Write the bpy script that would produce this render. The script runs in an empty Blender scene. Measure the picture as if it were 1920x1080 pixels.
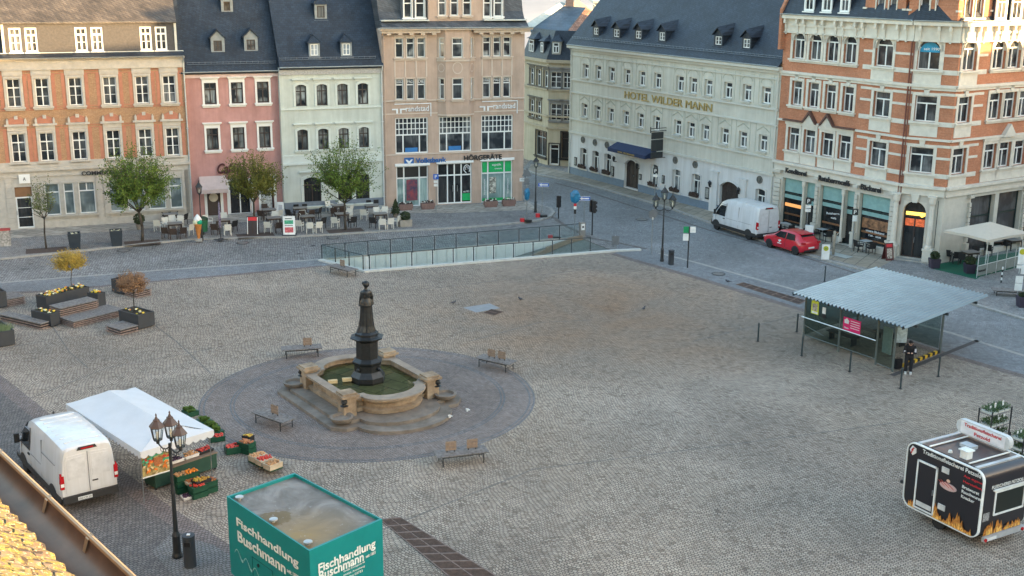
import bpy, bmesh, math, random
from math import sin, cos, pi, radians, tan, atan2, sqrt, hypot
from mathutils import Vector, Matrix
from mathutils.geometry import tessellate_polygon
random.seed(7)
C = bpy.context.scene.collection
scene = bpy.context.scene
# ------------------------------------------------------------------ camera
FPX, PITCH, ROLL, CH = 2250.0, .2625, .0082, 19.0
cam = bpy.data.objects.new('camera', bpy.data.cameras.new('camera')); C.objects.link(cam)
cam.data.sensor_width = 36; cam.data.lens = FPX/1920*36; cam.data.clip_start = .1; cam.data.clip_end = 4000
cam.matrix_world = Matrix.Translation((0, 0, CH)) @ Matrix.Rotation(pi/2-PITCH, 4, 'X') @ Matrix.Rotation(ROLL, 4, 'Z')
scene.camera = cam
# ------------------------------------------------------------------ sky and sun
SUN_EL, SUN_AZ = radians(4.5), radians(-13)       # direction towards the sun, measured from +X
world = bpy.data.worlds.new("World"); scene.world = world; world.use_nodes = True
wn = world.node_tree.nodes; wl = world.node_tree.links
sky = wn.new('ShaderNodeTexSky'); sky.sky_type = 'NISHITA'; sky.sun_disc = False
sky.sun_elevation = SUN_EL; sky.sun_rotation = pi/2-SUN_AZ; sky.dust_density = 1.5; sky.air_density = 1.0; sky.ozone_density = 1.05
wl.new(sky.outputs[0], wn['Background'].inputs[0]); wn['Background'].inputs[1].default_value = .15
sun = bpy.data.objects.new('sun', bpy.data.lights.new('sun', 'SUN')); C.objects.link(sun)
sun.data.energy = 2.8; sun.data.angle = radians(.5); sun.data.color = (1, .64, .3)
sd = Vector((cos(SUN_AZ)*cos(SUN_EL), sin(SUN_AZ)*cos(SUN_EL), sin(SUN_EL)))
sun.rotation_euler = sd.to_track_quat('Z', 'Y').to_euler(); sun.location = (60, -20, 60)
scene.view_settings.view_transform = 'Standard'; scene.view_settings.look = 'None'
scene.view_settings.exposure = 3.25; scene.view_settings.gamma = 1
# ------------------------------------------------------------------ measuring helpers
def ray(px, py):
    cx, cy = px-960, -(py-540); x = cos(ROLL)*cx-sin(ROLL)*cy; y = sin(ROLL)*cx+cos(ROLL)*cy
    return Vector((x, y*sin(PITCH)+FPX*cos(PITCH), y*cos(PITCH)-FPX*sin(PITCH)))
def G(px, py, z=0.):                                # where a sight line meets the level z
    v = ray(px, py); t = -(CH-z)/v.z; return Vector((v.x*t, v.y*t, z))
def hz(b, t):                                       # height of a point above ground point b
    B = G(*b); w = ray(*t); k = (w.x*B.x+w.y*B.y)/(w.x**2+w.y**2); return w.z*k+CH
# ------------------------------------------------------------------ materials
_m = {}
def node_mat(name):
    m = bpy.data.materials.new(name); m.use_nodes = True; nt = m.node_tree
    return m, nt, nt.nodes['Principled BSDF']
def M(name, col, rough=.75, var=.12, scale=3., metal=0., bump=0., emit=None, coat=0., detail=4, col2=None, spec=None, alpha=None, obj=True):
    if name in _m: return _m[name]
    m, nt, b = node_mat(name); N = nt.nodes; L = nt.links
    tc = N.new('ShaderNodeTexCoord'); nz = N.new('ShaderNodeTexNoise'); nz.inputs['Scale'].default_value = scale; nz.inputs['Detail'].default_value = detail
    nz.inputs['Roughness'].default_value = .65
    L.new(tc.outputs['Object'], nz.inputs['Vector'])
    rp = N.new('ShaderNodeValToRGB'); L.new(nz.outputs['Fac'], rp.inputs['Fac'])
    c2 = col2 or tuple(min(1, c*(1+var)) for c in col); c1 = tuple(c*(1-var) for c in col)
    rp.color_ramp.elements[0].position = .32; rp.color_ramp.elements[1].position = .68
    rp.color_ramp.elements[0].color = (*c1, 1); rp.color_ramp.elements[1].color = (*c2, 1)
    bc = rp.outputs['Color']
    if name.endswith(('_render', '_white')):            # rain streaks and dulled patches of old plaster
        mp = N.new('ShaderNodeMapping'); mp.inputs['Scale'].default_value = (2.6, 2.6, .22); L.new(tc.outputs['Object'], mp.inputs['Vector'])
        bc = mix_rgb(nt, bc, ramp(nt, noise(nt, mp.outputs[0], 1., 5, .65), [(.3, (.86, .85, .83)), (.6, (1.02,)*3)]), 1., 'MULTIPLY')
    L.new(bc, b.inputs['Base Color'])
    b.inputs['Roughness'].default_value = rough; b.inputs['Metallic'].default_value = metal
    if coat: b.inputs['Coat Weight'].default_value = coat; b.inputs['Coat Roughness'].default_value = .08
    if spec is not None: b.inputs['Specular IOR Level'].default_value = spec
    if bump:
        bp = N.new('ShaderNodeBump'); bp.inputs['Strength'].default_value = bump; bp.inputs['Distance'].default_value = .03
        L.new(nz.outputs['Fac'], bp.inputs['Height']); L.new(bp.outputs[0], b.inputs['Normal'])
    if emit: b.inputs['Emission Color'].default_value = (*emit[0], 1); b.inputs['Emission Strength'].default_value = emit[1]
    if alpha is not None: b.inputs['Alpha'].default_value = alpha
    _m[name] = m; return m
def mix_rgb(nt, a, b, fac, mode='MIX'):
    n = nt.nodes.new('ShaderNodeMix'); n.data_type = 'RGBA'; n.blend_type = mode
    for sock, val in ((n.inputs[6], a), (n.inputs[7], b), (n.inputs[0], fac)):
        if isinstance(val, (int, float)): sock.default_value = val
        elif isinstance(val, tuple): sock.default_value = (*val, 1)
        else: nt.links.new(val, sock)
    return n.outputs[2]
def math_n(nt, op, a, b=None, c=None):
    n = nt.nodes.new('ShaderNodeMath'); n.operation = op
    for i, v in enumerate((a, b, c)):
        if v is None: continue
        if isinstance(v, (int, float)): n.inputs[i].default_value = v
        else: nt.links.new(v, n.inputs[i])
    return n.outputs[0]
def ramp(nt, fac, stops):
    r = nt.nodes.new('ShaderNodeValToRGB'); nt.links.new(fac, r.inputs['Fac']); e = r.color_ramp.elements
    while len(e) < len(stops): e.new(.5)
    for i, (p, c) in enumerate(stops): e[i].position = p; e[i].color = (*c, 1)
    return r.outputs['Color']
def noise(nt, vec, scale, detail=4, rough=.6, dist=0.):
    n = nt.nodes.new('ShaderNodeTexNoise'); n.inputs['Scale'].default_value = scale; n.inputs['Detail'].default_value = detail
    n.inputs['Roughness'].default_value = rough; n.inputs['Distortion'].default_value = dist
    if vec is not None: nt.links.new(vec, n.inputs['Vector'])
    return n.outputs['Fac']
def paving(name, cols, grout, sx=.13, sy=.11, rot=0., arc=0., arcw=1.4, big=None, mort=.16, jit=.35, rough=.8, bump=.5, patch=None):
    """small setts laid in rows (arc>0: in fans), each stone its own tone, over large soft stains"""
    if name in _m: return _m[name]
    m, nt, b = node_mat(name); N = nt.nodes; L = nt.links
    tc = N.new('ShaderNodeTexCoord'); mp = N.new('ShaderNodeMapping'); mp.inputs['Rotation'].default_value = (0, 0, rot)
    L.new(tc.outputs['Object'], mp.inputs['Vector'])
    wob = N.new('ShaderNodeTexNoise'); wob.inputs['Scale'].default_value = .9; wob.inputs['Detail'].default_value = 3
    L.new(mp.outputs[0], wob.inputs['Vector'])
    va = N.new('ShaderNodeVectorMath'); va.operation = 'MULTIPLY_ADD'; L.new(wob.outputs['Color'], va.inputs[0])
    va.inputs[1].default_value = (jit, jit, 0); L.new(mp.outputs[0], va.inputs[2])
    sp = N.new('ShaderNodeSeparateXYZ'); L.new(va.outputs[0], sp.inputs[0])
    y = sp.outputs[1]
    if arc:
        s = math_n(nt, 'MULTIPLY', sp.outputs[0], pi/arcw); s = math_n(nt, 'SINE', s); s = math_n(nt, 'ABSOLUTE', s)
        y = math_n(nt, 'MULTIPLY_ADD', s, arc, y)
    cb = N.new('ShaderNodeCombineXYZ'); L.new(sp.outputs[0], cb.inputs[0]); L.new(y, cb.inputs[1])
    bt = N.new('ShaderNodeTexBrick'); L.new(cb.outputs[0], bt.inputs['Vector'])
    bt.inputs['Scale'].default_value = 1; bt.inputs['Brick Width'].default_value = sx; bt.inputs['Row Height'].default_value = sy
    bt.inputs['Mortar Size'].default_value = mort*min(sx, sy); bt.inputs['Mortar Smooth'].default_value = .6; bt.offset = .5
    bt.inputs['Color1'].default_value = (0, 0, 0, 1); bt.inputs['Color2'].default_value = (1, 1, 1, 1); bt.inputs['Mortar'].default_value = (.5, .5, .5, 1)
    wn_ = N.new('ShaderNodeTexWhiteNoise'); wn_.noise_dimensions = '2D'
    sn = N.new('ShaderNodeVectorMath'); sn.operation = 'SNAP'; L.new(cb.outputs[0], sn.inputs[0]); sn.inputs[1].default_value = (sx*1.5, sy, 1)
    L.new(sn.outputs[0], wn_.inputs['Vector'])
    tone = math_n(nt, 'MULTIPLY_ADD', wn_.outputs['Value'], .45, math_n(nt, 'MULTIPLY', bt.outputs['Color'], .55))
    col = ramp(nt, tone, [(i/(len(cols)-1), c) for i, c in enumerate(cols)])
    n1 = noise(nt, tc.outputs['Object'], .16, 5, .62, .6)
    n2 = noise(nt, tc.outputs['Object'], 1.1, 4, .6)
    sh = math_n(nt, 'MULTIPLY_ADD', n1, 1.15, .42)
    sh2 = math_n(nt, 'MULTIPLY_ADD', n2, .35, .83)
    n3 = noise(nt, mp.outputs[0], 3.2, 2, .7); sh2 = math_n(nt, 'MULTIPLY', sh2, math_n(nt, 'MULTIPLY_ADD', n3, .7, .65))
    k = math_n(nt, 'MULTIPLY', sh, sh2)
    col = mix_rgb(nt, col, grout, bt.outputs['Fac'])
    kv = N.new('ShaderNodeCombineColor'); [L.new(k, kv.inputs[i]) for i in range(3)]
    col = mix_rgb(nt, col, kv.outputs[0], 1., 'MULTIPLY')
    if big:
        for (cx, cy, r, tint, amt) in big:                      # worn or stained places of the square
            ds = N.new('ShaderNodeVectorMath'); ds.operation = 'DISTANCE'; L.new(tc.outputs['Object'], ds.inputs[0]); ds.inputs[1].default_value = (cx, cy, 0)
            d = math_n(nt, 'DIVIDE', ds.outputs['Value'], r); d = math_n(nt, 'SUBTRACT', 1.35, d)
            d = math_n(nt, 'MULTIPLY', d, math_n(nt, 'MULTIPLY_ADD', n1, 2.4, -.55)); cl = N.new('ShaderNodeClamp'); L.new(d, cl.inputs[0])
            col = mix_rgb(nt, col, tint, math_n(nt, 'MULTIPLY', cl.outputs[0], amt), 'MULTIPLY')
    if patch: 
        pz = noise(nt, tc.outputs['Object'], patch[0], 2, .5, 1.5)
        pf = ramp(nt, pz, [(patch[1], (0, 0, 0)), (patch[1]+.05, (1, 1, 1))])
        col = mix_rgb(nt, col, patch[2], pf)
    L.new(col, b.inputs['Base Color']); b.inputs['Roughness'].default_value = rough
    h = math_n(nt, 'SUBTRACT', 1., bt.outputs['Fac']); h = math_n(nt, 'MULTIPLY_ADD', wn_.outputs['Value'], .3, h)
    bp = N.new('ShaderNodeBump'); bp.inputs['Strength'].default_value = bump; bp.inputs['Distance'].default_value = .02
    L.new(h, bp.inputs['Height']); L.new(bp.outputs[0], b.inputs['Normal'])
    _m[name] = m; return m
def brickwall(name, c1, c2, mortar, bw=.26, bh=.085, stain=.25):
    if name in _m: return _m[name]
    m, nt, b = node_mat(name); N = nt.nodes; L = nt.links
    tc = N.new('ShaderNodeTexCoord'); sp = N.new('ShaderNodeSeparateXYZ'); L.new(tc.outputs['Object'], sp.inputs[0])
    cb = N.new('ShaderNodeCombineXYZ'); L.new(sp.outputs[0], cb.inputs[0]); L.new(sp.outputs[2], cb.inputs[1])
    bt = N.new('ShaderNodeTexBrick'); L.new(cb.outputs[0], bt.inputs['Vector']); bt.inputs['Scale'].default_value = 1
    bt.inputs['Brick Width'].default_value = bw; bt.inputs['Row Height'].default_value = bh; bt.inputs['Mortar Size'].default_value = .012
    bt.inputs['Color1'].default_value = (*c1, 1); bt.inputs['Color2'].default_value = (*c2, 1); bt.inputs['Mortar'].default_value = (*mortar, 1)
    n = noise(nt, tc.outputs['Object'], .7, 5, .65); k = ramp(nt, n, [(.3, (1-stain,)*3), (.7, (1+stain*.3,)*3)])
    n2 = noise(nt, tc.outputs['Object'], 9., 2, .5); k2 = ramp(nt, n2, [(.3, (.84,)*3), (.7, (1.1,)*3)])
    col = mix_rgb(nt, mix_rgb(nt, bt.outputs['Color'], k, 1., 'MULTIPLY'), k2, 1., 'MULTIPLY')
    L.new(col, b.inputs['Base Color']); b.inputs['Roughness'].default_value = .9
    _m[name] = m; return m
def rooftile(name, c1, c2, rw=.22, rh=.16, rough=.55, diag=0., line=.6, moss=None):
    """courses of slates / tiles running with the slope (uses local x and slope length from z)"""
    if name in _m: return _m[name]
    m, nt, b = node_mat(name); N = nt.nodes; L = nt.links
    tc = N.new('ShaderNodeTexCoord'); sp = N.new('ShaderNodeSeparateXYZ'); L.new(tc.outputs['Object'], sp.inputs[0])
    zz = math_n(nt, 'MULTIPLY', sp.outputs[2], 1.25)
    x = math_n(nt, 'MULTIPLY_ADD', zz, diag, sp.outputs[0]); zz = math_n(nt, 'MULTIPLY_ADD', sp.outputs[0], diag*.45, zz)
    cb = N.new('ShaderNodeCombineXYZ'); L.new(x, cb.inputs[0]); L.new(zz, cb.inputs[1])
    bt = N.new('ShaderNodeTexBrick'); L.new(cb.outputs[0], bt.inputs['Vector']); bt.inputs['Scale'].default_value = 1
    bt.inputs['Brick Width'].default_value = rw; bt.inputs['Row Height'].default_value = rh; bt.inputs['Mortar Size'].default_value = .014; bt.inputs['Mortar Smooth'].default_value = .4
    bt.inputs['Color1'].default_value = (*c1, 1); bt.inputs['Color2'].default_value = (*c2, 1); bt.inputs['Mortar'].default_value = (*[c*line for c in c1], 1)
    n = noise(nt, tc.outputs['Object'], .5, 6, .7, .5); k = ramp(nt, n, [(.3, (.62,)*3), (.7, (1.5,)*3)])
    col = mix_rgb(nt, bt.outputs['Color'], k, 1., 'MULTIPLY')
    if moss:
        mn = noise(nt, tc.outputs['Object'], moss[0], 6, .72); f = ramp(nt, mn, [(moss[1], (0, 0, 0)), (moss[1]+.1, (1, 1, 1))]); col = mix_rgb(nt, col, moss[2], f)
        mn2 = noise(nt, tc.outputs['Object'], moss[0]*2.7, 5, .7); f2 = ramp(nt, mn2, [(.56, (0, 0, 0)), (.64, (1, 1, 1))]); col = mix_rgb(nt, col, (.42, .38, .28), f2)
    L.new(col, b.inputs['Base Color']); b.inputs['Roughness'].default_value = rough
    bp = N.new('ShaderNodeBump'); bp.inputs['Strength'].default_value = .6; bp.inputs['Distance'].default_value = .02
    L.new(math_n(nt, 'SUBTRACT', 1., bt.outputs['Fac']), bp.inputs['Height']); L.new(bp.outputs[0], b.inputs['Normal'])
    _m[name] = m; return m
def panemat(name, dark=(.02, .025, .032), light=(.3, .32, .33), amount=.5, rough=.08, warm=0.):
    """window glass over a dim room with curtains that differ from window to window"""
    if name in _m: return _m[name]
    m, nt, b = node_mat(name); N = nt.nodes; L = nt.links
    tc = N.new('ShaderNodeTexCoord'); oi = N.new('ShaderNodeObjectInfo')
    mp = N.new('ShaderNodeMapping'); L.new(tc.outputs['Object'], mp.inputs['Vector']); mp.inputs['Scale'].default_value = (9, 1, .6)
    n = noise(nt, mp.outputs[0], 1., 3, .6)
    ad = math_n(nt, 'MULTIPLY_ADD', oi.outputs['Random'], 7., 0.); 
    mp2 = N.new('ShaderNodeMapping'); L.new(tc.outputs['Object'], mp2.inputs['Vector']); cbx = N.new('ShaderNodeCombineXYZ'); L.new(ad, cbx.inputs[0]); L.new(cbx.outputs[0], mp2.inputs['Location'])
    n2 = noise(nt, mp2.outputs[0], .9, 2, .5)
    f = math_n(nt, 'MULTIPLY', ramp(nt, n, [(.35, (.35,)*3), (.65, (1,)*3)]), ramp(nt, n2, [(.42, (0, 0, 0)), (.58, (1, 1, 1))]))
    f = math_n(nt, 'MULTIPLY', f, math_n(nt, 'MULTIPLY', amount, math_n(nt, 'MULTIPLY_ADD', oi.outputs['Random'], 1., .3)))
    col = mix_rgb(nt, dark, light, f)
    L.new(col, b.inputs['Base Color']); b.inputs['Roughness'].default_value = rough; b.inputs['Specular IOR Level'].default_value = .6
    wv = noise(nt, tc.outputs['Object'], 1.3, 1, .4); bp = N.new('ShaderNodeBump'); bp.inputs['Strength'].default_value = .06; L.new(wv, bp.inputs['Height']); L.new(bp.outputs[0], b.inputs['Normal'])
    _m[name] = m; return m
def glassmat(name, tint=(.75, .85, .83), alpha=.25, rough=.05):
    if name in _m: return _m[name]
    m, nt, b = node_mat(name); N = nt.nodes; L = nt.links
    tr = N.new('ShaderNodeBsdfTransparent'); tr.inputs[0].default_value = (*tint, 1); gl = N.new('ShaderNodeBsdfGlossy'); gl.inputs['Roughness'].default_value = rough
    ge = N.new('ShaderNodeNewGeometry'); dt = N.new('ShaderNodeVectorMath'); dt.operation = 'DOT_PRODUCT'; L.new(ge.outputs['Incoming'], dt.inputs[0]); L.new(ge.outputs['Normal'], dt.inputs[1])
    fr = math_n(nt, 'MULTIPLY_ADD', math_n(nt, 'POWER', math_n(nt, 'SUBTRACT', 1., math_n(nt, 'ABSOLUTE', dt.outputs['Value'])), 5.), .9, .05); tc = N.new('ShaderNodeTexCoord')
    nz = noise(nt, tc.outputs['Object'], 2., 3, .5)
    k = math_n(nt, 'MULTIPLY_ADD', nz, .1, alpha-.05)
    mx = N.new('ShaderNodeMixShader'); L.new(math_n(nt, 'MAXIMUM', fr, k), mx.inputs[0]); L.new(tr.outputs[0], mx.inputs[1]); L.new(gl.outputs[0], mx.inputs[2])
    gl.inputs[0].default_value = (.8, .9, .9, 1); L.new(mx.outputs[0], N['Material Output'].inputs[0])
    _m[name] = m; return m
# ------------------------------------------------------------------ mesh builder
class MB:
    def __init__(s): s.v = []; s.f = []; s.m = []; s.mi = 0
    def add(s, vs, fs):
        n = len(s.v); s.v += [tuple(p) for p in vs]; s.f += [tuple(i+n for i in f) for f in fs]; s.m += [s.mi]*len(fs); return s
    def box(s, x0, x1, y0, y1, z0, z1):
        if x0 > x1: x0, x1 = x1, x0
        if y0 > y1: y0, y1 = y1, y0
        if z0 > z1: z0, z1 = z1, z0
        return s.add([(x0, y0, z0), (x1, y0, z0), (x1, y1, z0), (x0, y1, z0), (x0, y0, z1), (x1, y0, z1), (x1, y1, z1), (x0, y1, z1)],
              [(3, 2, 1, 0), (4, 5, 6, 7), (0, 1, 5, 4), (1, 2, 6, 5), (2, 3, 7, 6), (3, 0, 4, 7)])
    def cbox(s, cx, cy, cz, sx, sy, sz, rz=0., bev=0.):
        a = [(-1, -1), (1, -1), (1, 1), (-1, 1)]; b = min(bev, sx*.4, sy*.4)
        if b > 0: pts = [(-sx/2+b, -sy/2), (sx/2-b, -sy/2), (sx/2, -sy/2+b), (sx/2, sy/2-b), (sx/2-b, sy/2), (-sx/2+b, sy/2), (-sx/2, sy/2-b), (-sx/2, -sy/2+b)]
        else: pts = [(p*sx/2, q*sy/2) for p, q in a]
        pts = [(cx+cos(rz)*x-sin(rz)*y, cy+sin(rz)*x+cos(rz)*y) for x, y in pts]
        return s.prism(pts, cz-sz/2, cz+sz/2)
    def prism(s, pts, z0, z1):
        n = len(pts); vs = [(x, y, z0) for x, y in pts]+[(x, y, z1) for x, y in pts]
        fs = [(i, (i+1) % n, n+(i+1) % n, n+i) for i in range(n)]+[tuple(range(n-1, -1, -1)), tuple(range(n, 2*n))]
        return s.add(vs, fs)
    def ex(s, pts, axis, a, b):            # polygon in the plane across axis, extruded a..b
        def q(p, t): return (t, p[0], p[1]) if axis == 'x' else (p[0], t, p[1]) if axis == 'y' else (p[0], p[1], t)
        n = len(pts); vs = [q(p, a) for p in pts]+[q(p, b) for p in pts]
        fs = [(i, (i+1) % n, n+(i+1) % n, n+i) for i in range(n)]+[tuple(range(n-1, -1, -1)), tuple(range(n, 2*n))]
        return s.add(vs, fs)
    def tube(s, p, q, r, r2=None, n=8, caps=True):
        p = Vector(p); q = Vector(q); r2 = r if r2 is None else r2; d = q-p
        if d.length < 1e-6: return s
        d.normalize(); a = d.orthogonal().normalized(); b = d.cross(a)
        vs = [p+(a*cos(2*pi*i/n)+b*sin(2*pi*i/n))*r for i in range(n)]+[q+(a*cos(2*pi*i/n)+b*sin(2*pi*i/n))*r2 for i in range(n)]
        fs = [(i, (i+1) % n, n+(i+1) % n, n+i) for i in range(n)]
        if caps: fs += [tuple(range(n-1, -1, -1)), tuple(range(n, 2*n))]
        return s.add(vs, fs)
    def path(s, pts, r, n=8):
        for a, b in zip(pts, pts[1:]): s.tube(a, b, r, n=n)
        return s
    def lathe(s, prof, n=16, cx=0, cy=0, ph=0., fn=None, sx=1, sy=1):
        vs = []
        for r, z in prof:
            for i in range(n):
                t = 2*pi*i/n+ph; k = fn(t, z) if fn else 1
                vs.append((cx+r*k*sx*cos(t), cy+r*k*sy*sin(t), z))
        fs = [(j*n+i, j*n+(i+1) % n, (j+1)*n+(i+1) % n, (j+1)*n+i) for j in range(len(prof)-1) for i in range(n)]
        fs += [tuple(range(n-1, -1, -1)), tuple(range((len(prof)-1)*n, len(prof)*n))]
        return s.add(vs, fs)
    def ball(s, c, r, n=8, sz=1., sx=1., sy=1.):
        k = max(4, n//2+1); prof = [(max(.0001, r*sin(pi*j/k)), -r*sz*cos(pi*j/k)) for j in range(k+1)]
        m = MB().lathe(prof, n, sx=sx, sy=sy); return s.add([(x+c[0], y+c[1], z+c[2]) for x, y, z in m.v], m.f)
    def quad(s, *p): return s.add(p, [tuple(range(len(p)))])
    def loft(s, secs, cap=True):
        n = len(secs[0]); vs = [p for q in secs for p in q]
        fs = [(j*n+i, j*n+(i+1) % n, (j+1)*n+(i+1) % n, (j+1)*n+i) for j in range(len(secs)-1) for i in range(n)]
        if cap: fs += [tuple(range(n-1, -1, -1)), tuple(range((len(secs)-1)*n, len(secs)*n))]
        return s.add(vs, fs)
    def merge(s, o, mat=None):
        vs = [mat @ Vector(p) for p in o.v] if mat else o.v
        return s.add(vs, o.f)
    def build(s, name, mats, parent=None, loc=None, rz=None, smooth=False, label=None):
        me = bpy.data.meshes.new(name); me.from_pydata(s.v, [], s.f)
        if not isinstance(mats, (list, tuple)): mats = [mats]
        for m in mats: me.materials.append(m)
        if len(mats) > 1: me.polygons.foreach_set('material_index', s.m)
        bm = bmesh.new(); bm.from_mesh(me); bmesh.ops.recalc_face_normals(bm, faces=bm.faces); bm.to_mesh(me); bm.free()
        if smooth: me.polygons.foreach_set('use_smooth', [True]*len(me.polygons)); 
        if smooth == 'auto':
            try: me.set_sharp_from_angle(angle=radians(38))
            except Exception: pass
        o = bpy.data.objects.new(name, me); C.objects.link(o)
        if parent: o.parent = parent
        if loc is not None: o.location = loc
        if rz is not None: o.rotation_euler.z = rz
        if label: o['label'] = label
        return o
def tag(o, label, cat, group=None, kind=None):
    o['label'] = label; o['category'] = cat
    if group: o['group'] = group
    if kind: o['kind'] = kind
    return o
def thing(name, label, cat, loc=(0, 0, 0), rz=0., group=None):
    o = bpy.data.objects.new(name, None); C.objects.link(o); o.empty_display_size = .2
    o.location = loc; o.rotation_euler = (0, 0, rz); return tag(o, label, cat, group)
def put(o, loc, rot=None):
    o.location = loc
    if rot: o.rotation_euler = rot
    return o
def struct(o, kind='structure'): o['kind'] = kind; return o
def kids(o): return [c for c in bpy.data.objects if c.parent == o]
def dup(src, loc, rz, label, group=None, tree=None):
    tree = tree or [(k, kids(k)) for k in kids(src)]
    r = src.copy(); C.objects.link(r); r.location = loc; r.rotation_euler = (0, 0, rz); r['label'] = label
    if group: r['group'] = group
    for k, gs in tree:
        c = k.copy(); C.objects.link(c); c.parent = r
        for g in gs: d = g.copy(); C.objects.link(d); d.parent = c
    return r
_bold = {}
def text(s, w, h, parent, loc, mat, rot=(pi/2, 0, 0), name='lettering', depth=.02, bold=.012, shear=0., align='C', label=None):
    """raised lettering, scaled to width w and height h, centred on loc"""
    cu = bpy.data.curves.new('lettering', 'FONT'); cu.body = s; cu.extrude = depth/2; cu.offset = bold; cu.shear = shear; cu.resolution_u = 3
    cu.align_x = 'CENTER'; cu.space_line = 1.0
    o = bpy.data.objects.new('t', cu); C.objects.link(o); bpy.context.view_layer.update()
    me = bpy.data.meshes.new_from_object(o); bpy.data.objects.remove(o)
    xs = [v.co.x for v in me.vertices]; ys = [v.co.y for v in me.vertices]
    cx, cy = (min(xs)+max(xs))/2, (min(ys)+max(ys))/2; kx = w/(max(xs)-min(xs)); ky = h/(max(ys)-min(ys)) if h else kx
    for v in me.vertices: v.co.x = (v.co.x-cx)*kx; v.co.y = (v.co.y-cy)*ky
    me.name = name; me.materials.clear(); me.materials.append(mat)
    q = bpy.data.objects.new(name, me); C.objects.link(q); q.parent = parent; q.location = loc; q.rotation_euler = rot
    if label: q['label'] = label
    return q
def bake(o, *mods):
    """apply modifiers to the mesh data"""
    for kind, kw in mods:
        md = o.modifiers.new(kind, kind)
        for k, v in kw.items(): setattr(md, k, v)
    bpy.context.view_layer.update(); dg = bpy.context.evaluated_depsgraph_get()
    me = bpy.data.meshes.new_from_object(o.evaluated_get(dg)); o.modifiers.clear(); o.data = me
    me.polygons.foreach_set('use_smooth', [True]*len(me.polygons)); return o
# ------------------------------------------------------------------ shared materials
white = M('white_paint', (.74, .75, .74), .5, .05); cream = M('cream_stone', (.55, .51, .43), .85, .14, 2.); zinc = M('zinc', (.42, .46, .48), .45, .12, 2., .5)
dark = M('dark_metal', (.018, .02, .022), .5, .2, 4.); steel = M('steel', (.35, .37, .38), .35, .1, 4., .8); slate = rooftile('slate', (.014, .021, .033), (.025, .036, .053), diag=.5, line=.35)
slate2 = rooftile('slate_plain', (.012, .02, .033), (.021, .032, .05), .3, .2, line=.4)
black = M('black_paint', (.012, .012, .014), .4, .2); wood = M('weathered_wood', (.13, .115, .105), .85, .3, 8., col2=(.24, .22, .21)); anth = M('anthracite', (.032, .037, .045), .6, .12, 2.)
pane = panemat('window_glass'); panec = panemat('window_glass_curtain', light=(.5, .53, .52), amount=.8); pdark = panemat('shop_glass', (.012, .014, .016), (.08, .08, .08), .5)
rubber = M('rubber', (.012, .012, .013), .8, .15); leafg = M('leaf', (.045, .09, .018), .7, .4, 3., col2=(.13, .17, .045)); soil = M('soil', (.03, .022, .016), .95, .3, 12.)
granite = M('granite', (.3, .29, .27), .85, .2, 5., bump=.2); red = M('red_paint', (.5, .02, .03), .4, .1); bark = M('bark', (.06, .05, .04), .9, .35, 12., bump=.5)
# ================================================================== GROUND
def poly(name, pts, z, mat, holes=()):
    if len(pts[0]) == 2: pts = [(p[0], p[1]) for p in pts]
    loops = [[Vector((p[0], p[1], 0)) for p in pts]]+[[Vector((p[0], p[1], 0)) for p in h] for h in holes]
    tris = tessellate_polygon(loops); vs = [(v.x, v.y, z) for l in loops for v in l]
    mb = MB().add(vs, tris); o = mb.build(name, mat)
    me = o.data
    for p in me.polygons:
        if p.normal.z < 0: p.flip()
    return struct(o)
def W(l, z=0.): return [tuple(G(x, y, z))[:2] for x, y in l]
sq = paving('square_setts', [(.165, .122, .092), (.305, .245, .193), (.405, .338, .272), (.27, .22, .176)], (.075, .062, .05), .15, .125, radians(22), .34, 1.7,
     big=[(5, 66, 10, (.74, .54, .38), .85), (17, 47, 7, (.84, .76, .66), .5), (3, 60, 8, (.78, .66, .52), .5), (-8, 62, 8, (1.12, 1.05, .95), .5), (9, 50, 6, (1.1, 1.12, 1.16), .5), (13, 44, 4, (.78, .8, .84), .6), (-20, 60, 6, (.85, .78, .7), .5), (0, 46, 5, (.8, .72, .62), .5), (12, 60, 5, (.8, .68, .56), .6), (4, 38, 7, (1.0, .96, .9), .4)])
roadm = paving('road_setts', [(.135, .13, .125), (.25, .243, .235), (.34, .333, .325)], (.055, .055, .056), .19, .16, radians(20), .0, 1, patch=(1.35, .68, (.035, .035, .037)))
strm = paving('street_setts', [(.155, .16, .162), (.215, .22, .225), (.275, .28, .285)], (.085, .088, .09), .13, .12, radians(-60), .3, 1.5, mort=.12)
stripm = paving('strip_setts', [(.15, .155, .16), (.205, .215, .225), (.255, .265, .275)], (.08, .08, .085), .12, .11, radians(21), mort=.12)
redm = paving('reddish_setts', [(.15, .115, .1), (.21, .165, .15), (.25, .21, .195)], (.055, .045, .042), .13, .12, radians(22))
walkm = paving('pavement_setts', [(.16, .158, .155), (.245, .24, .235), (.31, .3, .29)], (.06, .058, .056), .15, .13, radians(20), mort=.12)
flagm = paving('flagstones', [(.26, .235, .2), (.33, .3, .26), (.38, .35, .3)], (.09, .08, .07), 1.1, .75, radians(20), mort=.04, jit=.03, bump=.2)
flagh = paving('flagstones_street', [(.2, .17, .13), (.27, .235, .185), (.31, .28, .23)], (.08, .07, .06), 1.3, .9, radians(-60), mort=.035, jit=.03, bump=.2)
darkm = paving('lane_setts', [(.09, .08, .074), (.15, .132, .122), (.2, .178, .165)], (.035, .033, .033), .15, .12, radians(-48), mort=.14)
ringm = paving('ring_setts', [(.16, .122, .102), (.22, .175, .15), (.27, .225, .195)], (.06, .052, .055), .12, .11, 0, .5, 2.2, mort=.13)
ringd = paving('ring_line_setts', [(.12, .118, .122), (.18, .178, .18)], (.06, .058, .06), .12, .11, 0, mort=.14)
plainm = paving('far_ground', [(.12, .12, .12), (.2, .2, .2)], (.05, .05, .05), .3, .3, 0)
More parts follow.
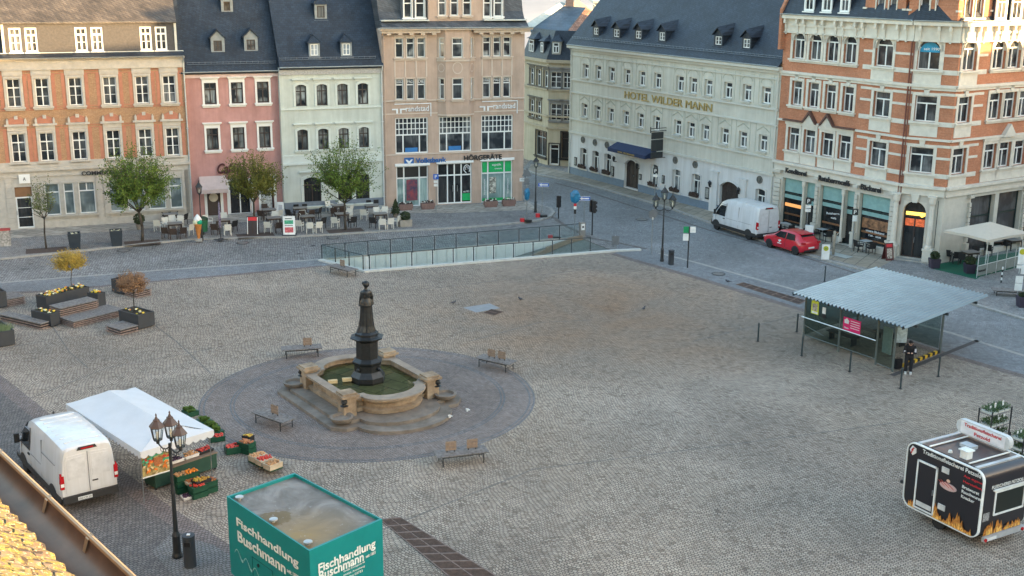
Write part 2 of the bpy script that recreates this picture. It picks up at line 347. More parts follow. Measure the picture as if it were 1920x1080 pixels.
# sunken ramp of the underpass: the hole is cut through every sheet
RP = W([(604, 488), (683, 509), (1150, 470.5), (1088, 446)])
hole = RP
poly('ground', [(-900, -300), (1200, -300), (1200, 1500), (-900, 1500)], 0, sq, [hole])
def band(a, b): return W(a)+W(b)[::-1]
K1 = [(-260, 515), (0, 487), (120, 475), (355, 450), (545, 445), (616, 441.5), (716, 435), (797, 431.5), (880, 427), (950, 421), (985, 418), (1010, 414), (1030, 408), (1038, 400), (1032, 392), (1014, 387), (996, 383), (985, 377), (978, 366), (975, 352), (980, 330), (978, 312)]
K2 = [(-260, 553), (0, 531), (218, 514), (300, 507.5), (598, 487.5)]
# road in front of the row, bending into the side street
HK = [(980, 318), (1013, 330), (1060, 338), (1093, 345), (1172, 367), (1252, 390), (1329, 418), (1440, 456), (1557, 492), (1600, 503), (1680, 524), (1760, 548), (1822, 571), (1920, 600), (2150, 668)]
LK = [(1159, 470.5), (1185, 468), (1210, 468), (1236, 475), (1300, 491), (1481, 541), (1640, 585), (1784, 625), (1920, 667), (2150, 735)]
far_side = [(920, 262), (940, 285)]
rd = W(K1)+W(HK)+W(LK)[::-1]+[RP[2], RP[3], RP[0]]+W(K2)[::-1]
poly('road', rd, .004, roadm)
st = W([(1062, 425), (1040, 404), (1030, 391), (1004, 384), (984, 377), (976, 366), (978, 330)])+W(HK)+W(LK)[::-1]+W([(1150, 460), (1110, 438)])
poly('side_street', st, .008, strm)
E2 = [(-260, 575), (0, 549.5), (74, 547), (200, 536), (290, 528), (440, 515), (604, 499)]
poly('paved_strip', W(K2)+[RP[0]]+W([(628, 496.5)])+W(E2)[::-1], .004, stripm)
def strip(name, pts, w, z, mat, off=0., h=None, base=0.):
    """a kerb or border laid along a line of ground points"""
    P = [Vector(p) for p in pts]; L, R = [], []
    for i, p in enumerate(P):
        d = (P[min(i+1, len(P)-1)]-P[max(i-1, 0)]).normalized(); n = Vector((-d.y, d.x)); L.append(p+n*(off+w/2)); R.append(p+n*(off-w/2))
    mb = MB(); n = len(P)
    if h is None:
        for i in range(n-1): mb.quad((*R[i], z), (*R[i+1], z), (*L[i+1], z), (*L[i], z))
    else:
        for i in range(n-1): mb.add([(*R[i], base), (*R[i+1], base), (*L[i+1], base), (*L[i], base), (*R[i], h), (*R[i+1], h), (*L[i+1], h), (*L[i], h)], [(4, 5, 6, 7), (0, 1, 5, 4), (2, 3, 7, 6)]+([(0, 4, 7, 3)] if i == 0 else [])+([(1, 2, 6, 5)] if i == n-2 else []))
    return struct(mb.build(name, mat))
strip('border_strip', W(E2), .35, .008, redm, 0)
strip('kerb', W(K2), .28, .012, granite, .1)
strip('kerb', W(LK[3:]), .3, .012, granite, 0)
E3 = [(1150, 476), (1192, 489), (1300, 519), (1480, 574), (1640, 622), (1784, 667), (1920, 706), (2150, 775)]
poly('paved_strip', W(LK)+W(E3)[::-1], .005, stripm)
strip('border_strip', W(E3), .5, .009, redm, 0)
strip('gutter_line', W([(1025, 400), (1062, 425), (1110, 447), (1160, 456), (1212, 467)]), .35, .016, darkm)
strip('gutter_line', W([(1040, 343), (1100, 359), (1180, 385), (1252, 407), (1330, 432), (1460, 468), (1538, 492), (1600, 511), (1680, 530)]), .22, .016, darkm)
# pavements (raised)
def raised(name, pts, h, mat):
    loops = [[Vector((p[0], p[1], 0)) for p in pts]]; tris = tessellate_polygon(loops); n = len(pts)
    vs = [(p[0], p[1], h) for p in pts]+[(p[0], p[1], 0) for p in pts]
    return struct(MB().add(vs, [tuple(t) for t in tris]+[(i, (i+1) % n, n+(i+1) % n, n+i) for i in range(n)]).build(name, mat))
PH = .1
k1w = W(K1); wallA = W([(-260, 480), (17, 434), (345, 413), (537, 401), (723, 391), (979, 386), (981, 360), (983, 312)])
wallA = [(p[0]-.6, p[1]+2.5) for p in wallA[:6]]+[(p[0]-1, p[1]) for p in wallA[6:]]
raised('pavement', k1w+wallA[::-1], PH, walkm)
strip('kerb', k1w, .26, 0, granite, .0, PH+.012)
# flagstone strip along the row
fl = W([(-200, 466), (17, 447), (120, 440), (345, 424), (540, 410), (723, 400), (860, 399), (1010, 393)], PH)
poly('footpath', fl+[(p[0]-.8, p[1]+3.2) for p in fl][::-1], PH+.004, flagm)
hk = W(HK)
hw = W([(982, 296), (1026, 311.6), (1067, 324), (1340, 396), (1452, 428), (1675, 485), (1757, 496), (1960, 452), (2300, 400)])
hw = [(p[0]+1.2, p[1]+1.5) for p in hw]
pvt = hk+W([(2300, 690), (2300, 420)])+hw[::-1]
raised('pavement', hk+[tuple(G(2400, 640))[:2], tuple(G(2400, 420))[:2]]+hw[::-1], PH, walkm)
strip('kerb', hk, .28, 0, granite, .0, PH+.012)
fh = W([(990, 321), (1060, 335), (1093, 342), (1172, 364), (1252, 387), (1329, 415), (1440, 452), (1557, 486), (1640, 506)], PH)
fh2 = W([(990, 308), (1067, 326), (1340, 397), (1452, 428), (1675, 486)], PH)
poly('footpath', fh+[(p[0]+.3, p[1]+.3) for p in fh2][::-1], PH+.004, flagh)
# lane at the lower left with its reddish border
LN = [(-300, 470), (0, 702), (104, 784), (315, 947), (430, 1021), (520, 1082), (760, 1240)]
ln = W(LN); poly('lane', ln+[tuple(G(760, 1700))[:2], (-60, 10), tuple(G(-900, 1100))[:2]], .004, darkm)
strip('border_strip', ln, .75, .008, redm, -.38)
strip('border_strip', [tuple(Vector(a)) for a in W([(-40, 1000), (60, 1010), (200, 1100), (300, 1160)])], .5, .008, redm, 0)
poly('paved_patch', W([(285, 1035), (322, 1000), (400, 1022), (470, 1068), (420, 1110), (330, 1085)]), .013, paving('patch_setts', [(.16, .15, .145), (.22, .21, .2)], (.06, .055, .05), .14, .12, radians(-48)))
# ring round the fountain
FC = Vector((-6.45, 51.35)); FR = 7.52
def ringpoly(r, n=72): return [(FC.x+r*cos(2*pi*i/n), FC.y+r*sin(2*pi*i/n)*.985) for i in range(n)]
poly('fountain_ring', ringpoly(FR), .004, ringm)
for r in (7.5, 7.3, 6.15, 6.0):
    strip('ring_border', ringpoly(r)+ringpoly(r)[:1], .08, .008, ringd)
# joints and drain lines across the square
for l in ([(90, 600), (130, 660), (165, 690)], [(290, 610), (330, 640), (395, 700)], [(0, 655), (100, 636), (190, 628)], [(1300, 640), (1500, 590)], [(880, 640), (1010, 605), (1110, 600)], [(700, 1000), (1000, 880), (1400, 830), (1700, 790)], [(0, 770), (200, 690), (420, 650)], [(560, 560), (820, 540), (1140, 500)]):
    strip('drain_line', W(l), .06, .006, M('joint', (.13, .12, .11), .9))
struct(poly('access_cover', W([(868, 577), (918, 569), (938, 578), (893, 586)]), .006, M('cover_plate', (.22, .23, .24), .6, .12)))
# ramp
def inr(a, b, t): return tuple(Vector(a)*(1-t)+Vector(b)*t)
D0, D1 = -3.2, -.02
mb = MB()
whitep = M('white_panel', (.62, .66, .66), .4, .05)
p0, p1, p2, p3 = RP
def zr(t): return D0+(D1-D0)*min(1, max(0, (t-.12)/.86))
n = 12
fm, wallm, nearm = MB(), MB(), MB()
for i in range(n):
    a, b = i/n, (i+1)/n
    A0, A1 = inr(p0, p3, a), inr(p0, p3, b); B0, B1 = inr(p1, p2, a), inr(p1, p2, b)
    fm.quad((*B0, zr(a)), (*B1, zr(b)), (*A1, zr(b)), (*A0, zr(a)))
    wallm.quad((*A0, zr(a)-.1), (*A1, zr(b)-.1), (*A1, 0), (*A0, 0)); nearm.quad((*B1, zr(b)-.1), (*B0, zr(a)-.1), (*B0, 0), (*B1, 0))
nearm.quad((*p0, D0), (*p1, D0), (*p1, 0), (*p0, 0)); 
struct(fm.build('ramp_floor', paving('ramp_setts', [(.12, .14, .13), (.2, .22, .2)], (.06, .065, .06), .2, .15, radians(20))))
struct(wallm.build('retaining_wall', [whitep])); struct(nearm.build('retaining_wall', [granite]))
for i in range(1, 26):
    t = i/26; A0 = Vector(inr(p0, p3, t)); 
    if zr(t) < -.25: 
        q = MB().tube((A0.x+.01, A0.y-.02, zr(t)), (A0.x+.01, A0.y-.02, 0), .012, n=4)
        struct(q.build('wall_joint', M('joint_grey', (.3, .32, .32))))
# brown ramp kerb diagonal
kk = [inr(inr(p0, p3, t), inr(p1, p2, t), s) for t, s in ((.38, .98), (.55, .72), (.7, .45), (.82, .25), (.93, .12), (1.0, .07))]
kb = MB()
for a, b, ta, tb in zip(kk, kk[1:], (.38, .55, .7, .82, .93), (.55, .7, .82, .93, 1.)):
    za, zb = zr(ta)+.42, zr(tb)+.3; kb.add([(a[0], a[1]-.2, zr(ta)), (b[0], b[1]-.2, zr(tb)), (b[0], b[1]+.12, zr(tb)), (a[0], a[1]+.12, zr(ta)), (a[0], a[1]-.2, za), (b[0], b[1]-.2, zb), (b[0], b[1]+.12, zb), (a[0], a[1]+.12, za)], [(4, 5, 6, 7), (0, 1, 5, 4), (2, 3, 7, 6), (0, 4, 7, 3), (1, 2, 6, 5)])
struct(kb.build('ramp_kerb', M('brown_stone', (.2, .16, .12), .85)))
strip('ramp_coping', [p0, p1, p2, inr(p2, tuple(G(1212, 468))[:2], .8)], .34, .02, M('pale_coping', (.5, .5, .47), .8), -.17, .12)
strip('ramp_coping', [p0, p3], .3, .02, granite, .15, .1)
# grilles in the paving
def grille(name, q, nseg, label):
    A, B, Cc, D = [Vector(G(*p)) for p in q]                  # along A->B, across A->D
    t = thing(name, label, 'floor grille', (A.x, A.y, 0)); mb = MB(); mf = MB(); o = Vector((A.x, A.y, 0))
    rust = M('rusty_iron', (.17, .12, .1), .75, .25, 6.); base = M('pit_shade', (.012, .01, .01), .9)
    for pt in (0,): mf.quad(*[(v.x-o.x, v.y-o.y, .008) for v in (A, B, Cc, D)])  # flat black sheet: the shade under the bars put into its colour
    def P(s, r): v = (A*(1-s)+B*s)*(1-r)+(D*(1-s)+Cc*s)*r; return (v.x-o.x, v.y-o.y)
    nb = nseg*9
    for i in range(nb+1):
        s = i/nb; w = .0011 if i % 9 else .007; mb.prism([P(s-w, 0.02), P(s+w, .02), P(s+w, .98), P(s-w, .98)], .01, .024 if i % 9 else .028)
    for r0, r1 in ((0, .04), (.96, 1), (.48, .52)): mb.prism([P(0, r0), P(1, r0), P(1, r1), P(0, r1)], .01, .027)
    mf.build('pit_shade', base, t); mb.build('grating', rust, t)
grille('floor_grille', [(712, 975), (860, 1098), (960, 1098), (752, 971)], 9, 'long rust-brown floor grille beside the teal sales trailer')
grille('floor_grille', [(1380, 534), (1498, 571), (1512, 564), (1394, 530)], 7, 'rust-brown floor grille running up to the glass waiting shelter')
grille('floor_grille', [(906, 587), (926, 592), (944, 585), (922, 580)], 1, 'small square rusty grille next to the pale cover plate in the square')
def manhole(px, py, r, label, z=.006):
    g = G(px, py); t = thing('manhole_cover', label, 'manhole cover', (g.x, g.y, z), 0, 'round manhole covers in the road')
    MB().lathe([(r, 0), (r, .012), (r*.8, .014), (r*.8, .006)], 20).build('rim', M('iron', (.05, .05, .05), .6), t)
    m = MB().lathe([(r*.76, 0), (r*.76, .013)], 20)
    for i in range(5): m.box(-r*.6, r*.6, -r*.5+i*r*.25-.01, -r*.5+i*r*.25+.01, .013, .018)
    m.build('lid', M('iron_grey', (.16, .155, .15), .6), t)
for a in ((232, 470.5, .45, 'round manhole cover in the road below the dark square planters'), (455, 456, .45, 'round manhole cover in the road in front of the red menu stand'),
          (624, 446.5, .45, 'round manhole cover in the road behind the corner of the ramp railing'), (1203, 412, .5, 'round manhole cover in the side street before the hotel'),
          (1347, 514, .45, 'round manhole cover in the paved strip near the floor grille')): manhole(*a, z=.02)
# distant hillside town
hm = MB(); 
for i in range(24):
    for j in range(5): pass
hill = MB(); nx, ny = 40, 8
def hf(x, t): return -1+t*70*(.75+.3*sin(x*.006+1)+.12*sin(x*.021))
vs = [(-700+i*45, 250+t*700/(ny-1), hf(-700+i*45, t/(ny-1))) for t in range(ny) for i in range(nx)]
hill.add(vs, [(j*nx+i, j*nx+i+1, (j+1)*nx+i+1, (j+1)*nx+i) for j in range(ny-1) for i in range(nx-1)])
struct(hill.build('far_hill', M('haze_tinted_hill', (.36, .35, .36), .95, .15, .02, col2=(.5, .46, .43)), smooth=True))  # pale tones put the distance haze into the hill's colour
# ================================================================== BUILDINGS
class Face:
    def __init__(s, root, org, az):
        s.root = root; s.org = Vector((org[0], org[1])); s.az = az; s.c, s.sn = cos(az), sin(az); s.holes = []
        s.loc = Vector((s.org.x-root.location.x, s.org.y-root.location.y, 0))
    def P(s, px, py, y=0.):                         # sight line -> (u, z) on the plane y
        v = ray(px, py); n = Vector((-s.sn, s.c)); o = s.org+n*y
        t = (o.x*n.x+o.y*n.y)/(v.x*n.x+v.y*n.y); w = Vector((v.x*t, v.y*t))-s.org
        return (w.x*s.c+w.y*s.sn, v.z*t+CH)
    def R(s, r, y=0.):
        a = s.P(r[0], r[1], y); b = s.P(r[2], r[3], y); return [a[0], b[0], b[1], a[1]]
    def roofpt(s, px, py, ze, pitch, y0):
        v = ray(px, py); o = (-(s.org.x*s.c+s.org.y*s.sn), -(-s.org.x*s.sn+s.org.y*s.c)); d = (v.x*s.c+v.y*s.sn, -v.x*s.sn+v.y*s.c); k = tan(pitch)
        # CH + t vz = ze + (o1 + t d1 - y0) k
        t = (ze-CH+(o[1]-y0)*k)/(v.z-d[1]*k); return (o[0]+t*d[0], o[1]+t*d[1], CH+t*v.z)
    def part(s, mb, name, mat, parent=None, smooth=False, label=None):
        if name in ('stone_band', 'stone_panel', 'string_course') and len(mb.f) > 6 and not any(len(f) > 4 for f in mb.f):   # each band a part of its own
            for k in range(0, len(mb.v), 8): q = MB().add(mb.v[k:k+8], [tuple(i-k for i in f) for f in mb.f if k <= f[0] < k+8]); o = s.part(q, name, mat, parent)
            return o
        if parent: return mb.build(name, mat, parent, smooth=smooth, label=label)
        o = mb.build(name, mat, s.root, smooth=smooth, label=label); o.location = s.loc; o.rotation_euler.z = s.az; return o
    def W(s, u, y, z): return Vector((s.org.x+u*s.c-y*s.sn, s.org.y+u*s.sn+y*s.c, z))
    def wall(s, u0, u1, z0, z1, mat, depth=.32, name='wall', y=0., back=None, holes=None):
        hs = [h for h in (s.holes if holes is None else holes) if h[0] > u0-.01 and h[1] < u1+.01 and h[2] > z0-.01 and h[3] < z1+.01]
        us = sorted({u0, u1, *[h[0] for h in hs], *[h[1] for h in hs]}); zs = sorted({z0, z1, *[h[2] for h in hs], *[h[3] for h in hs]})
        us = [us[0]]+[b for a, b in zip(us, us[1:]) if b-a > 1e-4]; zs = [zs[0]]+[b for a, b in zip(zs, zs[1:]) if b-a > 1e-4]
        idx = {}; vs = []; fs = []
        def vi(i, j):
            if (i, j) not in idx: idx[(i, j)] = len(vs); vs.append((us[i], y, zs[j]))
            return idx[(i, j)]
        for i in range(len(us)-1):
            for j in range(len(zs)-1):
                cu, cz = (us[i]+us[i+1])/2, (zs[j]+zs[j+1])/2
                if any(h[0] < cu < h[1] and h[2] < cz < h[3] for h in hs): continue
                fs.append((vi(i, j), vi(i+1, j), vi(i+1, j+1), vi(i, j+1)))
        mb = MB().add(vs, fs)
        for h in hs:
            a, b, c, d = h[:4]
            for p, q in (((a, c), (a, d)), ((a, d), (b, d)), ((b, d), (b, c)), ((b, c), (a, c))):
                mb.quad((p[0], y, p[1]), (q[0], y, q[1]), (q[0], y+depth, q[1]), (p[0], y+depth, p[1]))
        if back:                                    # side and rear walls
            mb.quad((u0, y, z0), (u0, y, z1), (u0, y+back, z1), (u0, y+back, z0)); mb.quad((u1, y, z0), (u1, y+back, z0), (u1, y+back, z1), (u1, y, z1))
            mb.quad((u0, y+back, z0), (u0, y+back, z1), (u1, y+back, z1), (u1, y+back, z0))
        return s.part(mb, name, mat)
def grid_frame(u0, u1, z0, z1, y, nx, tr, nb, nt, bw=.075, mw=.085, br=.035, d=.06):
    mb = MB(); mb.box(u0, u0+bw, y, y+d, z0, z1); mb.box(u1-bw, u1, y, y+d, z0, z1); mb.box(u0+bw, u1-bw, y, y+d, z0, z0+bw); mb.box(u0+bw, u1-bw, y, y+d, z1-bw, z1)
    a, b, c, e = u0+bw, u1-bw, z0+bw, z1-bw; zt = z0+(z1-z0)*tr if tr else e
    if tr: mb.box(a, b, y-.012, y+d+.004, zt-mw/2, zt+mw/2)
    for i in range(1, nx): x = a+(b-a)*i/nx; mb.box(x-mw/2, x+mw/2, y-.006, y+d-.003, c, zt-(mw/2 if tr else 0))
    for i in range(1, nt): x = a+(b-a)*i/nt; mb.box(x-br, x+br, y-.003, y+d-.005, zt+mw/2, e)
    for j in range(1, nb): z = c+(zt-c)*j/nb; mb.box(a, b, y+.004, y+d-.01, z-br/2, z+br/2)
    return mb
def window(F, r, nx=2, tr=.68, nb=1, nt=2, arch=0., fm=None, case=.14, cm=None, sill=.12, hood=None, rec=.16, pm=None, proud=.05, lintel=0., keystone=False, y=0., bw=.075, mw=.085, label=None, br=.035):
    u0, u1, z0, z1 = r; F.holes.append([u0, u1, z0, z1]); fm = fm or white; cm = cm or cream; top = None
    sb = MB(); yp = y-proud
    if case:
        sb.box(u0-case, u0, yp, y+.02, z0, z1); sb.box(u1, u1+case, yp, y+.02, z0, z1)
        if not arch: sb.box(u0-case, u1+case, yp-.01, y+.02, z1, z1+case+lintel)
    if arch:
        ra = arch if arch < .99 else (u1-u0)/2; n = 10; hw = (u1-u0)/2; cu = (u0+u1)/2
        R_ = (hw*hw+ra*ra)/(2*ra); zc = z1-R_; th = math.asin(min(1, hw/R_))
        pin = [(cu+R_*sin(-th+2*th*i/n), zc+R_*cos(-th+2*th*i/n)) for i in range(n+1)]
        for p, q in zip(pin, pin[1:]):               # spandrels between arch and lintel line
            sb.add([(p[0], y-.004, p[1]), (q[0], y-.004, q[1]), (q[0], y-.004, z1+.004), (p[0], y-.004, z1+.004), (p[0], y+rec, p[1]), (q[0], y+rec, q[1]), (q[0], y+rec, z1+.004), (p[0], y+rec, z1+.004)], [(0, 1, 2, 3), (0, 1, 5, 4)])
        if case:
            po = [(cu+(R_+case)*sin((-th+2*th*i/n)*(1 if ra > .3 else 1.08)), zc+(R_+case)*cos((-th+2*th*i/n))) for i in range(n+1)]
            for i in range(n):
                a, b, c, d = pin[i], pin[i+1], po[i+1], po[i]
                sb.add([(a[0], yp, a[1]), (b[0], yp, b[1]), (c[0], yp, c[1]), (d[0], yp, d[1]), (a[0], y, a[1]), (b[0], y, b[1]), (c[0], y, c[1]), (d[0], y, d[1])], [(0, 1, 2, 3), (0, 1, 5, 4), (2, 3, 7, 6)])
        if keystone: k = .13; sb.ex([(cu-k, z1-.02), (cu+k, z1-.02), (cu+k*1.7, z1+case+.3), (cu-k*1.7, z1+case+.3)], 'y', yp-.08, y)
    elif keystone:
        cu = (u0+u1)/2; sb.ex([(cu-.12, z1+.02), (cu+.12, z1+.02), (cu+.2, z1+case+.25), (cu-.2, z1+case+.25)], 'y', yp-.05, y)
    if sill: sb.box(u0-case-.08, u1+case+.08, y-.14-proud, y+.05, z0-sill, z0)
    if sill: sb.box(u0-case-.02, u1+case+.02, y-.05-proud, y+.02, z0-sill-.12, z0-sill)
    zt = z1+case+lintel
    if hood == 'flat':
        sb.box(u0-case-.05, u1+case+.05, y-.1, y, zt+.12, zt+.2); sb.box(u0-case-.12, u1+case+.12, y-.22, y, zt+.2, zt+.29)
        sb.box(u0-case, u1+case, y-.03, y, zt, zt+.12)
    if hood == 'tri':
        cu = (u0+u1)/2; w = (u1-u0)/2+case+.16; sb.box(cu-w, cu+w, y-.2, y, zt+.1, zt+.18)
        sb.ex([(cu-w, zt+.18), (cu+w, zt+.18), (cu, zt+.18+w*.62)], 'y', y-.2, y)
    if hood == 'panel':
        sb.box(u0-case-.04, u1+case+.04, y-.06, y, zt+.02, zt+.5); sb.box(u0-case+.06, u1+case-.06, y-.085, y-.055, zt+.1, zt+.42); sb.box(u0-case-.1, u1+case+.1, y-.13, y, zt+.5, zt+.58)
    if hood == 'seg':
        cu = (u0+u1)/2; w = (u1-u0)/2+case; sb.box(cu-w, cu+w, y-.05, y, zt+.02, zt+.36); sb.box(cu-w-.16, cu+w+.16, y-.2, y, zt+.36, zt+.5)
        for q in (-w-.02, w-.12): sb.box(cu+q, cu+q+.16, y-.16, y, zt+.5, zt+.78); sb.ex([(cu+q, zt+.78), (cu+q+.16, zt+.78), (cu+q+.08, zt+.95)], 'y', y-.16, y)
        sb.box(cu-.12, cu+.12, y-.14, y, zt+.86, zt+1.1)
    if hood == 'brow':
        cu = (u0+u1)/2; w = (u1-u0)/2+case+.08; sb.box(cu-w*.5, cu+w*.5, y-.08, y, z1+case, z1+case+.25); sb.ex([(cu-w, z1+case+.25), (cu+w, z1+case+.25), (cu+w, z1+case+.32), (cu, z1+case+.52), (cu-w, z1+case+.32)], 'y', y-.2, y)
    par = None
    if sb.v: par = F.part(sb, 'window', cm, label=label)
    fr = grid_frame(u0, u1, z0, z1, y+rec, nx, tr, nb, nt, bw, mw, br)
    fo = F.part(fr, 'frame' if par else 'window', fm, par)
    pb = MB().quad((u0, y+rec+.045, z0), (u1, y+rec+.045, z0), (u1, y+rec+.045, z1), (u0, y+rec+.045, z1))
    F.part(pb, 'pane', pm or pane, par or fo)
    return par or fo
def row(F, rects, same=True, **kw):
    rs = [F.R(r) for r in rects]
    if same:
        n = len(rs); w = sum(r[1]-r[0] for r in rs)/n; a = sum(r[2] for r in rs)/n; b = sum(r[3] for r in rs)/n
        rs = [[(r[0]+r[1])/2-w/2, (r[0]+r[1])/2+w/2, a, b] for r in rs]
    return [window(F, r, **kw) for r in rs], rs
def sc(rects, s, ox=0, oy=0): return [(a/s+ox, b/s+oy, c/s+ox, d/s+oy) for a, b, c, d in rects]
def gable_roof(F, u0, u1, ze, pitch, run, mat, over=.35, y0=-.35, name='roof', th=.14, backdrop=True, side=.12, hip=None):
    k = tan(pitch); zr_ = ze+(run-y0)*k
    prof = [(y0, ze), (run, zr_), (2*run-y0, ze), (2*run-y0-.05, ze-th), (run, zr_-th*1.3), (y0+.05, ze-th)]
    o = F.part(MB().ex(prof, 'x', u0-side, u1+side), name, mat)
    return o, zr_
def gutter(F, u0, u1, z, y=-.45, r=.08, mat=None, name='gutter'):
    mb = MB(); n = 6
    pts = [(y+r*cos(pi+pi*i/n), z+r*sin(pi+pi*i/n)) for i in range(n+1)]+[(y+(r-.012)*cos(2*pi-pi*i/n), z+(r-.012)*sin(2*pi-pi*i/n)) for i in range(n+1)]
    mb.ex(pts, 'x', u0, u1); return F.part(mb, name, mat or zinc)
def downpipe(F, u, z0, z1, y=-.12, mat=None, r=.055):
    mb = MB().tube((u, y, z0), (u, y, z1-.5), r, n=8).tube((u, y, z1-.5), (u, y-.28, z1-.05), r, n=8)
    for k in range(int(z0)+1, int(z1), 2): mb.box(u-.075, u+.075, y-.06, y+.1, k, k+.04)
    return F.part(mb, 'downpipe', mat or zinc)
def snowguard(F, u0, u1, ze, pitch, y0, d=.6):
    mb = MB(); y = y0+d*cos(pitch); z = ze+d*sin(pitch)
    for h in (.1, .24): mb.tube((u0, y-.04, z+h), (u1, y-.04, z+h), .016, n=5)
    n = max(2, int((u1-u0)/.42))
    for i in range(n+1): u = u0+(u1-u0)*i/n; mb.tube((u, y+.1, z+.02), (u, y-.05, z+.28), .014, n=4)
    return F.part(mb, 'snow_guard', M('galvanised', (.2, .22, .24), .5, .1, 4, .5))
def dormer(F, rect, ze, pitch, y0, gab=.55, m=.14, wm=None, rm=None, fm=None, nx=2, tr=None, nb=2, nt=1, pm=None, hipped=False, sill=True, over=.12, flat=False, curve=False):
    """roof dormer whose window is the pixel rectangle rect"""
    cx = (rect[0]+rect[2])/2; u, yb, zb = F.roofpt(cx, rect[3]+2, ze, pitch, y0)
    r = F.R(rect, yb); u0, u1, z0, z1 = r; wm = wm or M('dormer_lead', (.2, .23, .25), .6, .15, 3.); rm = rm or slate; k = tan(pitch)
    w0, w1 = u0-m, u1+m; zt = z1+m; cu = (u0+u1)/2; zr_ = zt+gab; dl = (zt-(ze+(yb-y0)*k))/k+.1; dr = (zr_-(ze+(yb-y0)*k))/k
    zf = z0-m*1.2
    mb = MB(); mb.box(w0, u0, yb, yb+.1, zf, zt); mb.box(u1, w1, yb, yb+.1, zf, zt); mb.box(u0, u1, yb, yb+.1, z1, zt); mb.box(u0, u1, yb, yb+.1, zf, z0)
    if sill: mb.box(w0-.08, w1+.08, yb-.1, yb+.08, zf-.06, zf+.02)
    if not hipped and not flat: mb.ex([(w0, zt), (w1, zt), (cu, zr_)], 'y', yb, yb+.1)
    o = F.part(mb, 'dormer', wm)
    ck = MB()
    for a in (w0, w1): 
        s_ = .05 if a == w1 else -.05
        ck.ex([(yb+.1, zf-.1), (yb+.1, zt), (yb+dl, zt), (yb+.1+.05, zf-.1)], 'x', a, a-s_)
    F.part(ck, 'cheek', rm, o)
    rf = MB(); yf = yb-over
    if flat: rf.add([(w0-.1, yf, zt), (w1+.1, yf, zt), (w1+.1, yb+dl+.5, zt+.3), (w0-.1, yb+dl+.5, zt+.3), (w0-.1, yf, zt+.08), (w1+.1, yf, zt+.08), (w1+.1, yb+dl+.5, zt+.38), (w0-.1, yb+dl+.5, zt+.38)], [(4, 5, 6, 7), (0, 1, 5, 4), (1, 2, 6, 5), (3, 0, 4, 7), (3, 2, 1, 0)])
    else:
        hp = yf+(.7 if hipped else 0); e = .1
        v = [(w0-e, yf, zt-e*.6), (w1+e, yf, zt-e*.6), (cu, hp, zr_+.05), (w0-e, yb+dl, zt-e*.6), (w1+e, yb+dl, zt-e*.6), (cu, yb+dr+.1, zr_+.05)]
        if curve: v[2] = (cu, hp, zr_-.05); v[5] = (cu, yb+dr+.9, zr_+.35)
        rf.add(v, [(0, 2, 5, 3), (1, 4, 5, 2)]); rf.add([(x, y, z+.07) for x, y, z in v], [(0, 2, 5, 3), (1, 4, 5, 2)])
        rf.add([v[0], v[2], (v[2][0], v[2][1], v[2][2]+.07), (v[0][0], v[0][1], v[0][2]+.07)], [(0, 1, 2, 3)]); rf.add([v[1], v[2], (v[2][0], v[2][1], v[2][2]+.07), (v[1][0], v[1][1], v[1][2]+.07)], [(0, 1, 2, 3)])
        if hipped: rf.add([v[0], v[1], v[2]], [(0, 1, 2)])
    F.part(rf, 'dormer_roof', rm, o)
    F.part(grid_frame(u0, u1, z0, z1, yb+.03, nx, tr, nb, nt, .06, .06, .03, .05), 'frame', fm or white, o)
    F.part(MB().quad((u0, yb+.07, z0), (u1, yb+.07, z0), (u1, yb+.07, z1), (u0, yb+.07, z1)), 'pane', pm or pane, o)
    return o
def band(F, u0, u1, z0, z1, d, mat, name='string_course', y=0.): return F.part(MB().box(u0, u1, y-d, y+.02, z0, z1), name, mat)
AZ = radians(20.5)
plinthm = M('plinth_paint', (.16, .19, .23), .8, .1)
# ------------------------------------------------------------------ brick building (bank)
g0 = G(17, 434); bb = thing('brick_building', 'ochre and orange brick building with pale stone bank floor and long dormer on the roof', 'building', (g0.x, g0.y, 0))
F = Face(bb, g0, AZ); UB1 = F.P(356, 300)[0]; UB0 = F.P(3, 300)[0]-2.2
stone = M('pale_stone', (.45, .42, .375), .85, .12, 2.5); orange = brickwall('orange_brick', (.4, .225, .12), (.46, .275, .155), (.3, .2, .13)); redbrick = M('red_brick_pier', (.4, .17, .11), .85, .12, 3.)
top = sc([(50, 685, 185, 915), (290, 675, 425, 905), (570, 660, 705, 890), (860, 645, 995, 880), (1135, 630, 1265, 865), (1365, 620, 1490, 850)], 4.5)
mid = sc([(85, 110, 222, 335), (315, 95, 450, 318), (580, 75, 712, 303), (855, 58, 985, 280), (1115, 42, 1243, 262), (1335, 30, 1462, 250)], 4.32, 0, 230)
_, rt = row(F, top, nb=2, hood='panel', cm=stone, case=.17)
_, rm_ = row(F, mid, nb=2, hood='seg', cm=stone, case=.17)
ze = F.P(200, 107)[1]; zg = F.P(180, 306)[1]; zc = F.P(357, 300)[1]
gf = sc([(355, 500, 500, 760), (510, 490, 615, 740), (630, 475, 785, 735), (860, 480, 1010, 715), (1025, 465, 1180, 700), (1195, 455, 1350, 695), (1368, 440, 1485, 680)], 4.32, 0, 230)
shopc = panemat('bank_glass', (.1, .13, .14), (.4, .48, .5), .9)
grs = [F.R(r) for r in gf]; za = sum(r[2] for r in grs)/len(grs); zb = sum(r[3] for r in grs)/len(grs)
for r in grs: window(F, [r[0], r[1], za, zb], nx=1, tr=.72, nt=2 if r[1]-r[0] > 1.1 else 1, cm=stone, case=.06, sill=.1, pm=shopc, rec=.14)
dr = F.R((115/4.32, 525/4.32+230, 285/4.32, 855/4.32+230)); dr[2] = PH+.05
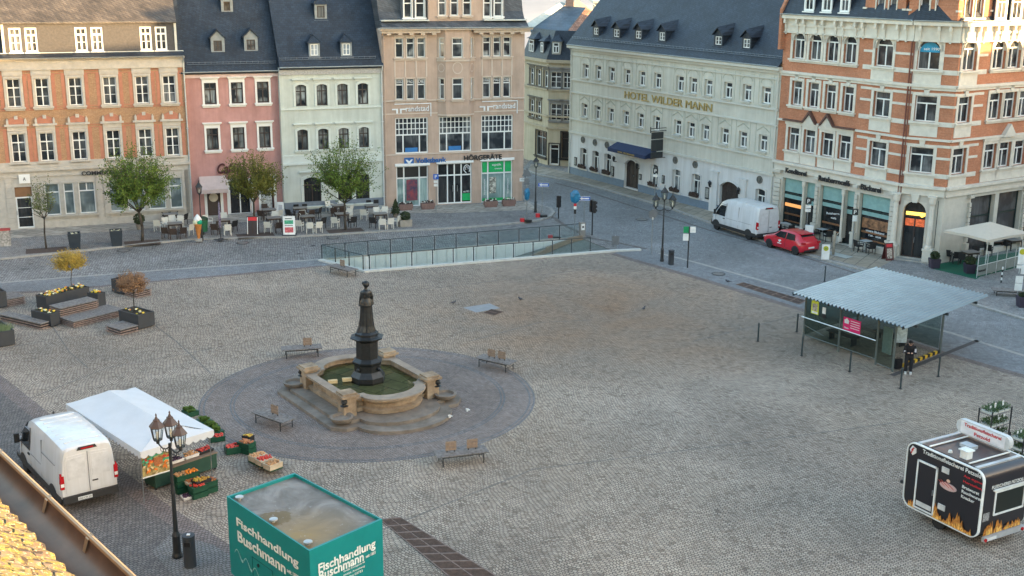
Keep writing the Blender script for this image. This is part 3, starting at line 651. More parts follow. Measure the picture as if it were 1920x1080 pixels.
F.holes.append(dr); d_ = F.part(grid_frame(dr[0], dr[1], dr[2], dr[3]-.75, .15, 1, None, 3, 1, .1), 'door', white)
F.part(MB().quad((dr[0], .2, dr[2]), (dr[1], .2, dr[2]), (dr[1], .2, dr[3]-.75), (dr[0], .2, dr[3]-.75)), 'pane', pdark, d_)
F.part(MB().box(dr[0]+.02, dr[0]+.06, .1, .14, dr[2]+1, dr[2]+1.3), 'handle', steel, d_)
F.part(MB().box(dr[0], dr[1], .15, .22, dr[3]-.73, dr[3]), 'door_panel', M('brown_panel', (.22, .11, .05), .6))
gz = F.P(180, 312)[1]
F.wall(UB0, UB1, gz-.02, ze, orange, back=10)
h2 = [h for h in F.holes]; F.wall(UB0, UB1, 0, gz-.02, stone, name='ground_floor_wall', back=10)
# red brick piers at the window strips, string courses, cornice
pr = MB()
for rr in (rt, rm_):
    for i, r in enumerate(rr):
        for a in (r[0]-.46, r[1]+.2): pr.box(a, a+.24, -.02, .01, r[2]-.25, r[3]+.3)
    for z in (rr[0][2]-.05, rr[0][2]-.25, rr[0][3]+.28, rr[0][3]+.45):
        ed = [UB0]+sum([[r[0]-.2, r[1]+.2] for r in rr], [])+[UB1]
        for a, b in zip(ed[::2], ed[1::2]): pr.box(a, b, -.035, .01, z, z+.06)
F.part(pr, 'brick_band', redbrick)
sg = MB()
for r in rm_:
    cu = (r[0]+r[1])/2; hw = (r[1]-r[0])/2+.2; z = r[3]+.68
    pts = [(cu+hw*cos(pi-pi*i/8), z+.52*sin(pi*i/8)) for i in range(9)]; sg.ex(pts, 'y', -.09, 0)
F.part(sg, 'arched_hood', redbrick)
fr = MB().box(UB0-.05, UB1+.02, -.12, .02, ze-.75, ze-.12).box(UB0-.1, UB1+.05, -.3, .02, ze-.12, ze).box(UB0-.05, UB1+.02, -.16, .02, ze-.82, ze-.75)
F.part(fr, 'cornice', stone)
fr = MB().box(UB0, UB1+.02, -.2, .02, gz-.12, gz+.06).box(UB0, UB1+.02, -.1, .02, gz-.55, gz-.5).box(UB0, UB1+.02, -.07, .02, gz+.06, gz+.55)
for r in rm_: fr.box(r[0]-.2, r[1]+.2, -.1, 0, gz+.15, r[2]-.14)
F.part(fr, 'string_course', stone)
F.part(MB().box(UB0, dr[0]-.1, -.06, .02, 0, .6), 'plinth', stone); F.part(MB().box(dr[1]+.1, UB1, -.06, .02, 0, .6), 'plinth', stone)
for u in (UB0+2.4, dr[1]+.2, grs[2][1]+.25, grs[2][1]+.75, grs[6][1]+.2, UB1-.35):
    fr = MB().box(u-.12, u+.28, -.045, 0, .6, 3.9)
    for k in range(9): fr.box(u-.14, u+.3, -.07, 0, .62+k*.37, .62+k*.37+.33)
    F.part(fr, 'stone_pier', stone)
gutter(F, UB0, UB1, ze+.05); downpipe(F, UB1-.05, .1, ze, mat=zinc)
# mansard: short skirt, then the long dormer and the upper roof
P1 = radians(52); y0 = -.4
yd = .35; dz0 = F.P(200, 98, yd)[1]; dz1 = F.P(200, 44, yd)[1]; du0 = F.P(7, 75, yd)[0]; du1 = F.P(328, 70, yd)[0]
F.part(MB().ex([(y0, ze+.08), (yd+.15, dz0+.1), (10, dz0+.1), (10, ze-.2), (y0, ze-.02)], 'x', UB0, UB1), 'lower_roof', slate)
tile = rooftile('scale_tiles', (.055, .05, .046), (.1, .088, .078), .2, .18, .6, .9)
dorm = F.holes; F.holes = []
prs = sc([(70, 250, 190, 460), (205, 248, 325, 458), (625, 235, 745, 432), (757, 228, 880, 425), (1175, 215, 1285, 412), (1303, 208, 1412, 405)], 4.5)
rs = [F.R(r, yd) for r in prs]; w = sum(r[1]-r[0] for r in rs)/6; a = sum(r[2] for r in rs)/6; b = sum(r[3] for r in rs)/6
for r in rs: c_ = (r[0]+r[1])/2; window(F, [c_-w/2, c_+w/2, a, b], nb=2, tr=.7, case=0, sill=.08, rec=.02, cm=white, y=yd, bw=.12, mw=.13)
F.wall(du0, du1, dz0, dz1, M('dormer_shingle', (.06, .06, .065), .8, .2, 6.), y=yd, back=4, depth=.1, name='dormer_wall'); F.holes = dorm
F.part(MB().box(du0-.1, du1+.1, yd-.18, yd+.05, dz1, dz1+.12).box(du0-.12, du0+.04, yd-.06, yd+.1, dz0, dz1).box(du1-.04, du1+.12, yd-.06, yd+.1, dz0, dz1).box(UB0, UB1+.05, yd-.1, yd+.1, dz0-.02, dz0+.06), 'roof_trim', M('zinc_pale', (.5, .52, .5), .5, .1))
p2_ = radians(38)
F.part(MB().ex([(yd-.2, dz1+.1), (6.5, dz1+.1+(6.7-yd)*tan(p2_)), (12, dz1-1), (6.5, dz1-.5), (yd-.2, dz1)], 'x', du0-.15, du1+.15), 'upper_roof', tile)
F.part(MB().ex([(yd+.1, dz0+.1), (2.2, dz1+1.2), (6.5, dz1+.1+(6.7-yd)*tan(p2_)-.1), (11, dz1-1), (10, dz0)], 'x', UB0, UB1), 'roof', slate)
bl = F.P(262, 408)
for z_ in (0,):
    pass
sx_ = F.P(153/4.32, 455/4.32+230); 
sgn = F.part(MB().box(sx_[0], sx_[0]+.75, -.16, -.04, sx_[1]-.32, sx_[1]+.32), 'wall_sign', white); text('A', .2, .25, sgn, (sx_[0]+.37, -.17, sx_[1]), M('ink', (.05, .05, .06), .7))
def ftext(F, s, pxa, pya, pxb, pyb, h, mat, y=-.1, parent=None, depth=.05, bold=.03, name='lettering', **k):
    a = F.P(pxa, pya, y); b = F.P(pxb, pyb, y); 
    t = text(s, b[0]-a[0], h, parent or F.root, (0, 0, 0), mat, depth=depth, bold=bold, name=name, **k); u, z = (a[0]+b[0])/2, (a[1]+b[1])/2
    if parent: t.location = (u, y, z)
    else: t.location = F.W(u, y, z)-F.root.location; t.rotation_euler = (pi/2, 0, F.az)
    return t
ftext(F, 'COMMERZBANK', 153, 326.5, 243, 320, .3, M('sign_black', (.02, .02, .022), .5), y=-.14)
# ------------------------------------------------------------------ pink building
g0 = G(361, 411); pk = thing('pink_building', 'narrow dusty pink rendered house with white window surrounds, cafe and steep slate roof', 'building', (g0.x, g0.y, 0))
F = Face(pk, g0, AZ); U0 = 0.; U1 = F.P(531, 300)[0]
pink = M('pink_render', (.43, .225, .205), .9, .12, .7, col2=(.48, .26, .24)); dframe = M('dark_frame', (.035, .022, .02), .5)
top = sc([(190, 705, 300, 885), (415, 695, 525, 870), (635, 685, 742, 858)], 4.5, 340); mid = sc([(203, 50, 305, 222), (413, 38, 518, 215), (625, 28, 727, 193)], 4.32, 340, 230)
wtrim = M('white_trim', (.68, .68, .66), .7, .05)
row(F, top, nb=1, hood='flat', cm=wtrim, fm=dframe, case=.15, pm=panec); row(F, mid, nb=1, hood='flat', cm=wtrim, fm=dframe, case=.15, pm=panec)
ze = F.P(440, 134)[1]
d1 = F.R((205/4.32+340, 555/4.32+230, 325/4.32+340, 755/4.32+230)); d2 = F.R((385/4.32+340, 478/4.32+230, 572/4.32+340, 745/4.32+230)); d3 = F.R((640/4.32+340, 440/4.32+230, 757/4.32+340, 730/4.32+230))
for d_, nm, mm, nn in ((d1, 'door', M('brown_door', (.06, .04, .035), .5), 1), (d2, 'shop_window', white, 2), (d3, 'shop_window', M('dark_red', (.06, .015, .012), .5), 1)):
    d_[2] = PH+.05; F.holes.append(d_); q = F.part(grid_frame(*d_, .2, nn, None, 1, 1, .08 if nn == 2 else .14), nm, mm)
    F.part(MB().quad((d_[0], .24, d_[2]), (d_[1], .24, d_[2]), (d_[1], .24, d_[3]), (d_[0], .24, d_[3])), 'pane', pdark if nm != 'door' else mm, q)
    if nm == 'door': put(F.part(MB().lathe([(.34, 0), (.34, .03)], 20), 'door_emblem', cream, q), ((d_[0]+d_[1])/2, .19, d_[3]-.55), (pi/2, 0, 0))
    F.part(MB().box(d_[0]-.2, d_[0], -.06, .02, 0, d_[3]+.18).box(d_[1], d_[1]+.2, -.06, .02, 0, d_[3]+.18).box(d_[0], d_[1], -.06, .02, d_[3], d_[3]+.18), 'surround', wtrim)
F.wall(U0, U1, 0, ze, pink, back=10)
mp_ = F.P(690/4.32+340, 585/4.32+230, .1)
pm_ = F.part(MB().box(mp_[0]-.35, mp_[0]+.42, .15, .19, mp_[1]-1.1, mp_[1]+.9), 'menu_poster', M('poster', (.35, .38, .4), .6, .5, 6., col2=(.6, .62, .6)))
aw = F.R((150/4.32+340, 462/4.32+230, 372/4.32+340, 555/4.32+230), -.5)
F.part(MB().add([(aw[0], 0, aw[3]+.15), (aw[1], 0, aw[3]+.15), (aw[1], -1., aw[2]+.28), (aw[0], -1., aw[2]+.28), (aw[0], -1.02, aw[2]-.02), (aw[1], -1.02, aw[2]-.02), (aw[0], 0, aw[2]+.2), (aw[1], 0, aw[2]+.2)], [(0, 1, 2, 3), (3, 2, 5, 4), (0, 3, 4, 6), (1, 7, 5, 2)]), 'awning', M('awning_pink', (.5, .4, .37), .85, .08))
F.part(MB().box(U0, U1, -.14, .02, ze-.42, ze-.1).box(U0, U1, -.3, .02, ze-.1, ze), 'cornice', M('pink_cornice', (.55, .42, .4), .8))
ftext(F, 'Café', 407, 318, 444, 313, .8, M('maroon', (.06, .01, .012), .5), y=-.1, shear=.3)
gutter(F, U0-.1, U1, ze+.06); downpipe(F, U1-.06, .1, ze)
F.part(MB().box(d1[1]+.1, U1-.15, -.5, 0, 0, PH+.14).box(d1[0]-.3, d1[1]+.2, -.4, 0, 0, PH+.1), 'step', granite)
PR = radians(53)
gable_roof(F, U0-.35, U1, ze, PR, 7.2, slate, side=0); snowguard(F, .3, U1-.25, ze, PR, -.35)
for r in sc([(270, 343, 345, 430), (550, 335, 625, 420)], 4.5, 340): dormer(F, r, ze, PR, -.35, gab=.5, m=.2, nb=2, nx=2, fm=dframe)
dormer(F, (419, 3, 432, 20), ze, PR, -.35, gab=.5, m=.2, nb=1, nx=1, fm=dframe)
# ------------------------------------------------------------------ green building
g0 = G(534, 403); gb = thing('green_building', 'pale green rendered house with arched dark windows, blue-grey plinth and steep slate roof', 'building', (g0.x, g0.y, 0))
F = Face(gb, g0, AZ); U1 = F.P(719.5, 300)[0]
green = M('green_render', (.5, .535, .49), .9, .1, .6); gtrim = M('green_trim', (.56, .6, .56), .8, .05)
row(F, sc([(960, 715, 1060, 895), (1140, 712, 1235, 890), (1313, 708, 1408, 885), (1487, 700, 1578, 877)], 4.5, 340), arch=.14, cm=gtrim, fm=dframe, case=.17, pm=panec, hood='flat', sill=0)
row(F, sc([(938, 60, 1030, 225), (1107, 50, 1195, 215), (1272, 42, 1360, 205), (1435, 33, 1523, 195)], 4.32, 340, 230), arch=.14, cm=gtrim, fm=dframe, case=.17, pm=panec, hood='flat', sill=.08)
rr = [F.R(r) for r in sc([(990, 445, 1138, 668), (1265, 437, 1387, 645), (1410, 425, 1527, 640)], 4.32, 340, 230)]
for r in rr: window(F, [r[0], r[1], rr[0][2], rr[0][3]], arch=.2 if r is rr[0] else 0, cm=gtrim, fm=dframe, case=.22 if r is rr[0] else .14, pm=pdark, tr=.72, nt=1, sill=.1, hood='flat' if r is rr[0] else None)
ze = F.P(625, 125)[1]; F.wall(0, U1, 0, ze, green, back=10)
z1_, z2_ = F.P(620, 317*1.0)[1], F.P(625, 199+0)[1]
for px, py in ((700, 427/4.5*1.0), ): pass
za = F.P(620, 203)[1]; zb = F.P(620, 293)[1]; zc_ = F.P(620, 304)[1]
F.part(MB().box(0, U1, -.1, .02, za-.04, za+.06).box(0, U1, -.08, .02, zb+.1, zb+.2).box(0, U1, -.14, .02, zc_-.1, zc_+.06).box(0, U1, -.05, .02, zc_+.06, zb+.1), 'string_course', gtrim)
F.part(MB().box(0, U1, -.12, .02, ze-.55, ze-.12).box(0, U1, -.3, .02, ze-.12, ze), 'cornice', M('grey_cornice', (.38, .38, .38), .85, .25, 9.))
F.part(MB().box(0, U1, -.06, .02, 0, .95), 'plinth', plinthm)
for px in (555, 571, 691, 705): 
    q = F.P(px, 393); F.part(MB().box(q[0]-.2, q[0]+.2, -.1, -.02, .5, .8), 'cellar_window', black)
gutter(F, 0, U1, ze+.06); downpipe(F, U1-.05, .1, ze, mat=wtrim)
gable_roof(F, 0.004, U1+.05, ze, PR, 7.2, slate2, side=0); snowguard(F, .1, U1-.5, ze, PR, -.35)
for r in sc([(1088, 372, 1155, 468), (1360, 367, 1425, 463)], 4.5, 340): dormer(F, r, ze, PR, -.35, gab=.45, m=.14, nb=2, nx=2, hipped=True, pm=panemat('bright_pane', (.2, .25, .3), (.6, .65, .7), .7))
dormer(F, (594, 11, 609, 33), ze, PR, -.35, gab=.45, m=.18, nb=1, nx=1, fm=dframe, hipped=True)
# ------------------------------------------------------------------ peach building
g0 = G(722.5, 392); pb_ = thing('peach_building', 'tall peach rendered building with central bay, white windows, bank and hearing aid shop', 'building', (g0.x, g0.y, 0))
F = Face(pb_, g0, radians(17.5)); U1 = F.P(982, 250)[0]; peach = M('peach_render', (.45, .335, .27), .9, .12, .6); ptrim = M('peach_trim', (.55, .46, .39), .85, .06)
ze = F.P(850, 54)[1]
r4 = sc([(188, 325, 252, 490), (280, 325, 347, 490), (370, 320, 440, 487), (925, 310, 990, 475), (1012, 308, 1078, 473), (1095, 305, 1165, 470)], 4.5, 700)
r3 = sc([(190, 665, 255, 845), (283, 665, 347, 843), (372, 663, 440, 840), (922, 650, 990, 820), (1010, 648, 1077, 817), (1093, 645, 1160, 815)], 4.5, 700)
_, q4 = row(F, r4, nx=1, nt=1, tr=.72, case=.07, cm=ptrim, sill=.08, pm=panec); _, q3 = row(F, r3, nx=1, nt=1, tr=.7, case=.07, cm=ptrim, sill=.08)
sgm = M('white_letters', (.7, .72, .74), .5)
for i, s_ in zip(range(6), ('LOGO', 'PÄD', 'DIE', 'LOGO', 'PÄD', 'DIE')):
    r = q3[i]; t = text(s_, (r[1]-r[0])*.7, .26, pb_, (0, 0, 0), sgm, depth=.01); t.location = F.W((r[0]+r[1])/2, .14, r[2]+(r[3]-r[2])*.86)-pb_.location; t.rotation_euler = (pi/2, 0, F.az)
big = [F.R((740.7, 222, 803, 287.5)), F.R((823, 219, 884, 283)), F.R((902.5, 216, 961.5, 280))]
def bigwin(F, r, y=0.):
    F.holes.append(r); u0, u1, z0, z1 = r; zt = z0+(z1-z0)*.52; mb = grid_frame(u0, u1, z0, z1, y+.12, 1, .52, 1, 1, .09, .1)
    for f in (.24, .74): x = u0+(u1-u0)*f; mb.box(x-.05, x+.05, y+.115, y+.17, z0+.09, zt-.05)
    for i in range(1, 8): x = u0+(u1-u0)*i/8; mb.box(x-.03, x+.03, y+.118, y+.17, zt+.05, z1-.09)
    for j in range(1, 3): z = zt+(z1-zt)*j/3; mb.box(u0+.09, u1-.09, y+.122, y+.165, z-.03, z+.03)
    o = F.part(mb, 'window', white); F.part(MB().quad((u0, y+.16, z0), (u1, y+.16, z0), (u1, y+.16, z1), (u0, y+.16, z1)), 'pane', pane, o); return o
for i, r in enumerate(big):
    r[2] = (big[0][2]+big[1][2]+big[2][2])/3; r[3] = (big[0][3]+big[1][3]+big[2][3])/3
for i, r in enumerate(big):
    o = bigwin(F, r)
    if i < 2: F.part(MB().box(r[0]+(r[1]-r[0])*.3, r[0]+(r[1]-r[0])*.68, .1, .118, r[2]+.1, r[2]+.45), 'blue_sticker', M('blue_sign', (.02, .16, .42), .5), o)
sh = [F.R((742.8, 312, 804, 386)), F.R((820, 307, 885, 389)), F.R((902.5, 302, 961, 377.5))]
sh[1][2] = PH+.05
tealg = panemat('pale_shop_glass', (.16, .24, .24), (.4, .52, .5), .8)
for i, r in enumerate(sh):
    F.holes.append(r); u0, u1, z0, z1 = r; mb = grid_frame(u0, u1, z0, z1, .15, 1, .7, 1, 1, .1, .1)
    for f in ((.24, .72), (.3, .5, .7), (.22, .74))[i]: x = u0+(u1-u0)*f; mb.box(x-.05, x+.05, .145, .2, z0+.1, z1-.1)
    o = F.part(mb, 'shop_door' if i == 1 else 'shop_window', white); zt = z0+(z1-z0)*.7
    F.part(MB().quad((u0, .19, z0), (u1, .19, z0), (u1, .19, z1), (u0, .19, z1)), 'pane', pdark if i == 1 else tealg, o)
    F.part(MB().box(u0-.1, u1+.1, -.12, .1, z1, z1+.2), 'shutter_box', white, o)
    W_ = u1-u0
    if i == 0:
        F.part(MB().box(u0+W_*.32, u0+W_*.66, .12, .14, z0+.5, z0+2.2), 'poster', M('navy_poster', (.03, .05, .12), .5, .3, 3., col2=(.3, .05, .06)), o)
        F.part(MB().box(u0+.12, u0+W_*.22, .125, .14, zt+.08, z1-.12).box(u0+W_*.27, u0+W_*.7, .125, .14, zt+.08, z1-.12).box(u0+W_*.75, u1-.12, .125, .14, zt+.08, z1-.12), 'dark_blind', black, o)
    if i == 1:
        F.part(MB().box(u0+W_*.73, u1-.12, .13, .14, z0+.2, z0+.8), 'green_sticker', M('green_sign', (.0, .35, .1), .5), o); text('seit 1923', .5, .16, o, ((u0+W_*.73+u1)/2-.06, .12, z0+.95), sgm, depth=.01)
        ear = MB().tube((0, 0, 0), (0, 0, 0), .1); ear = MB()
        pts = [(.25*cos(a)*(1 if a < 3.6 else .7), .34*sin(a)) for a in [x*.35 for x in range(-2, 14)]]; ear.path([((u0+W_*.86)+p, .11, z1-.55+q) for p, q in pts], .04, 5).path([((u0+W_*.86)+.12*cos(x*.5), .11, z1-.5+.14*sin(x*.5)) for x in range(-1, 9)], .03, 5)
        F.part(ear, 'ear_sign', sgm, o)
        for f in (.45, .58): F.part(MB().box(u0+W_*f-.02, u0+W_*f+.02, .08, .12, z0+1., z0+1.5), 'handle', steel, o)
    if i == 2:
        gs = M('green_sign', (.0, .35, .1), .5)
        F.part(MB().box(u0+.12, u0+W_*.19, .125, .14, zt+.08, z1-.12).box(u0+W_*.25, u0+W_*.71, .125, .14, zt+.08, z1-.12).box(u0+W_*.77, u1-.12, .125, .14, zt+.08, z1-.12).box(u0+W_*.25, u0+W_*.71, .125, .14, z0+.12, z0+.35).box(u0+.12, u0+W_*.19, .125, .14, z0+.12, z0+.35).box(u0+W_*.77, u1-.12, .125, .14, z0+.12, z0+.35), 'green_banner', gs, o)
        text('optik', .8, .25, o, (u0+W_*.5, .11, z1-.38), sgm, depth=.01); text('hörakustik', .6, .12, o, (u0+W_*.55, .11, z1-.68), sgm, depth=.01)
        F.part(MB().box(u0+W_*.27, u0+W_*.48, .12, .13, z0+.75, z0+2.1), 'poster', M('bw_poster', (.12, .12, .1), .6, .8, 5., col2=(.7, .7, .62)), o)
        text('HÖRGERÄTE', 1.3, .13, o, (u0+W_*.86, .12, z0+1.3), sgm, rot=(pi/2, pi/2, 0), depth=.01); text('HÖRGERÄTE', 1.3, .13, o, (u0+W_*.12, .12, z0+1.3), sgm, rot=(pi/2, pi/2, 0), depth=.01)
bu0 = F.P(820, 150)[0]; bu1 = F.P(889, 150)[0]; zbay = F.P(850, 213)[1]
F.wall(-.05, U1, 0, ze, peach, back=11)
# canted bay
bd = .55; bx = [(bu0, 0), (bu0+.55, -bd), (bu1-.55, -bd), (bu1, 0)]
# three faces of the bay, each with its two windows
for (a, b), wr in ((((bx[0]), (bx[1])), [(552, 318, 597, 485), (553, 665, 598, 838)]), ((bx[1], bx[2]), [(670, 315, 760, 485), (670, 660, 758, 838)]), ((bx[2], bx[3]), [(818, 316, 838, 485), (816, 656, 835, 830)])):
    wo = F.W(a[0], a[1], 0); wb = F.W(b[0], b[1], 0); Fb = Face(pb_, wo, atan2(wb.y-wo.y, wb.x-wo.x)); L_ = (wb-wo).length
    for k, r in enumerate(wr):
        q = Fb.R(sc([r], 4.5, 700)[0]); ww = max(.42, min(L_-.16, abs(q[1]-q[0]))) if L_ < 1.2 else q[1]-q[0]; zz = q4[0] if k == 0 else q3[0]
        window(Fb, [L_/2-ww/2, L_/2+ww/2, zz[2], zz[3]], nx=1, nt=1, tr=.7, case=.05, cm=ptrim, sill=.08, rec=.08, pm=panec if k == 0 else pane)
    Fb.wall(0, L_, zbay, ze, peach, name='bay_wall', depth=.2)
    zo = (q4[0][2]+q3[0][3])/2; rr_ = min(.42, L_*.38)
    mo = MB(); mo.add([(L_/2+s1*rr_*(1 if t else 1)*(cos(2*pi*i/20) if t else cos(2*pi*i/20)*.84), -.03, zo+rr_*1.15*(sin(2*pi*i/20) if t else sin(2*pi*i/20)*.84)) for t in (1, 0) for i in range(20) for s1 in (1,)], [(i, (i+1) % 20, 20+(i+1) % 20, 20+i) for i in range(20)])
    Fb.part(mo, 'round_ornament', ptrim); Fb.part(MB().box(0, L_, -.1, .02, q4[0][2]-.3, q4[0][2]-.18), 'string_course', ptrim)
F.part(MB().prism([(p[0], p[1]) for p in bx], zbay-.12, zbay), 'bay_base', ptrim)
# panels under the upper windows
pn = MB()
for i0 in (0, 3):
    a, b = q4[i0][0]-.12, q4[i0+2][1]+.12; pn.box(a, b, -.08, 0, q4[0][2]-.22, q4[0][2]-.1); pn.box(a, b, -.07, 0, q4[0][3]+.1, q4[0][3]+.2)
    for r in (a, (q4[i0][1]+q4[i0+1][0])/2-.05, (q4[i0+1][1]+q4[i0+2][0])/2-.05, b-.1): pn.box(r, r+.1, -.035, 0, q3[0][3]+.12, q4[0][2]-.22)
za = F.P(850, 187)[1]; zb = F.P(850, 211)[1]; zc_ = F.P(850, 286.5)[1]
pn.box(0, bu0, -.1, .01, za-.03, za+.06).box(bu1, U1, -.1, .01, za-.03, za+.06).box(0, bu0, -.05, .01, zb-.03, zb+.05).box(bu1, U1, -.05, .01, zb-.03, zb+.05).box(0, U1, -.06, .01, zc_-.03, zc_+.06)
F.part(pn, 'string_course', ptrim)
F.part(MB().box(0, sh[1][0]-.25, -.05, .01, 0, sh[0][2]-.05).box(sh[1][1]+.12, U1, -.05, .01, 0, sh[2][2]-.05), 'plinth', M('red_granite', (.2, .12, .105), .6, .2, 8.))
cn = MB().box(-.15, bu0+.15, -.55, .02, ze-.28, ze-.05).box(bu1-.15, U1+.3, -.55, .02, ze-.28, ze-.05).box(-.3, U1+.45, -.8, .1, ze-.05, ze+.1)
for i in range(5): cn.box(.3+i*.9, .62+i*.9, -.5, 0, ze-.42, ze-.28); cn.box(bu1+.3+i*.86, bu1+.62+i*.86, -.5, 0, ze-.42, ze-.28)
F.part(cn, 'cornice', ptrim); gutter(F, -.3, U1+.45, ze+.15, y=-.85, r=.1); downpipe(F, .1, .1, ze-.1, mat=peach)
# mansard roof with gabled centre and two wide dormers
yr = .2; k = 2.7
gwall = F.holes; F.holes = []
ds = sc([(255, -30, 325, 150), (355, -30, 432, 148), (548, -30, 612, 132), (650, -30, 715, 132), (755, -30, 825, 130), (930, -30, 992, 140), (1020, -30, 1088, 138)], 4.5, 700)
rsd = [F.R(r, .05 if 2 <= i <= 4 else .35) for i, r in enumerate(ds)]
for i, r in enumerate(rsd): window(F, r, nx=1, nt=1, tr=.68, case=.06, cm=white if i not in (2, 3, 4) else ptrim, sill=.1, rec=.06, y=.05 if 2 <= i <= 4 else .35)
cg0, cg1 = F.P(803, 20, .05)[0], F.P(905, 20, .05)[0]; ztop = ze+3.6
zbot = ze+.1
hs = F.holes
F.wall(cg0, cg1, zbot, ztop, peach, y=.05, name='gable_wall', depth=.15, back=4)
for a, b in ((754, 800), (906, 946)): u_, v_ = F.P(a, 20, .35)[0], F.P(b, 20, .35)[0]; F.wall(u_, v_, zbot+.3, ztop, M('dormer_grey', (.1, .1, .105), .8), y=.35, name='dormer_wall', depth=.1, back=3)
F.holes = gwall
F.part(MB().ex([(-.75, ze+.12), (-.2, ze+.5), (.5, ze+.8), (.9, ze+1.3), (1.9, ze+4.3), (9.2, ze+4.3), (10.5, ze+.8), (11, ze), (0, ze)], 'x', -.1, U1+.1), 'roof', rooftile('fish_slate', (.05, .055, .062), (.085, .09, .1), .24, .2, .5, .8))
F.part(MB().box(-.1, cg0, -.3, .55, ze+.62, ze+.72).box(cg1, U1+.1, -.3, .55, ze+.62, ze+.72), 'roof_trim', zinc)
F.part(MB().box(U1+.08, U1+.2, -.1, 9.5, ze-.1, ze+.3), 'verge', zinc)
vb = M('sign_blue', (.01, .1, .32), .5)
ftext(F, 'Volksbank', 779, 301, 837, 299.5, .42, vb); ftext(F, 'HÖRGERÄTE', 870, 295.5, 941, 292.5, .5, M('sign_black', (.02, .02, .022), .5))
l = F.R((758, 296, 776, 309), -.06); lg = F.part(MB().box(l[0], l[1], -.08, -.02, l[2], l[3]), 'bank_sign', vb); cu = (l[0]+l[1])/2
F.part(MB().ex([(cu-.3, l[3]-.15), (cu-.16, l[3]-.15), (cu, l[2]+.3), (cu+.16, l[3]-.15), (cu+.3, l[3]-.15), (cu+.05, l[2]+.08), (cu-.05, l[2]+.08)], 'y', -.1, -.07), 'emblem', sgm, lg)
F.part(MB().box(l[0]+.05, l[1]-.05, -.09, -.07, l[2]+.02, l[2]+.1), 'stripe', M('sign_orange', (.6, .1, .1), .5), lg)
for ax, ay, bx_, by_ in ((741, 205, 804, 198), (905, 200, 966, 193)):
    ftext(F, 'randstad', ax+20, ay+1, bx_, by_+3, .42, sgm, y=-.06, bold=.005); a = F.P(ax, ay+2, -.06)
    q = MB()
    for s_ in (-1, 1): q.box(a[0]+.3+s_*.08, a[0]+.3+s_*.22, -.08, -.04, a[1]-.25, a[1]+.12).box(a[0]+.3+s_*.22, a[0]+.3+s_*.55, -.08, -.04, a[1]+.02, a[1]+.12)
    F.part(q, 'logo_sign', sgm); b = F.P(bx_+3, by_-4, -.06); q = MB().box(a[0]-.05, b[0], -.1, -.05, b[1]-.02, b[1]+.05).box(b[0], b[0]+.06, -.1, -.05, b[1]-1., b[1]+.05); F.part(q, 'logo_rail', sgm)
# ------------------------------------------------------------------ house at the bend of the side street
cream2 = M('cream_render', (.44, .385, .285), .9, .08, .8); btrim = M('brown_trim', (.13, .115, .095), .8, .15)
g0 = G(982, 297); ch = thing('corner_house', 'cream corner house with grey bay window and dark shopfront in the side street', 'building', (g0.x, g0.y, 0))
gm = G(1026, 311.6); g1 = G(1072, 314.5)
def azof(a, b): return atan2(b.y-a.y, b.x-a.x)
FA = Face(ch, g0, azof(g0, gm)); LA = (gm-g0).length; FB = Face(ch, gm, azof(gm, g1)); LB = (g1-gm).length
zE = FB.P(1045, 112)[1]; 
for y0_, y1_ in ((480, 600), (705, 830)):
    rr = [FA.R(r) for r in sc([(130, y0_, 152, y1_), (178, y0_+5, 203, y1_+8), (232, y0_+20, 250, y1_+20)], 3.765, 960)]
    for r in rr: r[0], r[1] = (r[0]+r[1])/2-.5, (r[0]+r[1])/2+.5; r[2] = rr[1][2]; r[3] = rr[1][3]; 
    for i, r in enumerate(rr):
        if r[1] < LA and r[0] > 0: window(FA, r, cm=btrim, case=.12, hood='flat')
    r0 = FB.R(sc([(272, y0_+25, 347, y1_+22)], 3.765, 960)[0]); r1 = FB.R(sc([(360, y0_+28, 415, y1_+22)], 3.765, 960)[0]); r1[2:] = r0[2:]
    if r1[1] > LB-.05: r1[1] = LB-.05
    window(FB, r0, cm=M('grey_bay', (.22, .22, .22), .7), case=.13, nt=2, nb=2, hood='flat'); window(FB, r1, cm=M('grey_bay', (.22, .22, .22), .7), case=.13, nt=2, nb=2, hood='flat')
r = FA.R((1005, 243, 1024, 298)); r[2] = .8; r[0] = max(.2, r[0]); r[1] = min(LA-.1, r[1]); window(FA, r, cm=black, fm=M('pale_frame', (.3, .32, .33), .6), case=.1, tr=.75, nt=2, sill=.1, pm=pdark)
r = FB.R((1030, 269, 1048, 313)); r[2] = .15; window(FB, r, cm=black, nx=1, tr=.75, nt=1, case=.08, sill=0, pm=pdark, bw=.14)
r = FB.R((1053, 248, 1068, 300)); r[2] = .9; r[1] = min(LB-.1, r[1]); window(FB, r, cm=black, nx=1, tr=.75, nt=1, case=.12, sill=.1, pm=pdark, fm=dframe)
for f, L_ in ((FA, LA), (FB, LB)):
    f.wall(0, L_, 0, zE, cream2, back=8 if f is FB else None)
    for pz in (124, 168, 218, 240): 
        z = FB.P(1040, pz)[1]; band(f, 0, L_, z-.1, z+.08, .16, M('cream_trim', (.4, .34, .25), .85))
    band(f, -.1, L_+.1, zE-.3, zE, .3, M('cream_trim', (.4, .34, .25), .85), 'cornice')
PM = radians(72)
zM = zE+2.7
rf = MB()
A_, B_, C_ = Vector((0, 0)), Vector((gm.x-g0.x, gm.y-g0.y)), Vector((g1.x-g0.x, g1.y-g0.y))
def offp(p, q, r, d):   # corner offset
    return p
nA = Vector((-sin(FA.az), cos(FA.az))); nB = Vector((-sin(FB.az), cos(FB.az)))
low = [A_-nA*.3, B_-(nA+nB).normalized()*.35, C_-nB*.3+Vector((.4, 0))]; up = [A_+nA*.9, B_+(nA+nB).normalized()*.95, C_+nB*.9+Vector((.4, 0))]; 
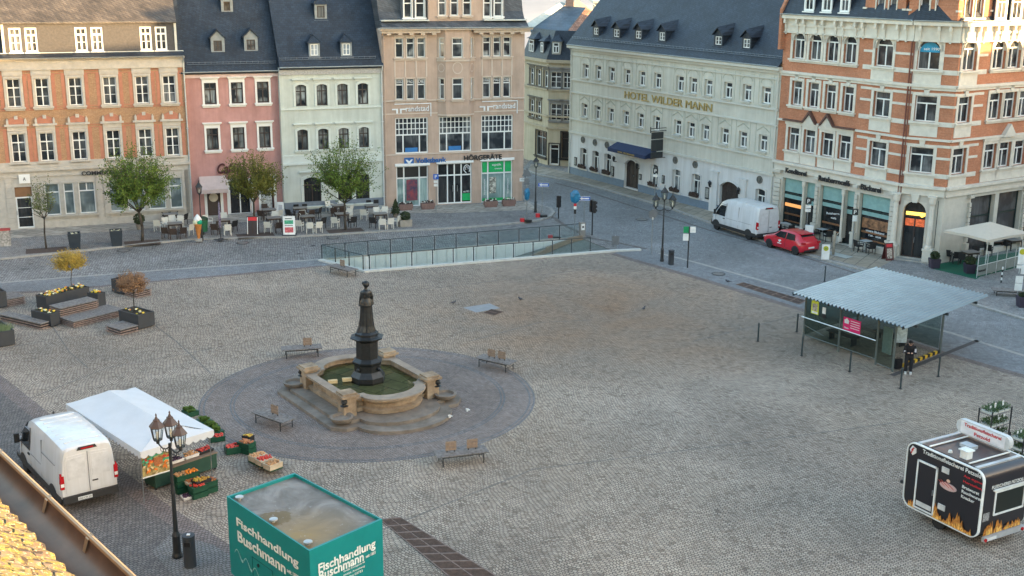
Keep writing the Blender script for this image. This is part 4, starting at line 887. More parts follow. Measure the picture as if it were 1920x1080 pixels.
for i in range(2): rf.quad((*low[i], zE), (*low[i+1], zE), (*up[i+1], zM), (*up[i], zM))
rf.build('mansard', slate, ch)
ridge = G(1099, 13, 0)
# upper blue-grey roof rising away to its ridge
def atd(px, py, d):       # point on a sight line at distance d along +Y
    v = ray(px, py); t = d/v.y; return Vector((v.x*t, d, CH+v.z*t))
ur = [atd(986, 56, g0.y+1), atd(1054, 70, gm.y+1.5), atd(1099, 14, gm.y+8.5), atd(1053, 11, gm.y+9.5)]
ub = MB().add([tuple(p-Vector((g0.x, g0.y, 0))) for p in ur], [(0, 1, 2, 3)]); ub.add([tuple(p-Vector((g0.x, g0.y, .15))) for p in ur], [(3, 2, 1, 0)])
for a, b in zip(ur, ur[1:]+ur[:1]): o_ = Vector((g0.x, g0.y, 0)); ub.quad(tuple(a-o_), tuple(b-o_), tuple(b-o_-Vector((0, 0, .15))), tuple(a-o_-Vector((0, 0, .15))))
ub.build('roof', rooftile('blue_slate', (.06, .09, .12), (.075, .105, .135), .4, .3), ch)
orr = [atd(1054, 72, gm.y+1.3), atd(1078, 78, gm.y+1.), atd(1125, 28, gm.y+8), atd(1099, 14, gm.y+8.5)]
o_ = Vector((g0.x, g0.y, .03)); MB().add([tuple(p-o_) for p in orr], [(0, 1, 2, 3)]).build('tiled_roof', rooftile('clay_tiles', (.2, .1, .065), (.38, .22, .16), .25, .2, .8, 0., .5), ch)
wg = [atd(975, 52, g0.y+.5), atd(1052, 4, gm.y+9.5), atd(1062, 8, gm.y+9.6), atd(992, 58, g0.y+.6)]
MB().add([tuple(p-Vector((g0.x, g0.y, -.02))) for p in wg], [(0, 1, 2, 3)]).build('verge', M('pale_verge', (.5, .55, .52), .7), ch)
cb_ = atd(1068, 8, gm.y+9.6); MB().cbox(cb_.x-g0.x, cb_.y-g0.y, cb_.z+.5, .8, .8, 2.6).build('chimney', M('chimney_dark', (.08, .075, .09), .8), ch)
for rr_, nn in (((993, 74, 1001, 97), 2), ((1015, 79, 1019, 98), 1), ((1038, 80, 1048, 99), 2)):
    f = FA if rr_[0] < 1020 else FB; q = f.R(rr_, -.1); d = MB().box(q[0]-.15, q[1]+.15, -.1, 1.6, q[2]-.15, q[3]+.15); 
    o = f.part(d, 'dormer', slate if rr_[0] < 1030 else M('pale_dormer', (.4, .38, .34), .8)); f.part(grid_frame(q[0], q[1], q[2], q[3], -.17, nn, .65, 1, 1, .06), 'frame', white, o)
    f.part(MB().quad((q[0], -.11, q[2]), (q[1], -.11, q[2]), (q[1], -.11, q[3]), (q[0], -.11, q[3])), 'pane', panec, o)
    cu = (q[0]+q[1])/2; f.part(MB().add([(q[0]-.35, -.3, q[3]+.12), (q[1]+.35, -.3, q[3]+.12), (q[1]+.35, 1.9, q[3]+.12), (q[0]-.35, 1.9, q[3]+.12), (cu, .7, q[3]+.75), (cu, 1.9, q[3]+.75)], [(0, 1, 4), (0, 4, 5, 3), (1, 2, 5, 4), (0, 3, 2, 1)]), 'dormer_roof', slate, o)
# cream house behind with an ochre wall, and a gable behind the blue roof
bh = atd(1135, 5, 150); hb = thing('rear_house', 'cream house with grey flat roof rim showing between the blue roof and the hotel roof', 'building', (bh.x, bh.y, 0))
zt = atd(1135, 6, 150).z; q0, q1 = atd(1120, 6, 150).x-bh.x, atd(1200, 6, 150).x-bh.x
MB().box(q0, q1, 0, 8, 0, zt).build('wall', M('cream_wall', (.6, .52, .4), .9), hb); MB().box(q0-.5, q1+.5, -.5, 8.5, zt, zt+.25).build('roof', zinc, hb)
MB().tube((q0+.1, -.15, 2), (q0+.1, -.15, zt-.8), .09).tube((q0+.1, -.15, zt-.8), (q0-.5, -.4, zt-.1), .09).build('downpipe', zinc, hb)
zo = atd(1135, 22, 149).z; MB().box(q0+.4, q1-1, -1.5, -.1, 0, zo).build('lower_wall', M('ochre_wall', (.6, .36, .14), .9), hb)
bh = atd(1095, 8, 170); gh = thing('gabled_house', 'pale yellow gabled house far behind the blue roof at the top of the picture', 'building', (bh.x, bh.y, 0))
zt = atd(1095, 8, 170).z; x0, x1 = atd(1050, 8, 170).x-bh.x, atd(1118, 8, 170).x-bh.x
MB().box(x0, x1, 0, 9, 0, zt-.4).build('wall', M('yellow_wall', (.6, .52, .42), .9), gh)
MB().add([(x0-.4, -.4, zt-.2), (x1+1.2, -.4, zt-2.2), (x1+1.2, 9, zt-2.2), (x0-.4, 9, zt-.2), ((x0+x1)/2, -.4, zt+.6), ((x0+x1)/2, 9, zt+.6)], [(0, 4, 5, 3), (4, 1, 2, 5), (0, 1, 4)]).build('roof', M('yellow_roof_edge', (.55, .45, .36), .8), gh)
# ------------------------------------------------------------------ hotel
g0 = G(1067, 326); ht = thing('hotel', 'long pale green hotel with gold lettering, blue-grey plinth and big slate roof with small dormers', 'hotel', (g0.x, g0.y, 0))
HA = radians(-59); F = Face(ht, g0, HA); U1 = F.P(1455, 300)[0]-.02
hgreen = M('hotel_render', (.52, .505, .445), .9, .1, .5); hwhite = M('hotel_white', (.57, .57, .57), .9, .04, .5); htrim = M('hotel_trim', (.52, .51, .46), .85, .05)
t3 = sc([(503, 452, 535, 552), (590, 462, 625, 567), (685, 472, 718, 580), (792, 485, 830, 595), (895, 497, 935, 610), (1005, 508, 1048, 627), (1158, 530, 1212, 648), (1250, 542, 1305, 662), (1358, 555, 1413, 678), (1495, 575, 1553, 697), (1627, 595, 1688, 718), (1763, 610, 1825, 738)], 3.765, 960)
t2 = sc([(497, 725, 525, 830), (587, 740, 617, 848), (678, 755, 712, 865), (783, 772, 820, 887), (883, 790, 927, 906), (1000, 805, 1038, 925)], 3.765, 960)+sc([(1142, 15, 1192, 130), (1235, 35, 1288, 147), (1335, 52, 1390, 165), (1470, 77, 1528, 195), (1598, 103, 1658, 222), (1735, 125, 1803, 248)], 3.765, 960, 220)
for t in (t3, t2):
    ps, rs = row(F, t, nb=1, nx=2, nt=1, tr=.66, case=0, sill=.06, cm=htrim, rec=.22, bw=.1, mw=.11)
    lm = MB()
    for r in rs:
        cu = (r[0]+r[1])/2; w = (r[1]-r[0])/2+.1; z = r[3]+.25
        if t is t3: 
            for i in range(8): a0, a1 = pi*i/8, pi*(i+1)/8; lm.add([(cu+w*cos(a0), -.03, z+.35*sin(a0)), (cu+w*cos(a1), -.03, z+.35*sin(a1)), (cu+(w+.06)*cos(a1), -.03, z+.41*sin(a1)), (cu+(w+.06)*cos(a0), -.03, z+.41*sin(a0))], [(0, 1, 2, 3)])
        else: lm.ex([(cu-w-.1, z), (cu, z+.35), (cu+w+.1, z), (cu+w+.1, z+.06), (cu, z+.42), (cu-w-.1, z+.06)], 'y', -.04, 0)
        for a in (r[0]-.32, r[1]+.32): lm.box(a-.012, a+.012, -.02, 0, r[2]-.1, r[3]+.9)
    F.part(lm, 'plaster_moulding', M('hotel_line', (.36, .37, .3), .9))
gfw = [F.R(r) for r in sc([(487, 262, 523, 352), (572, 235, 610, 382), (657, 255, 697, 405), (975, 315, 1035, 490), (1130, 360, 1192, 532), (1265, 395, 1332, 572), (1718, 508, 1785, 680)], 3.765, 960, 220)]
zb = sum(r[2] for r in gfw[1:6])/5; zt = sum(r[3] for r in gfw[1:6])/5; ww = 1.05
flow = M('dried_flowers', (.03, .03, .022), .9, .6, 20., col2=(.1, .06, .05))
for i, r in enumerate(gfw):
    cu = (r[0]+r[1])/2; w_ = window(F, [cu-ww/2, cu+ww/2, zb, zt], nx=2, nt=1, tr=.7, case=.13, cm=hwhite, arch=.1, sill=.08, rec=.2, pm=panec if i > 2 else pdark)
    if i < 6:
        fb = MB().box(cu-ww/2, cu+ww/2, -.32, -.08, zb, zb+.2)
        for j in range(26): x = cu+random.uniform(-.5, .5)*ww; fb.ball((x, random.uniform(-.36, -.1), zb+random.uniform(.15, .32)), random.uniform(.05, .1), 5)
        F.part(fb, 'window_box', flow, w_)
door = F.R(sc([(797, 290, 890, 505)], 3.765, 960, 220)[0]); door[2] = PH+.1; gate = F.R(sc([(1470, 440, 1602, 690)], 3.765, 960, 220)[0]); gate[2] = PH
for d_, nm in ((door, 'door'), (gate, 'gate')):
    F.holes.append(d_); u0, u1, z0, z1 = d_; mb = MB().box(u0, u1, .25, .3, z0, z1)
    n = 4
    for i in range(n):
        for a, b in ((.05, .38), (.42, .68), (.72, .95)): x = u0+(u1-u0)*(i+.5)/n; w = (u1-u0)/n*.34; mb.box(x-w, x+w, .23, .25, z0+(z1-z0)*a, z0+(z1-z0)*b)
    o = F.part(mb, nm, M('oak_dark', (.035, .025, .022), .6, .3, 5.)); F.part(MB().ball(((u0+u1)/2+.1, .2, z0+1.1), .05, 8), 'handle', steel, o)
    # arched head
    cu, hw, ra = (u0+u1)/2, (u1-u0)/2, .5; R_ = (hw*hw+ra*ra)/(2*ra); th = math.asin(hw/R_); sb = MB(); pin = [(cu+R_*sin(-th+2*th*i/10), z1-R_+R_*cos(-th+2*th*i/10)) for i in range(11)]
    for p, q in zip(pin, pin[1:]): sb.add([(p[0], -.004, p[1]), (q[0], -.004, q[1]), (q[0], -.004, z1+.01), (p[0], -.004, z1+.01), (p[0], .25, p[1]), (q[0], .25, q[1])], [(0, 1, 2, 3), (0, 1, 5, 4)])
    for p, q in zip(pin, pin[1:]): sb.add([(p[0], -.08, p[1]), (q[0], -.08, q[1]), (q[0], -.08, q[1]+.16), (p[0], -.08, p[1]+.16), (p[0], 0, p[1]), (q[0], 0, q[1]), (q[0], 0, q[1]+.16), (p[0], 0, p[1]+.16)], [(0, 1, 2, 3), (0, 1, 5, 4), (3, 2, 6, 7)])
    F.part(sb, 'door_arch', hwhite)
for px in ((1405, 1455, 380, 640), (1608, 1655, 435, 680)):
    r = F.R(sc([(px[0], px[2], px[1], px[3])], 3.765, 960, 220)[0]); F.part(MB().box(r[0]+.1, r[1]-.1, -.16, 0, 0, r[3]).box(r[0]+.02, r[1]-.02, -.2, 0, r[3], r[3]+.12), 'pilaster', hwhite)
ze = F.P(1261, 104)[1]; zs = F.P(1067, 246)[1]
F.wall(0, U1, zs, ze, hgreen, back=12); F.wall(0, U1, 0, zs, hwhite, name='ground_floor_wall', back=12)
zz = [F.P(1263, 174+2)[1], F.P(1263, 203)[1], F.P(1258, 285)[1]]
zz = [(F.P(1069, 147)[1]+F.P(1458, 206)[1])/2, (F.P(1069, 171)[1]+F.P(1457, 236)[1])/2, (F.P(1066, 221)[1])]
F.part(MB().box(0, U1, -.14, .01, zz[0]-.08, zz[0]+.06).box(0, U1, -.12, .01, zz[1]-.06, zz[1]+.06).box(0, U1, -.12, .01, zz[2]-.06, zz[2]+.06).box(0, U1, -.16, .01, zs-.08, zs+.1), 'string_course', htrim)
F.part(MB().box(0, U1, -.1, .01, ze-.95, ze-.86).box(0, U1, -.16, .01, ze-.5, ze-.25).box(-.2, U1+.1, -.42, .01, ze-.25, ze), 'cornice', htrim)
pl = MB(); ed = [0, door[0]-.05, door[1]+.05, gate[0]-.05, gate[1]+.05, U1]
for a, b in zip(ed[::2], ed[1::2]): pl.box(a, b, -.07, .01, 0, zb-.28 if zb > .9 else .7); pl.box(a, b, -.09, .01, zb-.28, zb-.2)
F.part(pl, 'plinth', M('hotel_plinth', (.15, .2, .26), .8, .08))
for x, y in ((503, 158), (587, 177), (672, 195), (1155, 302), (1295, 333), (1750, 440)):
    c_ = F.P(x/3.765+960, y/3.765+220); md = MB().lathe([(.3, 0), (.3, .08), (.22, .08), (.22, .03), (.12, .03), (.12, .1), (.03, .12)], 18)
    o = F.part(md, 'medallion', M('medallion_stone', (.12, .12, .11), .7)); o.rotation_euler = (pi/2, 0, F.az); o.location = F.W(c_[0], 0, c_[1])-ht.location
for (x, y, w, h) in ((450, 310, .35, .8), (712, 380, .4, .9), (908, 420, .3, .5), (1070, 438, .3, .7), (1382, 535, .5, .95)):
    c_ = F.P(x/3.765+960, y/3.765+220); o = F.part(MB().box(c_[0]-w/2, c_[0]+w/2, -.08, 0, c_[1]-h/2, c_[1]+h/2), 'notice_case', black); F.part(MB().box(c_[0]-w/2+.06, c_[0]+w/2-.06, -.09, -.08, c_[1]-h/2+.1, c_[1]+h/2-.08), 'notice', M('notice_paper', (.25, .26, .25), .6, .5, 8.), o)
for (x, y) in ((738, 290), (900, 340), (1415, 465), (1618, 512)):
    c_ = F.P(x/3.765+960, y/3.765+220); l_ = MB().box(c_[0]-.03, c_[0]+.03, -.3, 0, c_[1]-.3, c_[1]-.24).lathe([(.06, c_[1]-.25), (.14, c_[1]+.05), (.17, c_[1]+.06), (.03, c_[1]+.25)], 8, c_[0], -.3); F.part(l_, 'wall_lamp', black)
a = F.P(940, 265); 
A0 = F.P(668/3.765+960, 232/3.765+220)[0]; A1 = F.P(1207, 275)[0]; az0 = F.P(1150, 275, -.1)[1]
q = F.R((1139, 270, 1211, 292), -1.0); ua, ub_ = F.P(1139, 284, -1.2)[0], F.P(1210, 291, -1.2)[0]; zf = F.P(1175, 290, -1.2)[1]
nav = M('navy_canvas', (.015, .03, .085), .8)
F.part(MB().add([(ua, -.02, zf+.75), (ub_, -.02, zf+.75), (ub_, -1.2, zf+.25), (ua, -1.2, zf+.25), (ub_, -1.2, zf-.05), (ua, -1.2, zf-.05), (ua, -.02, zf+.1), (ub_, -.02, zf+.1)], [(0, 1, 2, 3), (3, 2, 4, 5), (0, 3, 5, 6), (1, 7, 4, 2), (0, 6, 7, 1), (5, 4, 7, 6)]), 'awning', nav)
text('HOTEL WILDER MANN', 2.4, .13, ht, F.W((ua+ub_)/2, -1.22, zf+.08)-ht.location, M('gold', (.5, .36, .1), .5, .1, 3, .4), rot=(pi/2, 0, F.az), depth=.01)
gold = M('gold_dull', (.36, .26, .09), .5)
ftext(F, 'HOTEL WILDER MANN', 1171, 178.5, 1335, 201, .62, gold, y=-.06, bold=.0, depth=.08)
gutter(F, -.15, U1, ze+.05); downpipe(F, .12, .1, ze, mat=htrim); downpipe(F, U1-.15, .1, ze, mat=htrim)
HP = radians(47)
vy = F.roofpt(1172, 0, ze, HP, -.42)
gable_roof(F, -.35, U1, ze, HP, 9.5, slate, y0=-.42, side=0)
F.part(MB().add([(0, 0, ze), (0, 9.5, ze+9.9*tan(HP)-.3), (0, 12, ze+7), (0, 12, ze)], [(0, 1, 2, 3)]), 'gable', hgreen)
snowguard(F, 0, U1-.1, ze, HP, -.42, .7)
for r in sc([(578, 195, 607, 245), (720, 207, 755, 262), (875, 217, 910, 273), (1042, 227, 1077, 287), (1437, 255, 1477, 317), (1635, 273, 1677, 340)], 3.765, 960):
    dormer(F, r, ze, HP, -.42, gab=.55, m=.15, nb=2, nx=2, curve=True, wm=slate, over=.18)
# hanging sign of the hotel
hs = F.roofpt; bx0 = F.P(1243, 240, -.9); o_ = F.W(bx0[0], -.55, 0)
zt_, zb_ = F.P(1232, 246, -.9)[1], F.P(1232, 297, -.9)[1]
hsn = thing('hanging_sign', 'tall dark hanging sign on iron brackets projecting from the hotel facade', 'sign', F.W(F.P(1232, 270, -.9)[0], 0, 0), HA)
MB().box(-.03, .03, -1.6, 0, zt_, zt_+.05).box(-.03, .03, -1.6, 0, zt_+.22, zt_+.27).box(-.03, .03, -1.6, 0, zb_, zb_+.05).box(-.02, .02, -1.65, -1.58, zt_-.1, zt_+.4).build('bracket', black, hsn)
h_ = (zt_-zb_)
for a, b, nm in ((.72, .97, 'board'), (.27, .69, 'board'), (.03, .23, 'board')):
    o = MB().box(-.05, .05, -1.5, -.3, zb_+h_*a, zb_+h_*b).build(nm, M('sign_board', (.03, .033, .036), .6), hsn)
    text('Wilder Mann' if a < .7 and a > .2 else 'HOTEL' if a > .7 else 'Restaurant', .85, None, o, (-.055, -.9, zb_+h_*(a+b)/2), M('sign_grey', (.1, .1, .1), .6), rot=(pi/2, 0, -pi/2), depth=.005)
# ------------------------------------------------------------------ corner building (brick, bakery)
org = G(1455, 430); c1 = G(1677, 486); c2 = G(1758, 497)
cbd = thing('corner_brick_building', 'big orange brick corner building with cream stone bands, arched top windows and bakery below', 'building', (c1.x, c1.y, 0))
hB = radians(-59)
oB = F.W(U1+.02, .0, 0)                                    # continues the hotel line
A1 = Face(cbd, oB, atan2(c1.y-oB.y, c1.x-oB.x)); L1 = (c1-oB).length
A2 = Face(cbd, c1, azof(c1, c2)); L2 = (c2-c1).length; A3 = Face(cbd, c2, radians(33)); L3 = 15.
print('C faces', math.degrees(A1.az), math.degrees(A2.az), L1, L2)
brick = brickwall('corner_brick', (.45, .17, .09), (.52, .22, .125), (.42, .2, .12)); cst = M('cream_stone2', (.6, .56, .49), .85, .1, 2.)
def rw(Fc, l, s, ox, oy, zr=None, **k):
    rs = [Fc.R(r) for r in sc(l, s, ox, oy)]; n = len(rs); w = sum(r[1]-r[0] for r in rs)/n; a, b = (sum(r[2] for r in rs)/n, sum(r[3] for r in rs)/n) if zr is None else zr
    rs = [[(r[0]+r[1])/2-w/2, (r[0]+r[1])/2+w/2, a, b] for r in rs]
    for r in rs: window(Fc, r, **k)
    return rs
ka = dict(cm=cst, case=.2, arch=1., nt=1, tr=.72, rec=.2); kb_ = dict(cm=cst, case=.2, nt=1, tr=.7, keystone=True, rec=.2)
r4 = rw(A1, [(195, 240, 270, 440), (322, 250, 392, 455), (447, 257, 520, 468), (575, 268, 660, 485)], 4, 1440, 0, hood='brow', **ka)
s4 = rw(A1, [(815, 275, 930, 505)], 4, 1440, 0, keystone=True, **ka); Z4 = (s4[0][2], s4[0][3])
r3 = rw(A1, [(185, 600, 247, 790), (308, 615, 373, 808), (433, 630, 500, 830), (565, 645, 633, 850)], 4, 1440, 0, **kb_); s3 = rw(A1, [(798, 680, 905, 885)], 4, 1440, 0, **kb_); Z3 = (s3[0][2], s3[0][3])
r2 = rw(A1, [(140, 58, 203, 228), (247, 78, 310, 247), (363, 98, 433, 272), (478, 118, 550, 295)], 3.6, 1440, 220, cm=cst, case=.2, nt=1, tr=.7, rec=.2); s2 = rw(A1, [(690, 155, 788, 343)], 3.6, 1440, 220, **kb_); Z2 = (s2[0][2], s2[0][3])
m4 = rw(A2, [(1133, 300, 1280, 540)], 4, 1440, 0, zr=Z4, keystone=True, **{**ka, 'case': .25}); m3 = rw(A2, [(1108, 725, 1252, 930)], 4, 1440, 0, zr=Z3, **kb_); m2 = rw(A2, [(960, 200, 1103, 390)], 3.6, 1440, 220, zr=Z2, **kb_)
E4 = rw(A3, [(1475, 305, 1555, 535)], 4, 1440, 0, zr=Z4, keystone=True, **ka); w4 = rw(A3, [(1700, 325, 1768, 545), (1812, 325, 1880, 545), (1924, 325, 1992, 545), (2036, 325, 2104, 545)], 4, 1440, 0, zr=(r4[0][2], r4[0][3]), hood='brow', **ka)
E3_ = rw(A3, [(1435, 720, 1508, 920)], 4, 1440, 0, zr=Z3, **kb_); w3 = rw(A3, [(1668, 705, 1733, 910), (1778, 700, 1843, 905), (1888, 695, 1953, 900), (1998, 690, 2063, 895)], 4, 1440, 0, zr=(r3[0][2], r3[0][3]), **kb_)
E2_ = rw(A3, [(1252, 195, 1323, 375)], 3.6, 1440, 220, zr=Z2, **kb_); w2 = rw(A3, [(1467, 180, 1525, 355), (1566, 172, 1624, 345), (1667, 165, 1725, 335), (1766, 158, 1824, 325)], 3.6, 1440, 220, zr=(r2[0][2], r2[0][3]), cm=cst, case=.2, nt=1, tr=.7, rec=.2)
ze = (A1.P(1467, 25)[1]+A2.P(1740, 40)[1])/2; zs = [(A1.P(1465, 131)[1]+A2.P(1740, 162)[1])/2, (A1.P(1452, 300)[1]+A2.P(1730, 352)[1])/2]
zi = A2.P(1725, 260)[1]
# signwriting on the arched light of the middle window
c_ = m4[0]; cu = (c_[0]+c_[1])/2; hw = (c_[1]-c_[0])/2-.08; A2.part(MB().ex([(cu+hw*cos(pi*i/12), c_[3]-hw-.16+hw*sin(pi*i/12)) for i in range(13)], 'y', .17, .18), 'blue_light', M('blue_sticker', (.01, .25, .45), .5))
t = text('seit 1990', 1., .18, cbd, A2.W(cu+.1, .16, c_[3]-hw+.05)-cbd.location, sgm, rot=(pi/2, 0, A2.az), depth=.01)
# shopfronts
shops = [A1.R(r) for r in sc([(100, 400, 230, 760), (243, 425, 300, 720), (355, 460, 495, 860), (508, 485, 562, 800), (622, 515, 795, 905)], 3.6, 1440, 220)]
zt = sum(r[3] for r in shops)/5; zb = .55
teal = M('teal_blind', (.2, .35, .34), .7, .08, 3., col2=(.24, .41, .4)); warm = M('warm_interior', (.12, .06, .04), .6, .8, 3., col2=(.4, .2, .1))
print('shops', [[round(v, 2) for v in r] for r in shops], zt)
for i, r in enumerate(shops):
    u0, u1 = r[0], r[1]; z0 = zb if i in (0, 2, 4) else PH+.05; rr = [u0, u1, z0, zt]; A1.holes.append(rr); o = A1.part(grid_frame(u0, u1, z0, zt, .3, 1, .66, 1, 1, .07, .08), 'shop_window', M('green_black', (.012, .03, .028), .5)); h_ = zt-z0
    A1.part(MB().quad((u0, .36, z0), (u1, .36, z0), (u1, .36, zt), (u0, .36, zt)), 'pane', pdark, o)
    A1.part(MB().box(u0+.06, u1-.06, .27, .29, z0+h_*.7, zt-.05).box(u0+.06, u1-.06, .27, .29, z0+h_*.56, z0+h_*.64), 'blind', teal, o)
    if i in (0, 2, 4): A1.part(MB().box(u0+.1, u1-.1, .33, .35, z0+h_*.2, z0+h_*.24).box(u0+.1, u1-.1, .33, .35, z0+h_*.05, z0+h_*.08), 'counter', M('counter_wood', (.2, .09, .04), .5), o)
    if i == 0: A1.part(MB().box(u0+.1, u1-.1, .32, .35, z0+h_*.38, z0+h_*.45), 'lamp_strip', M('lamp_glow', (.6, .3, .1), .5, emit=((1, .4, .12), .09)), o)
    if i == 2: text('Ratsherrn', 1.2, .16, o, ((u0+u1)/2-.1, .3, z0+h_*.44), sgm, depth=.01, rot=(pi/2, -.12, 0)); text('café', .5, .15, o, ((u0+u1)/2, .3, z0+h_*.35), sgm, depth=.01)
    if i == 4: text('unsere Bäckerei', 1.6, .16, o, ((u0+u1)/2, .3, z0+h_*.26), sgm, depth=.01); A1.part(MB().box(u0+.1, u1-.1, .33, .35, z0+h_*.3, z0+h_*.5), 'display', warm, o); text('7.00 - 18.00', 1.1, .12, o, ((u0+u1)/2, .3, z0+h_*.17), sgm, depth=.01)
dd = A2.R(sc([(918, 560, 1037, 940)], 3.6, 1440, 220)[0]); dd[2] = PH+.12; A2.holes.append(dd)
o = A2.part(grid_frame(*dd, .35, 2, .72, 1, 1, .08), 'door', dframe); A2.part(MB().quad((dd[0], .41, dd[2]), (dd[1], .41, dd[2]), (dd[1], .41, dd[3]), (dd[0], .41, dd[3])), 'pane', pdark, o)
h_ = dd[3]-dd[2]; A2.part(MB().box(dd[0]+.12, dd[1]-.12, .36, .39, dd[2]+h_*.74, dd[2]+h_*.8).ball((dd[0]+(dd[1]-dd[0])*.8, .3, dd[2]+h_*.75), .12, 8), 'lamp_strip', M('lamp_glow_yellow', (.8, .5, .1), .5, emit=((1, .6, .1), .25)), o)
A2.part(MB().box(dd[0]+.12, dd[1]-.12, .38, .395, dd[2]+h_*.55, dd[2]+h_*.68), 'display', M('red_glow', (.5, .1, .04), .5, .7, 6., emit=((1, .2, .06), .04)), o)
A2.part(MB().box((dd[0]+dd[1])/2+.05, (dd[0]+dd[1])/2+.08, .3, .33, dd[2]+1, dd[2]+1.4), 'handle', steel, o)
cu, hw, z1 = (dd[0]+dd[1])/2, (dd[1]-dd[0])/2, dd[3]; sb = MB(); pin = [(cu-hw*cos(pi*i/12), z1-hw+hw*sin(pi*i/12)) for i in range(13)]
for p, q in zip(pin, pin[1:]): sb.add([(p[0], -.004, p[1]), (q[0], -.004, q[1]), (q[0], -.004, z1+.01), (p[0], -.004, z1+.01), (p[0], .35, p[1]), (q[0], .35, q[1])], [(0, 1, 2, 3), (0, 1, 5, 4)])
sb.ex([(cu-.15, z1-.05), (cu+.15, z1-.05), (cu+.28, z1+.5), (cu-.28, z1+.5)], 'y', -.2, 0); A2.part(sb, 'door_arch', cst)
gfz = [A3.R(r) for r in sc([(1180, 560, 1305, 900), (1372, 540, 1498, 860), (1562, 515, 1678, 830), (1745, 490, 1860, 800)], 3.6, 1440, 220)]; zt3 = sum(r[3] for r in gfz)/4
for r in gfz:
    rr = [r[0], r[1], .5, zt3]; A3.holes.append(rr); o = A3.part(grid_frame(*rr, .3, 1, .62, 1, 1, .09, .09), 'shop_window', M('green_black', (.012, .03, .028), .5)); A3.part(MB().quad((rr[0], .36, .5), (rr[1], .36, .5), (rr[1], .36, zt3), (rr[0], .36, zt3)), 'pane', panemat('cafe_glass', (.05, .045, .045), (.2, .2, .2), .6), o)
stw = M('rusticated_stone', (.52, .49, .43), .85, .1, 1.5)
for Fc, L_ in ((A1, L1), (A2, L2), (A3, L3)):
    Fc.wall(0, L_, zs[1], ze, brick, back=9 if Fc is A3 else None); Fc.wall(0, L_, 0, zs[1], stw, name='ground_floor_wall', depth=.42)
    b_ = MB().box(-.05, L_+.05, -.45, .02, ze-.28, ze).box(0, L_, -.12, .02, ze-1.25, ze-.28).box(0, L_, -.2, .02, ze-1.3, ze-1.22)
    n = max(3, int(L_/.85))
    for i in range(n): u = (i+.5)*L_/n+(.12 if i % 2 else -.12); b_.box(u-.09, u+.09, -.4, -.1, ze-.62, ze-.28); b_.box(u-.07, u+.07, -.26, -.1, ze-.95, ze-.62); b_.box(u-.06, u+.06, -.2, -.1, ze-1.38, ze-.95)
    Fc.part(b_, 'cornice', cst)
    s_ = MB().box(-.03, L_+.03, -.2, .02, zs[0]-.12, zs[0]+.06).box(-.03, L_+.03, -.1, .02, zs[0]-.3, zs[0]-.12).box(-.05, L_+.05, -.35, .02, zs[1]-.05, zs[1]+.12).box(0, L_, -.14, .02, zs[1]-.55, zs[1]-.05).box(-.03, L_+.03, -.16, .02, zi-.08, zi+.06)
    Fc.part(s_, 'string_course', cst)
def bands(Fc, a, b, wins):
    mb = MB()
    for (z0, z1), w in zip((Z4, Z3, Z2), wins):
        h = z1-z0
        for f, t in ((.5 if (z0, z1) == Z4 else .62, .16), (-.06, .3), (1.08, .17)):
            if (z0, z1) == Z4 and f > 1: continue
            z = z0+h*f
            for p, q in ((a, w[0][0]-.2), (w[0][1]+.2, b)):
                if q-p > .1: mb.box(p, q, -.045, .01, z-t/2, z+t/2)
        mb.box(w[0][0]-.2, w[0][1]+.2, -.05, .01, z0-.95 if z0 > zs[1]+1 else zs[1]+.12, z0-.13)
    Fc.part(mb, 'stone_band', cst)
bands(A1, s4[0][0]-.95, L1, (s4, s3, s2)); bands(A2, 0, L2, (m4, m3, m2)); bands(A3, 0, E4[0][1]+1.1, (E4, E3_, E2_))
# panels under the first-floor windows and gablets above them
mb = MB()
for r in r2: mb.box(r[0]-.2, r[1]+.2, -.06, .01, zs[1]+.15, r[2]-.13); mb.box(r[0]-.25, r[1]+.25, -.12, .01, r[3]+.2, r[3]+.45)
for r in w2: pass
A1.part(mb, 'stone_panel', cst)
mb = MB()
for r in r2[1:3]: cu = (r[0]+r[1])/2; mb.ex([(cu-.72, r[3]+.45), (cu-.6, r[3]+.45), (cu, r[3]+1.15), (cu+.6, r[3]+.45), (cu+.72, r[3]+.45), (cu, r[3]+1.36)], 'y', -.3, 0)
for a, b in ((r2[0][0]-.4, (r2[1][0]+r2[1][1])/2-.72), ((r2[2][0]+r2[2][1])/2+.72, r2[3][1]+.4)): mb.box(a, b, -.3, 0, r2[0][3]+.45, r2[0][3]+.56)
A1.part(mb, 'gablet', M('brown_lead', (.1, .05, .04), .6)); mb = MB()
for r in r2[1:3]: cu = (r[0]+r[1])/2; mb.ex([(cu-.6, r[3]+.45), (cu, r[3]+1.15), (cu+.6, r[3]+.45)], 'y', -.15, 0)
A1.part(mb, 'gablet_field', cst)
mb = MB()
for r in w2: mb.box(r[0]-.2, r[1]+.2, -.06, .01, zs[1]+.15, r[2]-.13); mb.box(r[0]-.25, r[1]+.25, -.12, .01, r[3]+.2, r[3]+.4)
cu = (w2[1][0]+w2[1][1])/2; mb.ex([(cu-.7, w2[1][3]+.4), (cu, w2[1][3]+1.25), (cu+.7, w2[1][3]+.4)], 'y', -.3, 0); A3.part(mb, 'stone_panel', cst)
